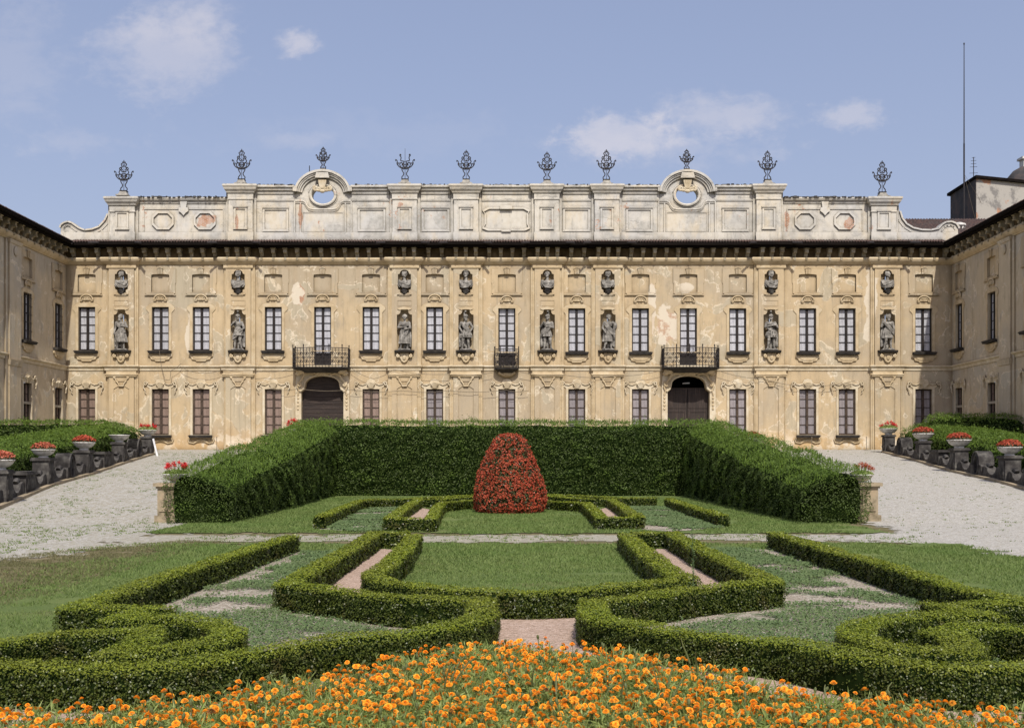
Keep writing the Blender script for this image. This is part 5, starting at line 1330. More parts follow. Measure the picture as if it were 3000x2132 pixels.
for c in PC:
    m = MB(); frame_poly(m, [(c-46, 516), (c+46, 516), (c+46, 472), (c-46, 472)], [(c-44.6, 514.5), (c+44.6, 514.5), (c+44.6, 473.5), (c-44.6, 473.5)], YA - .035, .04); pan(m)
m = MB()    # shell keystones in the gables
for c in PC:
    m.plate(pts2([(c-9, 402), (c+9, 402), (c+6, 421), (c+3, 427), (c-3, 427), (c-6, 421)]), [], YA - .32, .3)
    for q in range(5): m.tube([(FX(c - 8 + q*4), YA - .34, FZ(403)), (FX(c - 4.5 + q*2.2), YA - .34, FZ(421))], .05, 6)
    for s_ in (-1, 1):
        m.tube([(FX(c + s_*3), YA - .3, FZ(425)), (FX(c + s_*10), YA - .3, FZ(419))] , .08, 6)
        m.tube(spiral(FX(c + s_*15), FZ(421), 6*S, PI/2, -s_*1.5, YA - .28), .075, 6)
    m.ell((FX(c), YA - .3, FZ(427)), (.2, .12, .14), 10); m.ell((FX(c - 8), YA - .28, FZ(425.5)), (.2, .1, .1), 8); m.ell((FX(c + 8), YA - .28, FZ(425.5)), (.2, .1, .1), 8)
pb(m, 'gable_keystones', M['trim_pale'])

# wrought iron finials on stone bases ----------------------------
def finial_mesh(kind):
    m = MB()
    H = 2.15 if kind != 'small' else 1.6; W = .66 if kind != 'small' else .5
    def curve(pts, r=.036):
        # catmull-rom
        P_ = [Vector((x, 0, z)) for x, z in pts]; out = []
        for i in range(len(P_) - 1):
            p0, p1, p2, p3 = P_[max(i-1, 0)], P_[i], P_[i+1], P_[min(i+2, len(P_)-1)]
            for k in range(4):
                t = k/4; out.append(0.5*((2*p1) + (p2-p0)*t + (2*p0-5*p1+4*p2-p3)*t*t + (3*p1-p0-3*p2+p3)*t*t*t))
        out.append(P_[-1]); 
        for ang, sc_ in ((0, 1),):
            for s_ in (-1, 1): m.tube([(p.x*s_*sc_*math.cos(ang), p.x*s_*sc_*math.sin(ang), p.z) for p in out], r, 5)
    h, w = H, W
    m.tube([(0, 0, 0), (0, 0, h*(.86 if kind != 'bare' else 1.0))], .022, 6, r2=.012)
    m.box(-w*.36, w*.36, -w*.36, w*.36, 0, .05)
    curve([(.30*w, .03), (.34*w, .10*h), (.20*w, .15*h), (.15*w, .22*h), (.30*w, .30*h), (.34*w, .37*h), (.22*w, .42*h)])     # vase foot
    curve([(.05*w, .36*h), (.30*w, .37*h), (.62*w, .42*h), (.86*w, .52*h), (.82*w, .60*h), (.97*w, .655*h), (1.0*w, .62*h), (.93*w, .61*h)], .030)  # cup arms
    curve([(.06*w, .40*h), (.2*w, .38*h), (.45*w, .42*h), (.56*w, .50*h), (.42*w, .56*h), (.28*w, .51*h), (.36*w, .46*h)])        # inner scroll
    curve([(.02*w, .38*h), (.16*w, .46*h), (.2*w, .54*h), (.10*w, .56*h)])
    if kind != 'bare':
        curve([(.05*w, .58*h), (.34*w, .55*h), (.52*w, .61*h), (.42*w, .67*h), (.46*w, .73*h), (.36*w, .77*h), (.26*w, .74*h)])
        curve([(.42*w, .67*h), (.24*w, .73*h), (.20*w, .81*h), (.28*w, .87*h), (.18*w, .90*h)]); curve([(.0, .66*h), (.14*w, .62*h), (.24*w, .66*h), (.12*w, .71*h)])
        curve([(.02*w, .82*h), (.10*w, .86*h), (.06*w, .93*h), (.0, 1.0*h)], .02)
        m.ell((0, 0, .965*h), (.035, .035, .09), 6)
    else:
        curve([(.05*w, .58*h), (.2*w, .6*h), (.46*w, .62*h), (.42*w, .72*h), (.55*w, .78*h), (.5*w, .82*h), (.42*w, .78*h)])
    m.ell((0, 0, .38*h), (.10, .08, .06), 8); m.tube([(-.32*w, 0, .375*h), (.32*w, 0, .375*h)], .035, 5)
    curve([(.10*w, .40*h), (.24*w, .47*h), (.14*w, .52*h), (.04*w, .47*h)], .026); curve([(.62*w, .43*h), (.74*w, .48*h), (.66*w, .55*h), (.56*w, .52*h)], .026)
    if kind != 'bare': curve([(.0, .93*h), (.10*w, .905*h), (.16*w, .93*h), (.12*w, .955*h)], .026); m.tube([(-.16*w, 0, .80*h), (.16*w, 0, .80*h)], .028, 5)
    for i in range(5):
        for s_ in (-1, 1): m.tube([(s_*w*(.08 + .07*i), 0, .37*h), (s_*w*(.08 + .07*i), 0, .32*h - .03*(i % 2))], .016, 4, r2=.006)
    for s_ in (-1, 1): m.ell((s_*w*.80, 0, .545*h), (.035, .03, .075), 6); m.ell((s_*w*.5, 0, .42*h), (.06, .03, .035), 6)
    return m.mesh('finial', M['iron'])
FM = {k: finial_mesh(k) for k in ('full', 'bare', 'small')}
fb = MB(); fb.lathe([(.62, 0), (.60, .08), (.45, .12), (.38, .2), (.30, .33), (.27, .36)], k=4, mod=None)
fb.xf(Matrix.Rotation(PI/4, 4, 'Z')); FB = fb.mesh('finial_base', M['base'])
FIN = [(273, 433, 'full', 355), (537, 407, 'full', 330), (719.5, 379, 'small', 322), (903, 407, 'bare', 329), (1040, 407, 'full', 332), (1221, 408, 'full', 336), (1354, 408, 'full', 331), (1534, 380, 'small', 327), (1715, 408, 'full', 333), (1972, 436, 'full', 356)]
for c, b, k, tpx in FIN:
    zb = FZ(b) - .12
    o = link('finial_base', FB, pal, (FX(c) - PX, YA - YF + .05, zb - .0 - PZ)); 
    if k == 'small': o.scale = (.75, .75, .7)
    f = link('finial', FM[k], pal, (FX(c) - PX, YA - YF + .05, zb + (.35 if k != 'small' else .24) - PZ))
    hh = {'full': 2.15, 'bare': 2.15, 'small': 1.6}[k]; f.scale[2] = (FZ(tpx) - zb - .35)/hh
m = MB(); m.tube([(FX(688), YA + .2, FZ(390)), (FX(688), YA + .2, FZ(366))], .03, 6); pb(m, 'lightning_rod', M['iron'])
for p in protos: bpy.data.objects.remove(p.children[0]); bpy.data.objects.remove(p)
# ------------------------------------------------------------------ statues
def capsule(m, a, b, r0, r1, k=10):
    a = Vector(a); b = Vector(b); d = b - a
    pts = [a + d*t for t in (0, .25, .5, .75, 1)]
    m.ell(tuple(a), (r0, r0, r0), 10); m.ell(tuple(b), (r1, r1, r1), 10); m.tube(pts, r0, k, r2=r1)
def remesh(m, name, mat, voxel, smooth_it=2):
    me = m.mesh(name + '_raw', mat); o = bpy.data.objects.new('tmp', me); COL.objects.link(o)
    r = o.modifiers.new('r', 'REMESH'); r.mode = 'VOXEL'; r.voxel_size = voxel; r.use_smooth_shade = True
    s = o.modifiers.new('s', 'SMOOTH'); s.iterations = smooth_it; s.factor = 0.4
    dg = bpy.context.evaluated_depsgraph_get(); dg.update()
    out = bpy.data.meshes.new_from_object(o.evaluated_get(dg)); out.name = name
    bpy.data.objects.remove(o); bpy.data.meshes.remove(me)
    if not out.materials: out.materials.append(mat)
    return out
def head(m, c, turn, helmet, beard, hair):
    x, y, z = c; fx = math.sin(turn); fy = -math.cos(turn)
    m.ell((x, y, z), (.125, .14, .17), 12)
    m.ell((x + fx*.03, y + fy*.03, z - .08), (.095, .105, .10), 10)
    m.tube([(x + fx*.13, y + fy*.13, z + .03), (x + fx*.165, y + fy*.165, z - .035)], .022, 6, r2=.03)      # nose
    m.ell((x + fx*.125, y + fy*.125, z + .05), (.085, .035, .02), 8)                                      # brow
    m.ell((x + fx*.12, y + fy*.12, z - .08), (.045, .03, .018), 8); m.ell((x + fx*.11, y + fy*.11, z - .14), (.05, .045, .04), 8)
    for s in (-1, 1): m.ell((x + s*fy*-.125, y + s*fx*.125, z), (.03, .03, .045), 6)
    if hair:
        for i in range(9):
            a = turn + PI/2 + (i - 4)*.42; m.ell((x + .11*math.cos(a), y + .11*math.sin(a), z + .06 - .02*(i % 3)), (.07, .07, .10 if hair == 1 else .16), 8)
        m.ell((x, y + .02, z + .10), (.145, .15, .10), 10)
    if beard:
        for q in (-.04, 0, .04): m.ell((x + fx*.10 + q, y + fy*.10, z - .19), (.045, .05, .09), 8)
    if helmet:
        m.ell((x, y, z + .10), (.16, .185, .13), 12); m.ell((x + fx*.08, y + fy*.08, z + .08), (.15, .13, .03), 10)
        for i in range(8):
            a = i/7*PI*.75; m.ell((x - fx*(.03 + .14*math.sin(a*.9)), y + .02 - fy*(.02 + .12*math.sin(a*.9)), z + .30 + .10*math.cos(a*1.3)), (.075, .085, .075), 8)
        for s in (-1, 1): m.ell((x + s*.1, y - .04, z - .04), (.03, .06, .09), 6)
def statue(p):
    """draped figure facing -Y, feet on z=0 (on its own little base), about 2.45 m"""
    m = MB(); sw = p.get('sway', .06)
    m.plate([(-.42, 0), (.42, 0), (.38, .10), (-.38, .10)], [], -.24, .5)
    # legs
    kn = p.get('knee', -1)
    hip = [(-.14, 0, 1.22), (.14, 0, 1.22)]
    for i, s in enumerate((-1, 1)):
        fwd = .12 if s == kn else .0
        kx = s*.17 + (-sw*.3); knee = (kx, -.05 - fwd, .66); foot = (s*(.20 + .04*(s == kn)), -.04 - fwd*.3, .16)
        capsule(m, (hip[i][0] + sw*.3, 0, 1.2), knee, .15, .10); capsule(m, knee, foot, .095, .062)
        m.ell((foot[0] + s*.02, foot[1] - .08, .135), (.065, .15, .055), 8); m.ell((knee[0], knee[1] + .04, .48), (.085, .095, .14), 8)
    # torso with contrapposto
    m.ell((sw*.4, .02, 1.24), (.23, .17, .17), 12); m.ell((sw*.1, 0, 1.46), (.19, .145, .2), 12); m.ell((-sw*.5, 0, 1.70), (.26, .17, .22), 12)
    m.ell((-sw*.5, -.04, 1.74), (.22, .16, .12), 12)
    capsule(m, (-sw*.5, .01, 1.85), (-sw*.4, -.01, 2.02), .085, .075)
    for s in (-1, 1): m.ell((-sw*.5 + s*.26, .01, 1.82), (.12, .11, .11), 10)
    # arms
    for s, key in ((-1, 'la'), (1, 'ra')):
        sh = (-sw*.5 + s*.29, .0, 1.80); el, wr = p[key]
        capsule(m, sh, el, .10, .078); capsule(m, el, wr, .076, .050)
        d = (Vector(wr) - Vector(el)).normalized(); h = Vector(wr) + d*.07
        m.ell(tuple(h), (.052, .06, .06), 8)
        for q in range(4): 
            o = Vector((.0, .0, .022*(q - 1.5))) if abs(d.z) < .6 else Vector((.022*(q - 1.5), 0, 0))
            e = h + o + d*(.09 - .01*abs(q - 1.5)); m.tube([h + o, e, e + Vector((0, .02, -.02))], .017, 5)
        m.tube([h, h + Vector((-s*.05, -.04, .03))], .018, 5)
    # tunic or long robe with folds
    ph = p.get('ph', 0.0); z0 = p.get('hem', .82); fl = p.get('flare', .36)
    prof = [(.20, 1.50), (.235, 1.34), (.27, 1.2), (lerp(.27, fl, .5), lerp(1.2, z0, .5)), (fl, z0), (fl*.80, z0 + .02)]
    m.lathe([(r, z) for r, z in prof[::-1]], (sw*.3, .0, 0), 44, mod=lambda w, z: (1 + (.10 + .07*(1.3 - z))*math.sin(9*w + ph + 2.2*z) + .04*math.sin(17*w + ph))*(.80 + .2*abs(math.cos(w))))
    if p.get('skirt'):   # pteryges of the armour
        for i in range(14):
            a = 2*PI*i/14; r = .29; m.tube([(sw*.3 + r*math.cos(a), r*.8*math.sin(a), 1.22), (sw*.3 + (r+.08)*math.cos(a), (r+.06)*.8*math.sin(a), .95)], .05, 6)
        m.lathe([(.24, 1.42), (.26, 1.45), (.24, 1.48)], (sw*.1, 0, 0), 20)
    # swathes of cloth thrown across the body
    for (a, b, c_, n) in p.get('cloth', []):
        a, b, c_ = Vector(a), Vector(b), Vector(c_)
        for i in range(n):
            o = Vector((0, 0, -.075*i)); q = [((1-t)**2)*(a + o*.4) + 2*t*(1-t)*(b + o*1.4 + Vector((0, -.02*(i % 2), 0))) + t*t*(c_ + o) for t in [k/8 for k in range(9)]]
            m.tube(q, .050 if i % 2 else .062, 7, r2=.045)
    # cloak hanging at the back and down one side
    cs = p.get('cloak', 1)
    for i in range(7):
        x = cs*(.05 + .055*i); m.tube([(cs*.12 + x*.3, .14, 1.85), (x*.9, .2, 1.5), (x*1.1 + .03*math.sin(i*2.1), .18 - .02*i, .95), (x*1.05, .14 - .015*i, p.get('cloakz', .25) + .05*math.sin(i*1.7))], .07, 7)
    m.tube([(0.0, .22, 1.0), (0.02, .20, .1)], .12, 8)     # tree stump support
    if p.get('shield'): m.ell((cs*.40, -.02, 1.25), (.10, .16, .62), 12); m.ell((cs*.46, -.02, 1.62), (.14, .14, .26), 10)
    if p.get('staff'): m.tube(p['staff'], .035, 6)
    if p.get('box'): m.ell(p['box'], (.15, .13, .12), 10)
    head(m, (-sw*.4 + .02*math.sin(p['turn']), -.03, 2.19), p['turn'], p.get('helmet'), p.get('beard'), p.get('hair'))
    me = remesh(m, 'statue', M['statue'], .019, 0)
    return me
SH = .0
STAT = [
 (273, dict(turn=-.7, beard=1, hair=2, la=((-.38, -.02, 1.48), (-.42, -.12, 1.18)), ra=((.40, -.05, 1.52), (.16, -.24, 1.58)), hem=.52, flare=.38, cloth=[((.26, -.08, 1.88), (.0, -.36, 1.35), (-.36, -.1, 1.1), 6), ((-.24, -.14, 1.75), (0, -.3, 1.6), (.3, -.1, 1.3), 3)], cloak=-1, sway=.08),
  'statue of a bearded man wrapped in a cloak, in the leftmost full height niche', 0),
 (533, dict(turn=.15, helmet=1, la=((-.42, -.08, 1.66), (-.16, -.26, 1.86)), ra=((.40, -.0, 1.48), (.22, -.2, 1.30)), hem=.95, flare=.36, cloth=[((.32, -.1, 1.3), (.0, -.32, 1.22), (-.34, -.1, .9), 4)], cloak=1, sway=.05, ph=1, knee=1),
  'plumed warrior statue with one hand raised to the chest, second niche from the left', 1),
 (903, dict(turn=.0, hair=1, la=((-.40, -.06, 1.50), (-.02, -.28, 1.50)), ra=((.40, -.06, 1.46), (.12, -.30, 1.38)), hem=.42, flare=.34, cloth=[((.24, -.16, 1.25), (.0, -.3, 1.1), (-.28, -.1, .7), 4)], cloak=1, sway=-.05, ph=2),
  'robed statue with worn face and arms folded at the waist, right of left gate', 2),
 (1040, dict(turn=.5, helmet=1, skirt=1, la=((-.44, .0, 1.52), (-.26, -.14, 1.22)), ra=((.46, .0, 1.52), (.28, -.12, 1.24)), hem=.82, flare=.38, cloth=[((-.3, -.1, 1.84), (-.05, -.3, 1.5), (.28, -.14, 1.3), 3)], cloak=-1, sway=.07, beard=1, ph=.5),
  'plumed warrior statue with hands on hips, in the niche left of the small balcony', 3),
 (1221, dict(turn=-.35, helmet=1, la=((-.44, -.02, 1.56), (-.3, -.2, 1.80)), ra=((.38, -.06, 1.5), (.04, -.28, 1.55)), hem=.9, flare=.36, cloth=[((.28, -.1, 1.88), (-.02, -.36, 1.4), (-.36, -.1, 1.35), 5)], cloak=-1, sway=-.06, ph=2.4, knee=1),
  'plumed warrior statue with cloth slung over the chest, right of the small balcony', 4),
 (1356, dict(turn=.3, hair=1, la=((-.36, -.05, 1.48), (-.22, -.24, 1.22)), ra=((.40, -.04, 1.55), (.34, -.16, 1.72)), hem=.55, flare=.34, cloth=[((-.26, -.1, 1.86), (.1, -.34, 1.5), (.34, -.06, 1.3), 5)], cloak=1, shield=1, sway=-.1, ph=.8),
  'bareheaded robed statue with a tall shield, second niche right of the small balcony', 5),
 (1719, dict(turn=-.15, helmet=1, skirt=1, la=((-.40, -.06, 1.54), (-.05, -.28, 1.62)), ra=((.42, -.04, 1.5), (.16, -.3, 1.66)), box=(.14, -.3, 1.66), hem=.84, flare=.36, cloth=[((-.3, -.08, 1.5), (0, -.3, 1.3), (.3, -.1, 1.25), 2)], cloak=1, sway=.04, ph=3),
  'statue of a plumed warrior holding an object to the chest, right of the right gate', 6),
 (1978, dict(turn=.1, hair=2, beard=1, la=((-.40, .0, 1.56), (-.36, -.12, 1.92)), ra=((.40, .0, 1.48), (.38, -.06, 1.14)), hem=.78, flare=.36, cloth=[((-.28, -.12, 1.88), (.12, -.34, 1.55), (.42, -.02, 1.2), 4)], cloak=-1, sway=-.08, ph=1.5),
  'bareheaded statue with a cloak falling diagonally across the body, in the rightmost full height niche', 7)]
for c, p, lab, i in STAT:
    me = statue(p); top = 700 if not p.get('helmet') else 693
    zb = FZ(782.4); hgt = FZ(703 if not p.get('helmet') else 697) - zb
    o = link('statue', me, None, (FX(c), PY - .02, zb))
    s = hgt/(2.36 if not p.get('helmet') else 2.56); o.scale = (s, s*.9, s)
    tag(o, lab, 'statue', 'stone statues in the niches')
def bust(p):
    m = MB()
    m.lathe([(.14, 0), (.16, .03), (.10, .08), (.13, .14)], (0, 0, 0), 14)
    m.ell((0, .02, .38), (.33, .20, .26), 14); m.ell((0, .0, .26), (.24, .2, .2), 12)
    for s in (-1, 1): m.ell((s*.30, .03, .50), (.13, .14, .14), 10); m.tube([(s*.34, .02, .50), (s*.36, -.02, .30), (s*.26, -.04, .18)], .09, 8, r2=.06)
    capsule(m, (0, .02, .56), (0, -.0, .76), .10, .085)
    d = p['d']
    for i in range(6):
        o = .07*i
        q = [Vector((-d*.36, -.06, .60 - o*.5)), Vector((-d*.1, -.24, .44 - o*.8)), Vector((d*.18, -.22, .30 - o*.5)), Vector((d*.36, -.05, .42 - o*.55))]
        m.tube([tuple(v) for v in q], .05 if i % 2 else .038, 7)
    for i in range(5): m.tube([(d*(.20 + .05*i), -.10, .62), (d*(.20 + .04*i), -.20, .40), (d*(.08 + .03*i), -.2, .16)], .035, 6)
    if p.get('arm'): capsule(m, (d*.34, 0, .42), (d*.22, -.22, .30), .09, .07); capsule(m, (d*.22, -.22, .3), (-d*.06, -.26, .40), .065, .05); m.ell((-d*.1, -.27, .42), (.07, .05, .05), 8)
    head(m, (.02*p['turn'], -.02, .96), p['turn'], False, p.get('beard'), p.get('hair', 2))
    if p.get('crown'): m.lathe([(.13, 1.07), (.15, 1.10), (.17, 1.2), (.12, 1.16)], (0, 0, 0), 16, mod=lambda w, z: 1 + .1*math.sin(7*w))
    return remesh(m, 'bust', M['statue'], .015, 1)
BUST = [
 (273, dict(turn=-.8, d=1, arm=1), 'stone bust of a long haired woman looking sideways, in the leftmost small round-topped niche'),
 (533, dict(turn=.1, d=-1, crown=1), 'crowned stone bust draped to one side, in the second small niche from the left'),
 (903, dict(turn=.4, d=1, arm=1), 'stone bust with a hand across the chest, above the statue right of the left gate'),
 (1040, dict(turn=-.3, d=-1, crown=1, hair=1), 'crowned stone bust above the warrior with hands on hips'),
 (1221, dict(turn=-.4, d=1, hair=1), 'stone bust with a bowed bare head, above the warrior right of the small balcony'),
 (1356, dict(turn=.1, d=-1), 'stone bust with white limewash below it, above the figure with the shield'),
 (1719, dict(turn=.2, d=1, crown=1, arm=1), 'stone bust with a wide headdress, above the statue right of the right gate'),
 (1978, dict(turn=.8, d=-1, arm=1), 'stone bust turned to the right, in the rightmost small round-topped niche')]
for c, p, lab in BUST:
    o = link('bust', bust(p), None, (FX(c), PY + .02, FZ(648.6))); s = (FZ(606.5) - FZ(648.6))/1.16; o.scale = (s, s*.85, s)
    tag(o, lab, 'bust', 'stone busts in the small niches')

# ------------------------------------------------------------------ cables on the front
def cable(pts, lab):
    m = MB(); out = []
    for (a, b), (c_, d_) in zip(pts[:-1], pts[1:]):
        for i in range(8):
            t = i/8; out.append((FX(lerp(a, c_, t)), YF - .26 - (.1 if 1 else 0), FZ(lerp(b, d_, t) + 4*math.sin(PI*t)*min(1, abs(c_-a)/60))))
    out.append((FX(pts[-1][0]), YF - .36, FZ(pts[-1][1])))
    m.tube(out, .016, 4); tag(m.build('cable', M['cable']), lab, 'cable', 'loose cables strung along the front')
cable([(359, 783), (364, 818), (372, 848), (383, 848), (385, 828), (408, 812)], 'cable hanging in a loop below the upper left windows')
cable([(405, 818), (440, 832), (500, 826), (590, 830), (655, 822)], 'cable sagging between the left windows and the left balcony')
cable([(785, 822), (835, 846), (880, 826), (1000, 836), (1100, 832)], 'cable sagging from the left balcony towards the small balcony')
cable([(600, 867), (668, 868), (785, 870), (900, 872), (1000, 872), (1130, 871), (1180, 872)], 'thin cable running level above the ground floor windows')
cable([(1160, 831), (1260, 838), (1370, 840), (1480, 826)], 'cable sagging between the small balcony and the right balcony')
cable([(1600, 828), (1700, 846), (1800, 862), (1905, 850)], 'cable sagging to the right of the right balcony')

# ------------------------------------------------------------------ tower, mast, chimneys behind the right wing
tw = thing('brick_tower', 'tall square brick tower with peeling render and a dark flat cap behind the right wing', 'tower', (38.0, 84, 14))
m = MB(); a, b, c_, d_ = (38.0, 84.0), (52, 88.6), (51, 94.5), (38.25, 89.2)
zt1 = 24.1
def slab(m, pts, z0, z1):
    n = len(pts); vs = [(x, y, z0) for x, y in pts] + [(x, y, z1) for x, y in pts]
    m.add(vs, [tuple(range(n)), tuple(range(n, 2*n))] + [(i, (i+1) % n, n+(i+1) % n, n+i) for i in range(n)])
slab(m, [a, b, c_, d_], 14, zt1); m.build('wall', M['tower'], tw, (38, 84, 14))
m = MB(); slab(m, [(37.96, 83.98), (38.02, 84.0), (38.28, 89.2), (38.2, 89.25)], 14, zt1 - .01); m.build('sooty_shaded_wall', M['soot'], tw, (38, 84, 14))  # side face: soot, with its shade also put into the colour
m = MB(); slab(m, [(37.85, 83.7), (52.4, 88.4), (51.4, 95), (38.05, 89.6)], zt1, zt1 + .22); m.build('roof', M['eave'], tw, (38, 84, 14))
m = MB(); dm = (44.2, 88.5, zt1 + .2)
m.lathe([(1.75, 0), (1.7, .5), (1.45, 1.1), (1.0, 1.65), (.45, 1.95), (.02, 2.0)], dm, 20)
do = m.build('dome', M['soot'], tw, (38, 84, 14), True)
m = MB(); m.box(dm[0] - .35, dm[0] + .35, dm[1] - .35, dm[1] + .35, dm[2] + 1.8, dm[2] + 2.7); m.box(dm[0] - .5, dm[0] + .5, dm[1] - .5, dm[1] + .5, dm[2] + 2.55, dm[2] + 2.75); m.build('dome_chimney', M['pot'], tw, (38, 84, 14))
m = MB()
mt = thing('mast', 'tall thin dark metal mast rising high above the tower', 'mast', (36.6, 83, 17))
m.tube([(0, 0, 0), (0, 0, 9.6)], .065, 8); m.tube([(0, 0, 9.6), (0, 0, 17.4)], .05, 8, r2=.03); m.ell((0, 0, 17.45), (.06, .06, .1), 6)
m.build('pole', M['iron'], mt); m = MB(); m.tube([(0, 0, 7.2), (1.6, 1.0, 5.6), (3.4, 2, 3.0)], .012, 4); m.tube([(0, 0, 7.2), (1.5, 1.2, 3.6), (1.9, 2.8, -1)], .012, 4); m.build('guy_wires', M['cable'], mt)
an = thing('antenna', 'small television antenna standing on the tower just right of the mast', 'antenna', (37.3, 84.6, zt1 - .1), None)
an.location = (38.25, 85.0, zt1 + .1)
m = MB(); m.tube([(0, 0, 0), (0, 0, 1.9)], .03, 6)
for z, w in ((1.85, .14), (1.6, .22), (1.35, .22), (1.1, .3), (.6, .34)): m.tube([(-w, 0, z), (w, 0, z + .03)], .016, 4)
m.build('mast_and_rods', M['iron'], an)
ch = thing('chimney', 'round white chimney pot with dark slots at the foot of the dark mast', 'chimney', (34.1, 78.2, 17.0))
m = MB(); m.lathe([(.36, 0), (.36, 1.3), (.42, 1.34), (.42, 1.42), (.34, 1.44)], k=16); m.build('shaft', M['trim_pale'], ch)
m = MB(); m.lathe([(.44, 2.0), (.5, 2.06), (.46, 2.2), (.2, 2.3)], k=16)
for i in range(8): a = 2*PI*(i + .5)/8; m.box(.34*math.cos(a) - .07, .34*math.cos(a) + .07, .34*math.sin(a) - .07, .34*math.sin(a) + .07, 1.43, 2.02)
m.build('cap', M['pot'], ch); m = MB(); m.lathe([(.26, 1.42), (.26, 2.0)], k=12); m.build('flue', M['black'], ch)

# ------------------------------------------------------------------ stone balustrades up the ramps
def rounded_block(m, w, d, z0, z1):
    m.box(-w/2 - .05, w/2 + .05, -d/2 - .05, d/2 + .05, z0, z0 + .16); m.box(-w/2, w/2, -d/2, d/2, z0 + .16, z1 - .13)
    m.box(-w/2 + .09, w/2 - .09, -d/2 - .025, d/2 + .025, z0 + .26, z1 - .25)
    m.box(-w/2 - .07, w/2 + .07, -d/2 - .07, d/2 + .07, z1 - .13, z1 - .05); m.box(-w/2 - .04, w/2 + .04, -d/2 - .04, d/2 + .04, z1 - .05, z1)
PIERM = MB(); rounded_block(PIERM, .95, .62, 0, 1.22); PIERM.box(-.38, .38, -.36, .36, .4, .55); PIERM = PIERM.mesh('pier', M['stone'])
LOWM = MB(); rounded_block(LOWM, 1.0, .5, 0, .92); LOWM = LOWM.mesh('low_block', M['stone'])
def ringmesh():
    m = MB(); o = []; 
    n = 20; R = .52
    out = [(-.55, 0), (.55, 0), (.56, .55)] + [(.50*math.cos(PI*i/10), .62 + .62*math.sin(PI*i/10)) for i in range(11)] + [(-.56, .55)]
    hole = [(.22*math.cos(2*PI*i/n), .62 + .40*math.sin(2*PI*i/n)) for i in range(n)]
    m.plate(out, [hole], -.27, .54)
    m.tube([(x*1.16, -.28, .62 + (z - .62)*1.08) for x, z in hole + hole[:1]], .05, 6); m.tube([(x*1.16, .28, .62 + (z - .62)*1.08) for x, z in hole + hole[:1]], .05, 6)
    arc = [(.50*math.cos(PI*i/10), .62 + .62*math.sin(PI*i/10)) for i in range(11)]
    for i in range(10):
        m.plate([arc[i], arc[i+1], (arc[i+1][0]*.86, .62 + (arc[i+1][1]-.62)*.9), (arc[i][0]*.86, .62 + (arc[i][1]-.62)*.9)], [], -.33, .66)
    return m.mesh('pierced_block', M['stone'])
RINGM = ringmesh()
def scrollmesh():
    m = MB()   # curved seat-like link: a C scroll between blocks
    pr = [(-.7, 0), (.7, 0), (.7, .62)] + [(.7 - .1 - .62*math.sin(PI*i/8)*1.0, .62 - .34*math.sin(PI*i/8) if i < 9 else 0) for i in range(0)] + [(.55, .66), (.40, .60), (.28, .40), (.1, .30), (-.1, .30), (-.28, .40), (-.40, .60), (-.55, .66), (-.7, .62)]
    m.plate(pr, [], -.2, .4)
    for s in (-1, 1): m.tube([(s*.62, -.0, .70), (s*.50, 0, .72), (s*.38, 0, .62)], .10, 8)
    return m.mesh('scroll_link', M['stone'])
SCRM = scrollmesh()
def balustrade(nodes, kinds, label):
    x0, y0 = nodes[0]; t = thing('stone_balustrade', label, 'balustrade', (x0, y0, ramp(y0)), 'stone balustrades along the ramps')
    def put(me, nm, x, y, ang, sx=1.0):
        o = link(nm, me, t, (x - x0, y - y0, ramp(y) - ramp(y0) - .05), ang); o.scale = (sx, 1, 1); return o
    for i, (x, y) in enumerate(nodes):
        a = nodes[max(i-1, 0)]; b = nodes[min(i+1, len(nodes)-1)]; ang = math.atan2(b[1]-a[1], b[0]-a[0])
        put(PIERM, 'pier', x, y, ang)
        if i < len(nodes) - 1:
            nx, ny = nodes[i+1]; L_ = math.hypot(nx - x, ny - y); ang = math.atan2(ny-y, nx-x)
            if kinds[i] == 'ring': put(RINGM, 'pierced_block', (x+nx)/2, (y+ny)/2, ang, max(1.0, L_/6))
            else: put(LOWM, 'low_block', (x+nx)/2, (y+ny)/2, ang, 1.6*L_/7)
            gap = (L_/2 - .5 - (.56*max(1, L_/6) if kinds[i] == 'ring' else .5*1.6*L_/7))
            for t_ in (-1, 1):
                q = .5 + t_*(.25 + (-.0)) 
                c0 = .5 + gap/2; f = c0/L_ if t_ < 0 else 1 - c0/L_
                put(SCRM, 'scroll_link', lerp(x, nx, f), lerp(y, ny, f), ang, gap/1.4)
    m = MB(); path = []
    for i, (x, y) in enumerate(nodes): path.append((x, y))
    n = len(path); vs = []
    for i, (x, y) in enumerate(path):
        a = path[max(i-1, 0)]; b = path[min(i+1, n-1)]; dx, dy = b[0]-a[0], b[1]-a[1]; l = math.hypot(dx, dy); qx, qy = dy/l*.42, -dx/l*.42
        z = ramp(y)
        vs += [(x+qx, y+qy, z - .3), (x+qx, y+qy, z + .12), (x-qx, y-qy, z + .12), (x-qx, y-qy, z - .3)]
    m.add(vs, [(i*4+j, i*4+(j+1) % 4, (i+1)*4+(j+1) % 4, (i+1)*4+j) for i in range(n-1) for j in range(4)])
    m.build('plinth', M['pillar'], t, (x0, y0, ramp(y0)))
    return t
balustrade(LB, ['ring', 'low', 'ring', 'low', 'ring'], 'weathered grey stone balustrade climbing the ramp on the left')
balustrade(RB, ['low', 'low', 'ring', 'low', 'ring'], 'weathered dark stone balustrade climbing the ramp on the right')
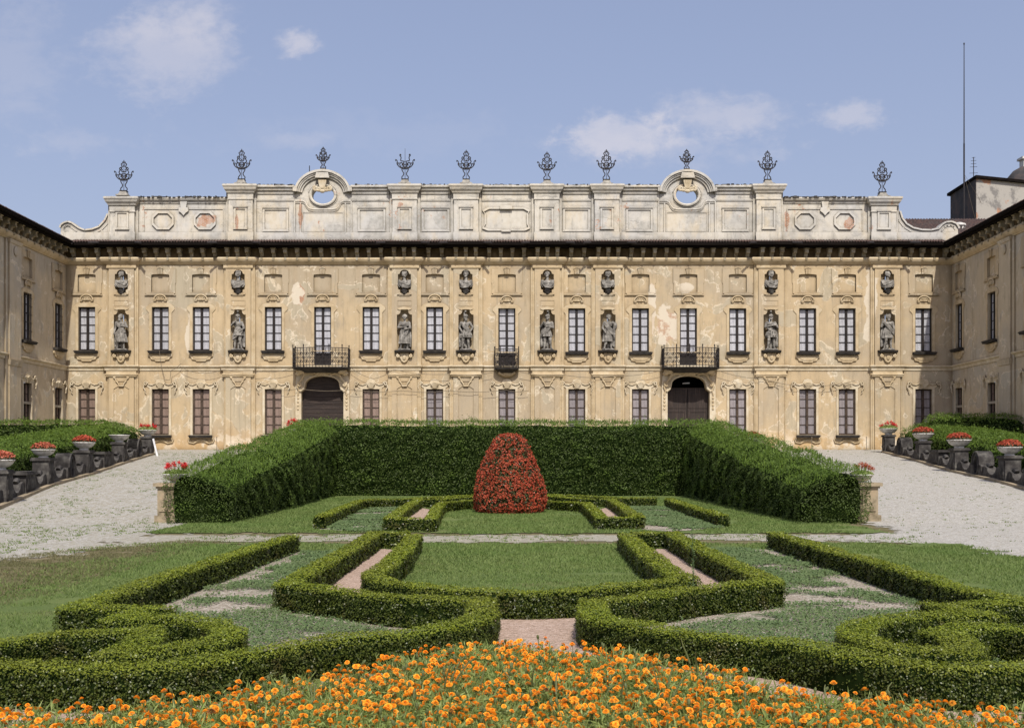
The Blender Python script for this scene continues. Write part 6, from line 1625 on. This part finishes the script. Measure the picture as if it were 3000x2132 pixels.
# planters
def bowl_mesh(r=.48, h=.36):
    m = MB(); m.lathe([(r*.42, 0), (r*.44, .04), (r*.36, .07), (r*.62, .11), (r*.88, .21), (r*.99, h - .05), (r*1.04, h - .04), (r*1.05, h), (r*.96, h), (r*.93, h - .05)], k=28)
    return m.mesh('bowl', M['pot'], smooth=True)
BOWL = bowl_mesh()
sm = MB(); sm.lathe([(.02, .27), (.44, .28), (.455, .30)], k=24); SOIL = sm.mesh('soil', M['soil'])
def flowers(kind, seed, r=.5, h=.34):
    """returns (leaf mesh obj maker, blossom maker)"""
    g = np.random.default_rng(seed)
    n = 900
    a = g.uniform(0, 2*PI, n); rr = np.sqrt(g.random(n))*r; top = h*np.sqrt(np.clip(1 - (rr/(r*1.08))**2, 0, 1))
    z = .30 + g.uniform(.1, 1.0, n)*top*(0.8 if kind != 'tall' else .75)
    P = np.stack([rr*np.cos(a), rr*np.sin(a), z], 1); Nn = unit(P - np.array([0, 0, .2]))
    lf = cards(P, Nn, .085, .7, .6)
    if kind == 'full': nb, zz = 620, 1.0
    elif kind == 'tall': nb, zz = 15, 1.0
    else: nb, zz = 12, .95
    if kind == 'full':
        a = g.uniform(0, 2*PI, nb); rr = np.sqrt(g.random(nb))*r*1.02
        z = .32 + np.sqrt(np.clip(1 - (rr/(r*1.1))**2, 0, 1))*h*g.uniform(.8, 1.12, nb)
        P = np.stack([rr*np.cos(a), rr*np.sin(a), z], 1); Nn = unit(P - np.array([0, 0, .15])); bl = cards(P, Nn, .075, .85, .7); stems = None
    else:
        k = nb; a = g.uniform(0, 2*PI, k); rr = g.uniform(.15, 1.0, k)*r*1.0; hh = h*(g.uniform(1.0, 1.5, k) if kind == 'tall' else g.uniform(.75, 1.1, k))
        C = np.stack([rr*np.cos(a), rr*np.sin(a), .30 + hh*(1.2 - .5*(rr/r)**2)], 1)
        bl = []; 
        P = np.repeat(C, 40, 0) + g.normal(0, .045, (k*40, 3)); Nn = unit(P - np.repeat(C, 40, 0)); bl = cards(P, Nn, .055, .9, .3)
        stems = MB()
        for c_ in C: stems.tube([(c_[0]*.5, c_[1]*.5, .3), (c_[0]*.85, c_[1]*.85, (.3 + c_[2])/2), tuple(c_)], .008, 4)
    return lf, bl, stems
def planter(x, y, z, kind, label, seed, r=1.0, mat='rust'):
    t = thing('planter', label, 'planter', (x, y, z), 'stone bowl planters')
    o = link('bowl', BOWL, t); o2 = link('soil', SOIL, t)
    if kind != 'empty':
        lf, bl, st = flowers(kind, seed)
        np_mesh('foliage', lf, 4, M['mleaf'] if kind != 'full' else M['bronze'], t)
        b_ = np_mesh('blossoms', bl, 4, M[mat], t)
        if st: st.build('stems', M['mleaf'], t)
    t.scale = (r, r, r); return t
PL = [(LB[1], 'full', 'planter of orange-red flowers on the left balustrade, nearest the left edge', 'rust', .95),
      (LB[2], 'full', 'planter with faded orange-red flowers on the second pier of the left balustrade', 'rust', .92),
      (LB[3], 'full', 'planter with dense red flowers in the middle of the left balustrade', 'begonia', 1.0),
      (LB[4], 'empty', 'empty white stone bowl on the left balustrade', None, 1.1),
      (LB[5], 'sparse', 'planter with a few geraniums on the last pier by the palace, left balustrade', 'geranium', 1.12),
      (RB[5], 'sparse', 'planter with a few geraniums on the last pier by the palace, right balustrade', 'geranium', 1.15),
      (RB[4], 'full', 'planter with red flowers on the second pier from the palace, right balustrade', 'begonia', 1.15),
      (RB[3], 'full', 'planter with red flowers in the middle of the right balustrade', 'begonia', 1.1),
      (RB[2], 'full', 'planter of red flowers on the right balustrade, nearest the right edge', 'begonia', .98)]
for i, ((x, y), kind, lab, mat, r) in enumerate(PL): planter(x, y, ramp(y) + 1.17, kind, lab, 50 + i, r, mat or 'rust')
# end pillars by the tall hedges, with pots
def end_pillar(x, y, h, label):
    m = MB(); w = .26
    m.box(-w - .07, w + .07, -w - .07, w + .07, -.05, .22); m.box(-w, w, -w, w, .22, h - .16)
    m.box(-w + .06, w - .06, -w - .03, w + .03, .34, h - .3); m.box(-w - .04, w + .04, -w - .04, w + .04, h - .16, h - .1); m.box(-w - .1, w + .1, -w - .1, w + .1, h - .1, h)
    g = bmesh.new(); me = m.mesh('stone_pillar', M['pillar']); g.free()
    return tag(link('stone_pillar', me, None, (x, y, 0)), label, 'pillar', 'stone pillars at the hedge ends')
end_pillar(-9.60, 30.6, 1.16, 'square ochre stone pillar at the front end of the left tall hedge')
end_pillar(10.75, 30.9, 1.16, 'square stone pillar half hidden at the front end of the right tall hedge')
planter(-9.42, 30.6, 1.16, 'tall', 'planter with bright red geraniums on the pillar by the left tall hedge', 71, .72, 'geranium')
planter(10.62, 30.9, 1.16, 'tall', 'planter with rusty geraniums half hidden behind the right tall hedge', 72, .66, 'rust')
# pots beyond the tall hedges whose flowers show over them
def hidden_pier(x, y, z, lab1, lab2, kind, mat, seed):
    m = MB(); rounded_block(m, .9, .6, ramp(y) - z, 0); tag(m.build('stone_pier', M['stone'], None, (0, 0, 0), False, (x, y, z)), lab1, 'pier')
    planter(x, y, z, kind, lab2, seed, .95, mat)
hidden_pier(-10.3, 52.6, 2.95, 'stone pier behind the left tall hedge carrying a pot of red flowers', 'pot whose red flowers just show over the left tall hedge', 'tall', 'geranium', 81)
hidden_pier(11.9, 49.6, 2.45, 'stone pier behind the right tall hedge carrying a pot of red flowers', 'pot whose dense red flowers show over the right tall hedge', 'full', 'begonia', 82)
# white batten leaning at the end of the left balustrade
m = MB(); m.xf(Matrix.Identity(4)); m.box(-.05, .05, -.03, .03, 0, 1.15)
o = m.build('batten', M['white']); o.location = (-21.05, 64.8, ramp(64.8) - .02); o.rotation_euler = (-.12, -.28, 0); tag(o, 'short white wooden batten leaning on the far end of the left balustrade', 'batten')
# rope barrier posts by the facade
for k, (a, b) in enumerate(((1895, 1967), (1966, 2030))): pass
for i, px in enumerate((494, 664)):
    m = MB(); m.tube([(0, 0, 0), (0, 0, .85)], .02, 6); m.ell((0, 0, .87), (.035, .035, .035), 6); m.lathe([(.13, 0), (.12, .03), (.02, .05)], k=12)
    o = m.build('barrier_post', M['cable']); o.location = (FX(px), YF - 1.2, ZT - .03)
    tag(o, ('slim' if i == 0 else 'slim right-hand') + ' metal barrier post before the left ground floor windows' if i == 0 else 'slim metal barrier post partly behind the left tall hedge', 'post', 'rope barrier posts')
for i, px in enumerate((1893, 1935 + 30)):
    m = MB(); m.tube([(0, 0, 0), (0, 0, .85)], .02, 6); m.ell((0, 0, .87), (.035, .035, .035), 6); m.lathe([(.13, 0), (.12, .03), (.02, .05)], k=12)
    o = m.build('barrier_post', M['cable']); o.location = (FX(1800 if i == 0 else 1920), YF - 1.2, ZT - .03)
    tag(o, 'slim metal barrier post below the right ground floor windows, nearer the hedge' if i == 0 else 'slim metal barrier post beside the last pier of the right balustrade', 'post', 'rope barrier posts')

# ------------------------------------------------------------------ marigolds
BC = (0.12, 5.25); BR = 3.25
m = MB()
BEDS_ = [(-3.9,5.95),(-3.1,6.2),(-2.3,6.45),(-1.8,6.75),(-1.1,7.5),(-.45,8.35),(.1,8.75),(.75,8.4),(1.4,7.65),(1.9,7.05),(2.5,6.6),(3.1,6.25),(3.9,5.95),(3.6,3.6),(-3.6,3.6)]
m.add([(x, y, .045) for x, y in BEDS_] + [(x, y - .05, .07) for x, y in BEDS_], [tuple(range(15, 30))] + [(i, (i+1) % 15, 15 + (i+1) % 15, 15 + i) for i in range(15)]); struct(m.build('flower_bed_soil', M['soil']))
def head_mesh(seed, R=.036):
    g = random.Random(seed); m = MB()
    for lay, (n, r, z, ti) in enumerate(((13, 1.0, 0, .15), (12, .85, .28, .45), (10, .62, .5, .8), (8, .36, .66, 1.1), (5, .15, .74, 1.35))):
        for i in range(n):
            a = 2*PI*i/n + g.uniform(-.15, .15) + lay*.3; rr = R*r*g.uniform(.88, 1.08); zz = R*z*.9
            w = R*.36*g.uniform(.8, 1.2); ca, sa = math.cos(a), math.sin(a); t = ti*g.uniform(.8, 1.2)
            inr = rr*.35; o = rr
            p0 = (inr*ca, inr*sa, zz); 
            tip = (o*ca*math.cos(t*.3), o*sa*math.cos(t*.3), zz + R*.28*math.sin(t) + g.uniform(-.003, .004))
            l = (o*.82*ca - w*sa, o*.82*sa + w*ca, zz + R*.2*math.sin(t)); r2 = (o*.82*ca + w*sa, o*.82*sa - w*ca, zz + R*.2*math.sin(t) + .003)
            m.add([p0, l, tip, r2], [(0, 1, 2, 3)])
    return m.mesh('flower_head', M['orange'])
HEADS = [head_mesh(i) for i in range(4)]
def mplant_mesh(seed):
    g = np.random.default_rng(seed); n = 230
    a = g.uniform(0, 2*PI, n); r = np.sqrt(g.random(n))*.15; z = g.uniform(.03, .27, n)
    P = np.stack([r*np.cos(a)*(1.1 - z), r*np.sin(a)*(1.1 - z), z], 1)
    out = []; 
    d = unit(np.stack([np.cos(a)*.6, np.sin(a)*.6, g.uniform(.1, 1.0, n)], 1) + g.normal(0, .35, (n, 3)))
    L_ = g.uniform(.05, .11, n)[:, None]; s = unit(np.cross(d, g.normal(0, 1, (n, 3))))*.0048
    V = np.empty((n, 4, 3)); V[:, 0] = P; V[:, 1] = P + d*L_*.5 + s; V[:, 2] = P + d*L_; V[:, 3] = P + d*L_*.5 - s
    # side leaflets
    V2 = []
    for k in range(2):
        q = P + d*L_*(.35 + .3*k); d2 = unit(d*.5 + s/.0048*(1 if k else -1)); V3 = np.empty((n, 4, 3)); s2 = unit(np.cross(d2, d))*.0045
        V3[:, 0] = q; V3[:, 1] = q + d2*.02 + s2; V3[:, 2] = q + d2*.042; V3[:, 3] = q + d2*.02 - s2; V2.append(V3)
    V = np.concatenate([V] + V2).reshape(-1, 3)
    me = bpy.data.meshes.new('foliage'); me.from_pydata(V.tolist(), [], [(i, i+1, i+2, i+3) for i in range(0, len(V), 4)]); me.materials.append(M['mleaf']); return me
MPL = [mplant_mesh(i) for i in range(5)]
STEM = MB(); STEM.tube([(0, 0, 0), (.008, 0, -.06), (0, 0, -.16)], .0028, 4); STEM.lathe([(.004, -.03), (.011, -.012), (.012, 0)], k=6); STEM = STEM.mesh('stem', M['mleaf'])
pts = []; 
BED = [(-3.9,5.95),(-3.1,6.2),(-2.3,6.45),(-1.8,6.75),(-1.1,7.5),(-.45,8.35),(.1,8.75),(.75,8.4),(1.4,7.65),(1.9,7.05),(2.5,6.6),(3.1,6.25),(3.9,5.95),(3.6,4.6),(-3.6,4.6)]
tries = 0
while tries < 16000:
    tries += 1
    x, y = random.uniform(-3.9, 3.9), random.uniform(5.6, 9.0)
    if abs(x) > y*.492 + .12 or y < 5.85 or not inpoly(np.array([x]), np.array([y]), BED)[0]: continue
    if all((x-u)**2 + (y-v)**2 > .0215 for u, v in pts): pts.append((x, y))
pts.sort(key=lambda q: q[1])
print('marigolds', len(pts)); pts = pts[:300]
BUD = MB(); BUD.lathe([(.003, -.16), (.003, -.03), (.009, -.02), (.011, -.005), (.007, .008), (.002, .014)], k=6); BUD = BUD.mesh('bud', M['straw'])
MG = 'marigold plants of the foreground bed'
for i, (x, y) in enumerate(pts):
    z = .05
    t = thing('marigold_plant', 'bushy marigold plant with orange pompom flowers in the foreground bed', 'marigold', (x, y, z), MG)
    fo = link('foliage', MPL[i % 5], t, None, random.uniform(0, 6)); s = random.uniform(.85, 1.2); fo.scale = (s, s, s)
    nh = random.choice((7, 8, 10, 11, 12, 14)); used = []
    for k in range(nh):
        for _ in range(8):
            a = random.uniform(0, 2*PI); r = .13*math.sqrt(random.random())*1.05; u, v = r*math.cos(a), r*math.sin(a)
            if all((u-p)**2 + (v-q)**2 > .0010 for p, q in used): break
        used.append((u, v))
        h = link('flower_head', random.choice(HEADS), t, (u, v, random.uniform(.27, .40) - r*.25)); s = random.uniform(.42, .76); h.scale = (s, s, s*.8)
        h.rotation_euler = (random.gauss(.25, .3), random.gauss(0, .3), random.uniform(0, 6))
        link('stem', STEM, h, (0, 0, 0))
    for k in range(random.choice((0, 1, 2, 3))):
        b_ = link('bud', BUD, t, (random.uniform(-.1, .1), random.uniform(-.1, .1), random.uniform(.28, .40))); b_.rotation_euler = (random.gauss(0, .25), random.gauss(0, .25), 0)
# grasses and weeds standing in the bed
def weed(x, y, n, h, spread, heads, label, seed):
    g = random.Random(seed); t = thing('wild_grass', label, 'grass tuft', (x, y, .05), 'wild grass tufts growing through the marigolds')
    m = MB()
    for i in range(n):
        a = g.uniform(0, 2*PI); l = h*g.uniform(.6, 1.1); sp = spread*g.uniform(.2, 1.0); w = g.uniform(.002, .0045)
        pts_ = [(sp*math.cos(a)*(q/6)**2, sp*math.sin(a)*(q/6)**2, l*(q/6) - .35*sp*(q/6)**3) for q in range(7)]
        m.tube(pts_, w, 4, r2=.0008)
    m.build('blades', M['grass'], t); 
    for i in range(heads):
        a = g.uniform(0, 2*PI); l = h*g.uniform(1.0, 1.3); sp = spread*g.uniform(.3, 1.0); m = MB()
        P_ = [Vector((sp*math.cos(a)*(q/8)**2, sp*math.sin(a)*(q/8)**2, l*(q/8) - .2*sp*(q/8)**3)) for q in range(9)]
        m.tube(P_, .0018, 4); m.tube(P_[-3:] + [P_[-1] + (P_[-1]-P_[-2])*.8 + Vector((.01, 0, -.01))], .0075, 6, r2=.003)
        m.build('seed_stalk', M['straw'], t)
GW = [(1060, 1560, 26, .5, .25, 3), (1240, 1600, 24, .45, .2, 2), (1480, 1560, 20, .5, .18, 3), (980, 1560, 18, .55, .22, 3), (520, 1530, 26, .42, .3, 2), (700, 1600, 16, .45, .2, 2), (1850, 1610, 22, .45, .22, 2), (1560, 1520, 14, .55, .15, 2), (1180, 1540, 16, .5, .2, 2), (1960, 1590, 18, .45, .25, 1), (330, 1600, 14, .4, .2, 2), (1380, 1600, 22, .48, .2, 1)]
WL2 = ['at the left shoulder of the marigold bed', 'in the middle of the marigold bed', 'below the right box hedge corner', 'below the left box hedge corner', 'in front of the long left box hedge', 'left of the centre of the bed', 'at the right of the bed before the hedge', 'at the foot of the right box hedge', 'beside the pink path opening', 'far right near the box hedge', 'at the lower left of the bed', 'at the lower right of the bed centre']
for i, (px, py, n, h, sp, hd) in enumerate(GW):
    x, y = G(px, min(py + 60, 1640), .15); weed(x, y, n, h*.8, sp, hd, 'tuft of thin wild grass with drooping stalks ' + WL2[i], 200 + i)
# tall thin weed rising through the central box hedge
t = thing('tall_weed', 'tall thin pale weed rising from the box hedge right of the central lawn', 'weed', (2.35, 12.85, .2)); m = MB()
m.tube([(0, 0, 0), (.02, 0, .35), (0, 0, .75), (-.02, 0, .95)], .006, 5, r2=.002)
m.build('stem', M['cover'], t); g_ = random.Random(4); m = MB()
for i in range(34):
    z = .1 + i*.024; a = g_.uniform(0, 6.28); l = .10*(1.1 - z*.8)
    m.add([(0, 0, z), (l*.5*math.cos(a) - .012*math.sin(a), l*.5*math.sin(a) + .012*math.cos(a), z + .03), (l*math.cos(a), l*math.sin(a), z + .02), (l*.5*math.cos(a) + .012*math.sin(a), l*.5*math.sin(a) - .012*math.cos(a), z + .03)], [(0, 1, 2, 3)])
m.build('leaves', M['cover'], t)

# ------------------------------------------------------------------ camera, sun and sky
cam = bpy.data.cameras.new('camera'); co = bpy.data.objects.new('camera', cam); COL.objects.link(co)
co.location = (0, 0, EYE); co.rotation_euler = (PI/2, 0, 0)
cam.sensor_width = 36; cam.lens = 36*F/2285; cam.shift_x = (1142.5 - CX)/2285; cam.shift_y = (CY - 812)/2285
cam.clip_start = .1; cam.clip_end = 9000; SC.camera = co
EL = math.radians(50); AZ = math.radians(8)     # sun behind the camera, a little to the right
sd = Vector((math.sin(AZ)*math.cos(EL), -math.cos(AZ)*math.cos(EL), math.sin(EL)))
sun = bpy.data.lights.new('sun', 'SUN'); sun.energy = 4.3; sun.angle = math.radians(.9); sun.color = (1.0, .955, .88)
so = bpy.data.objects.new('sun', sun); COL.objects.link(so); so.rotation_euler = sd.to_track_quat('Z', 'Y').to_euler()
w = bpy.data.worlds.new('World'); SC.world = w; w.use_nodes = True; nt = w.node_tree
bg = nt.nodes['Background']; sky = nt.nodes.new('ShaderNodeTexSky'); sky.sky_type = 'NISHITA'; sky.sun_disc = False
sky.sun_elevation = EL; sky.sun_rotation = PI - AZ; sky.air_density = 1.3; sky.dust_density = 3.0; sky.ozone_density = 2.0; sky.altitude = 100
bg.inputs[1].default_value = .145
# thin summer haze and a few soft clouds placed by direction in the sky
tc = nt.nodes.new('ShaderNodeTexCoord'); s = nt.nodes.new('ShaderNodeSeparateXYZ'); L(nt, tc.outputs['Generated'], s.inputs[0])
yy = mth(nt, 'MAXIMUM', s.outputs[1], .02); u = mth(nt, 'DIVIDE', s.outputs[0], yy); v = mth(nt, 'DIVIDE', s.outputs[2], yy)
cv = nt.nodes.new('ShaderNodeCombineXYZ'); L(nt, u, cv.inputs[0]); L(nt, mth(nt, 'MULTIPLY', v, 1.5), cv.inputs[1])
n1 = noi(nt, cv.outputs[0], 17, 8, .60, .35); n2 = noi(nt, cv.outputs[0], 55, 7, .62, .2)
acc = None
for (px, py, rx, ry, st, am, sf) in ((365, 115, 190, 125, .40, .42, .8), (668, 98, 62, 36, .55, .62, .9), (400, 50, 150, 80, .3, .4, 1.), (1400, 300, 160, 62, .48, .60, .8), (1600, 265, 200, 70, .40, .55, 1.), (1905, 258, 105, 40, .42, .65, .9), (165, 318, 160, 42, .16, .7, 1.), (680, 315, 90, 30, .16, .6, 1.), (30, 120, 140, 220, .16, .6, 1.), (870, 300, 500, 60, .06, .8, 1.), (1500, 330, 300, 60, .22, .7, 1.)):
    a = mth(nt, 'DIVIDE', mth(nt, 'SUBTRACT', u, (px - CX)/F), rx/F); b = mth(nt, 'DIVIDE', mth(nt, 'SUBTRACT', v, (CY - py)/F), ry/F)
    # flatter underneath, heaped on top
    d = mth(nt, 'SQRT', mth(nt, 'ADD', mth(nt, 'MULTIPLY', a, a), mth(nt, 'MULTIPLY', b, b)))
    d = mth(nt, 'ADD', d, mth(nt, 'MULTIPLY', mth(nt, 'SUBTRACT', n1, .5), am*3.0)); d = mth(nt, 'ADD', d, mth(nt, 'MULTIPLY', mth(nt, 'SUBTRACT', n2, .5), am*2.2))
    k = mth(nt, 'MULTIPLY', mrange(nt, d, 1.05, 1.05 - sf), st)
    acc = k if acc is None else mth(nt, 'ADD', acc, mth(nt, 'MULTIPLY', k, mth(nt, 'SUBTRACT', 1.0, acc)))
front = mrange(nt, s.outputs[1], .05, .3)
acc = mth(nt, 'MULTIPLY', acc, front)
tint = mix(nt, 1.0, sky.outputs[0], (.99, .90, .96), 'MULTIPLY')
hz = mix(nt, mrange(nt, s.outputs[2], .0, .42, .60, .42, False), tint, (2.85, 3.25, 4.6))
hz = mix(nt, mth(nt, 'MULTIPLY', acc, .9), hz, (5.4, 5.1, 5.35))
L(nt, hz, bg.inputs[0])
SC.view_settings.view_transform = 'Standard'; SC.view_settings.look = 'None'; SC.view_settings.exposure = 0; SC.view_settings.gamma = 1
SC.cycles.max_bounces = 6
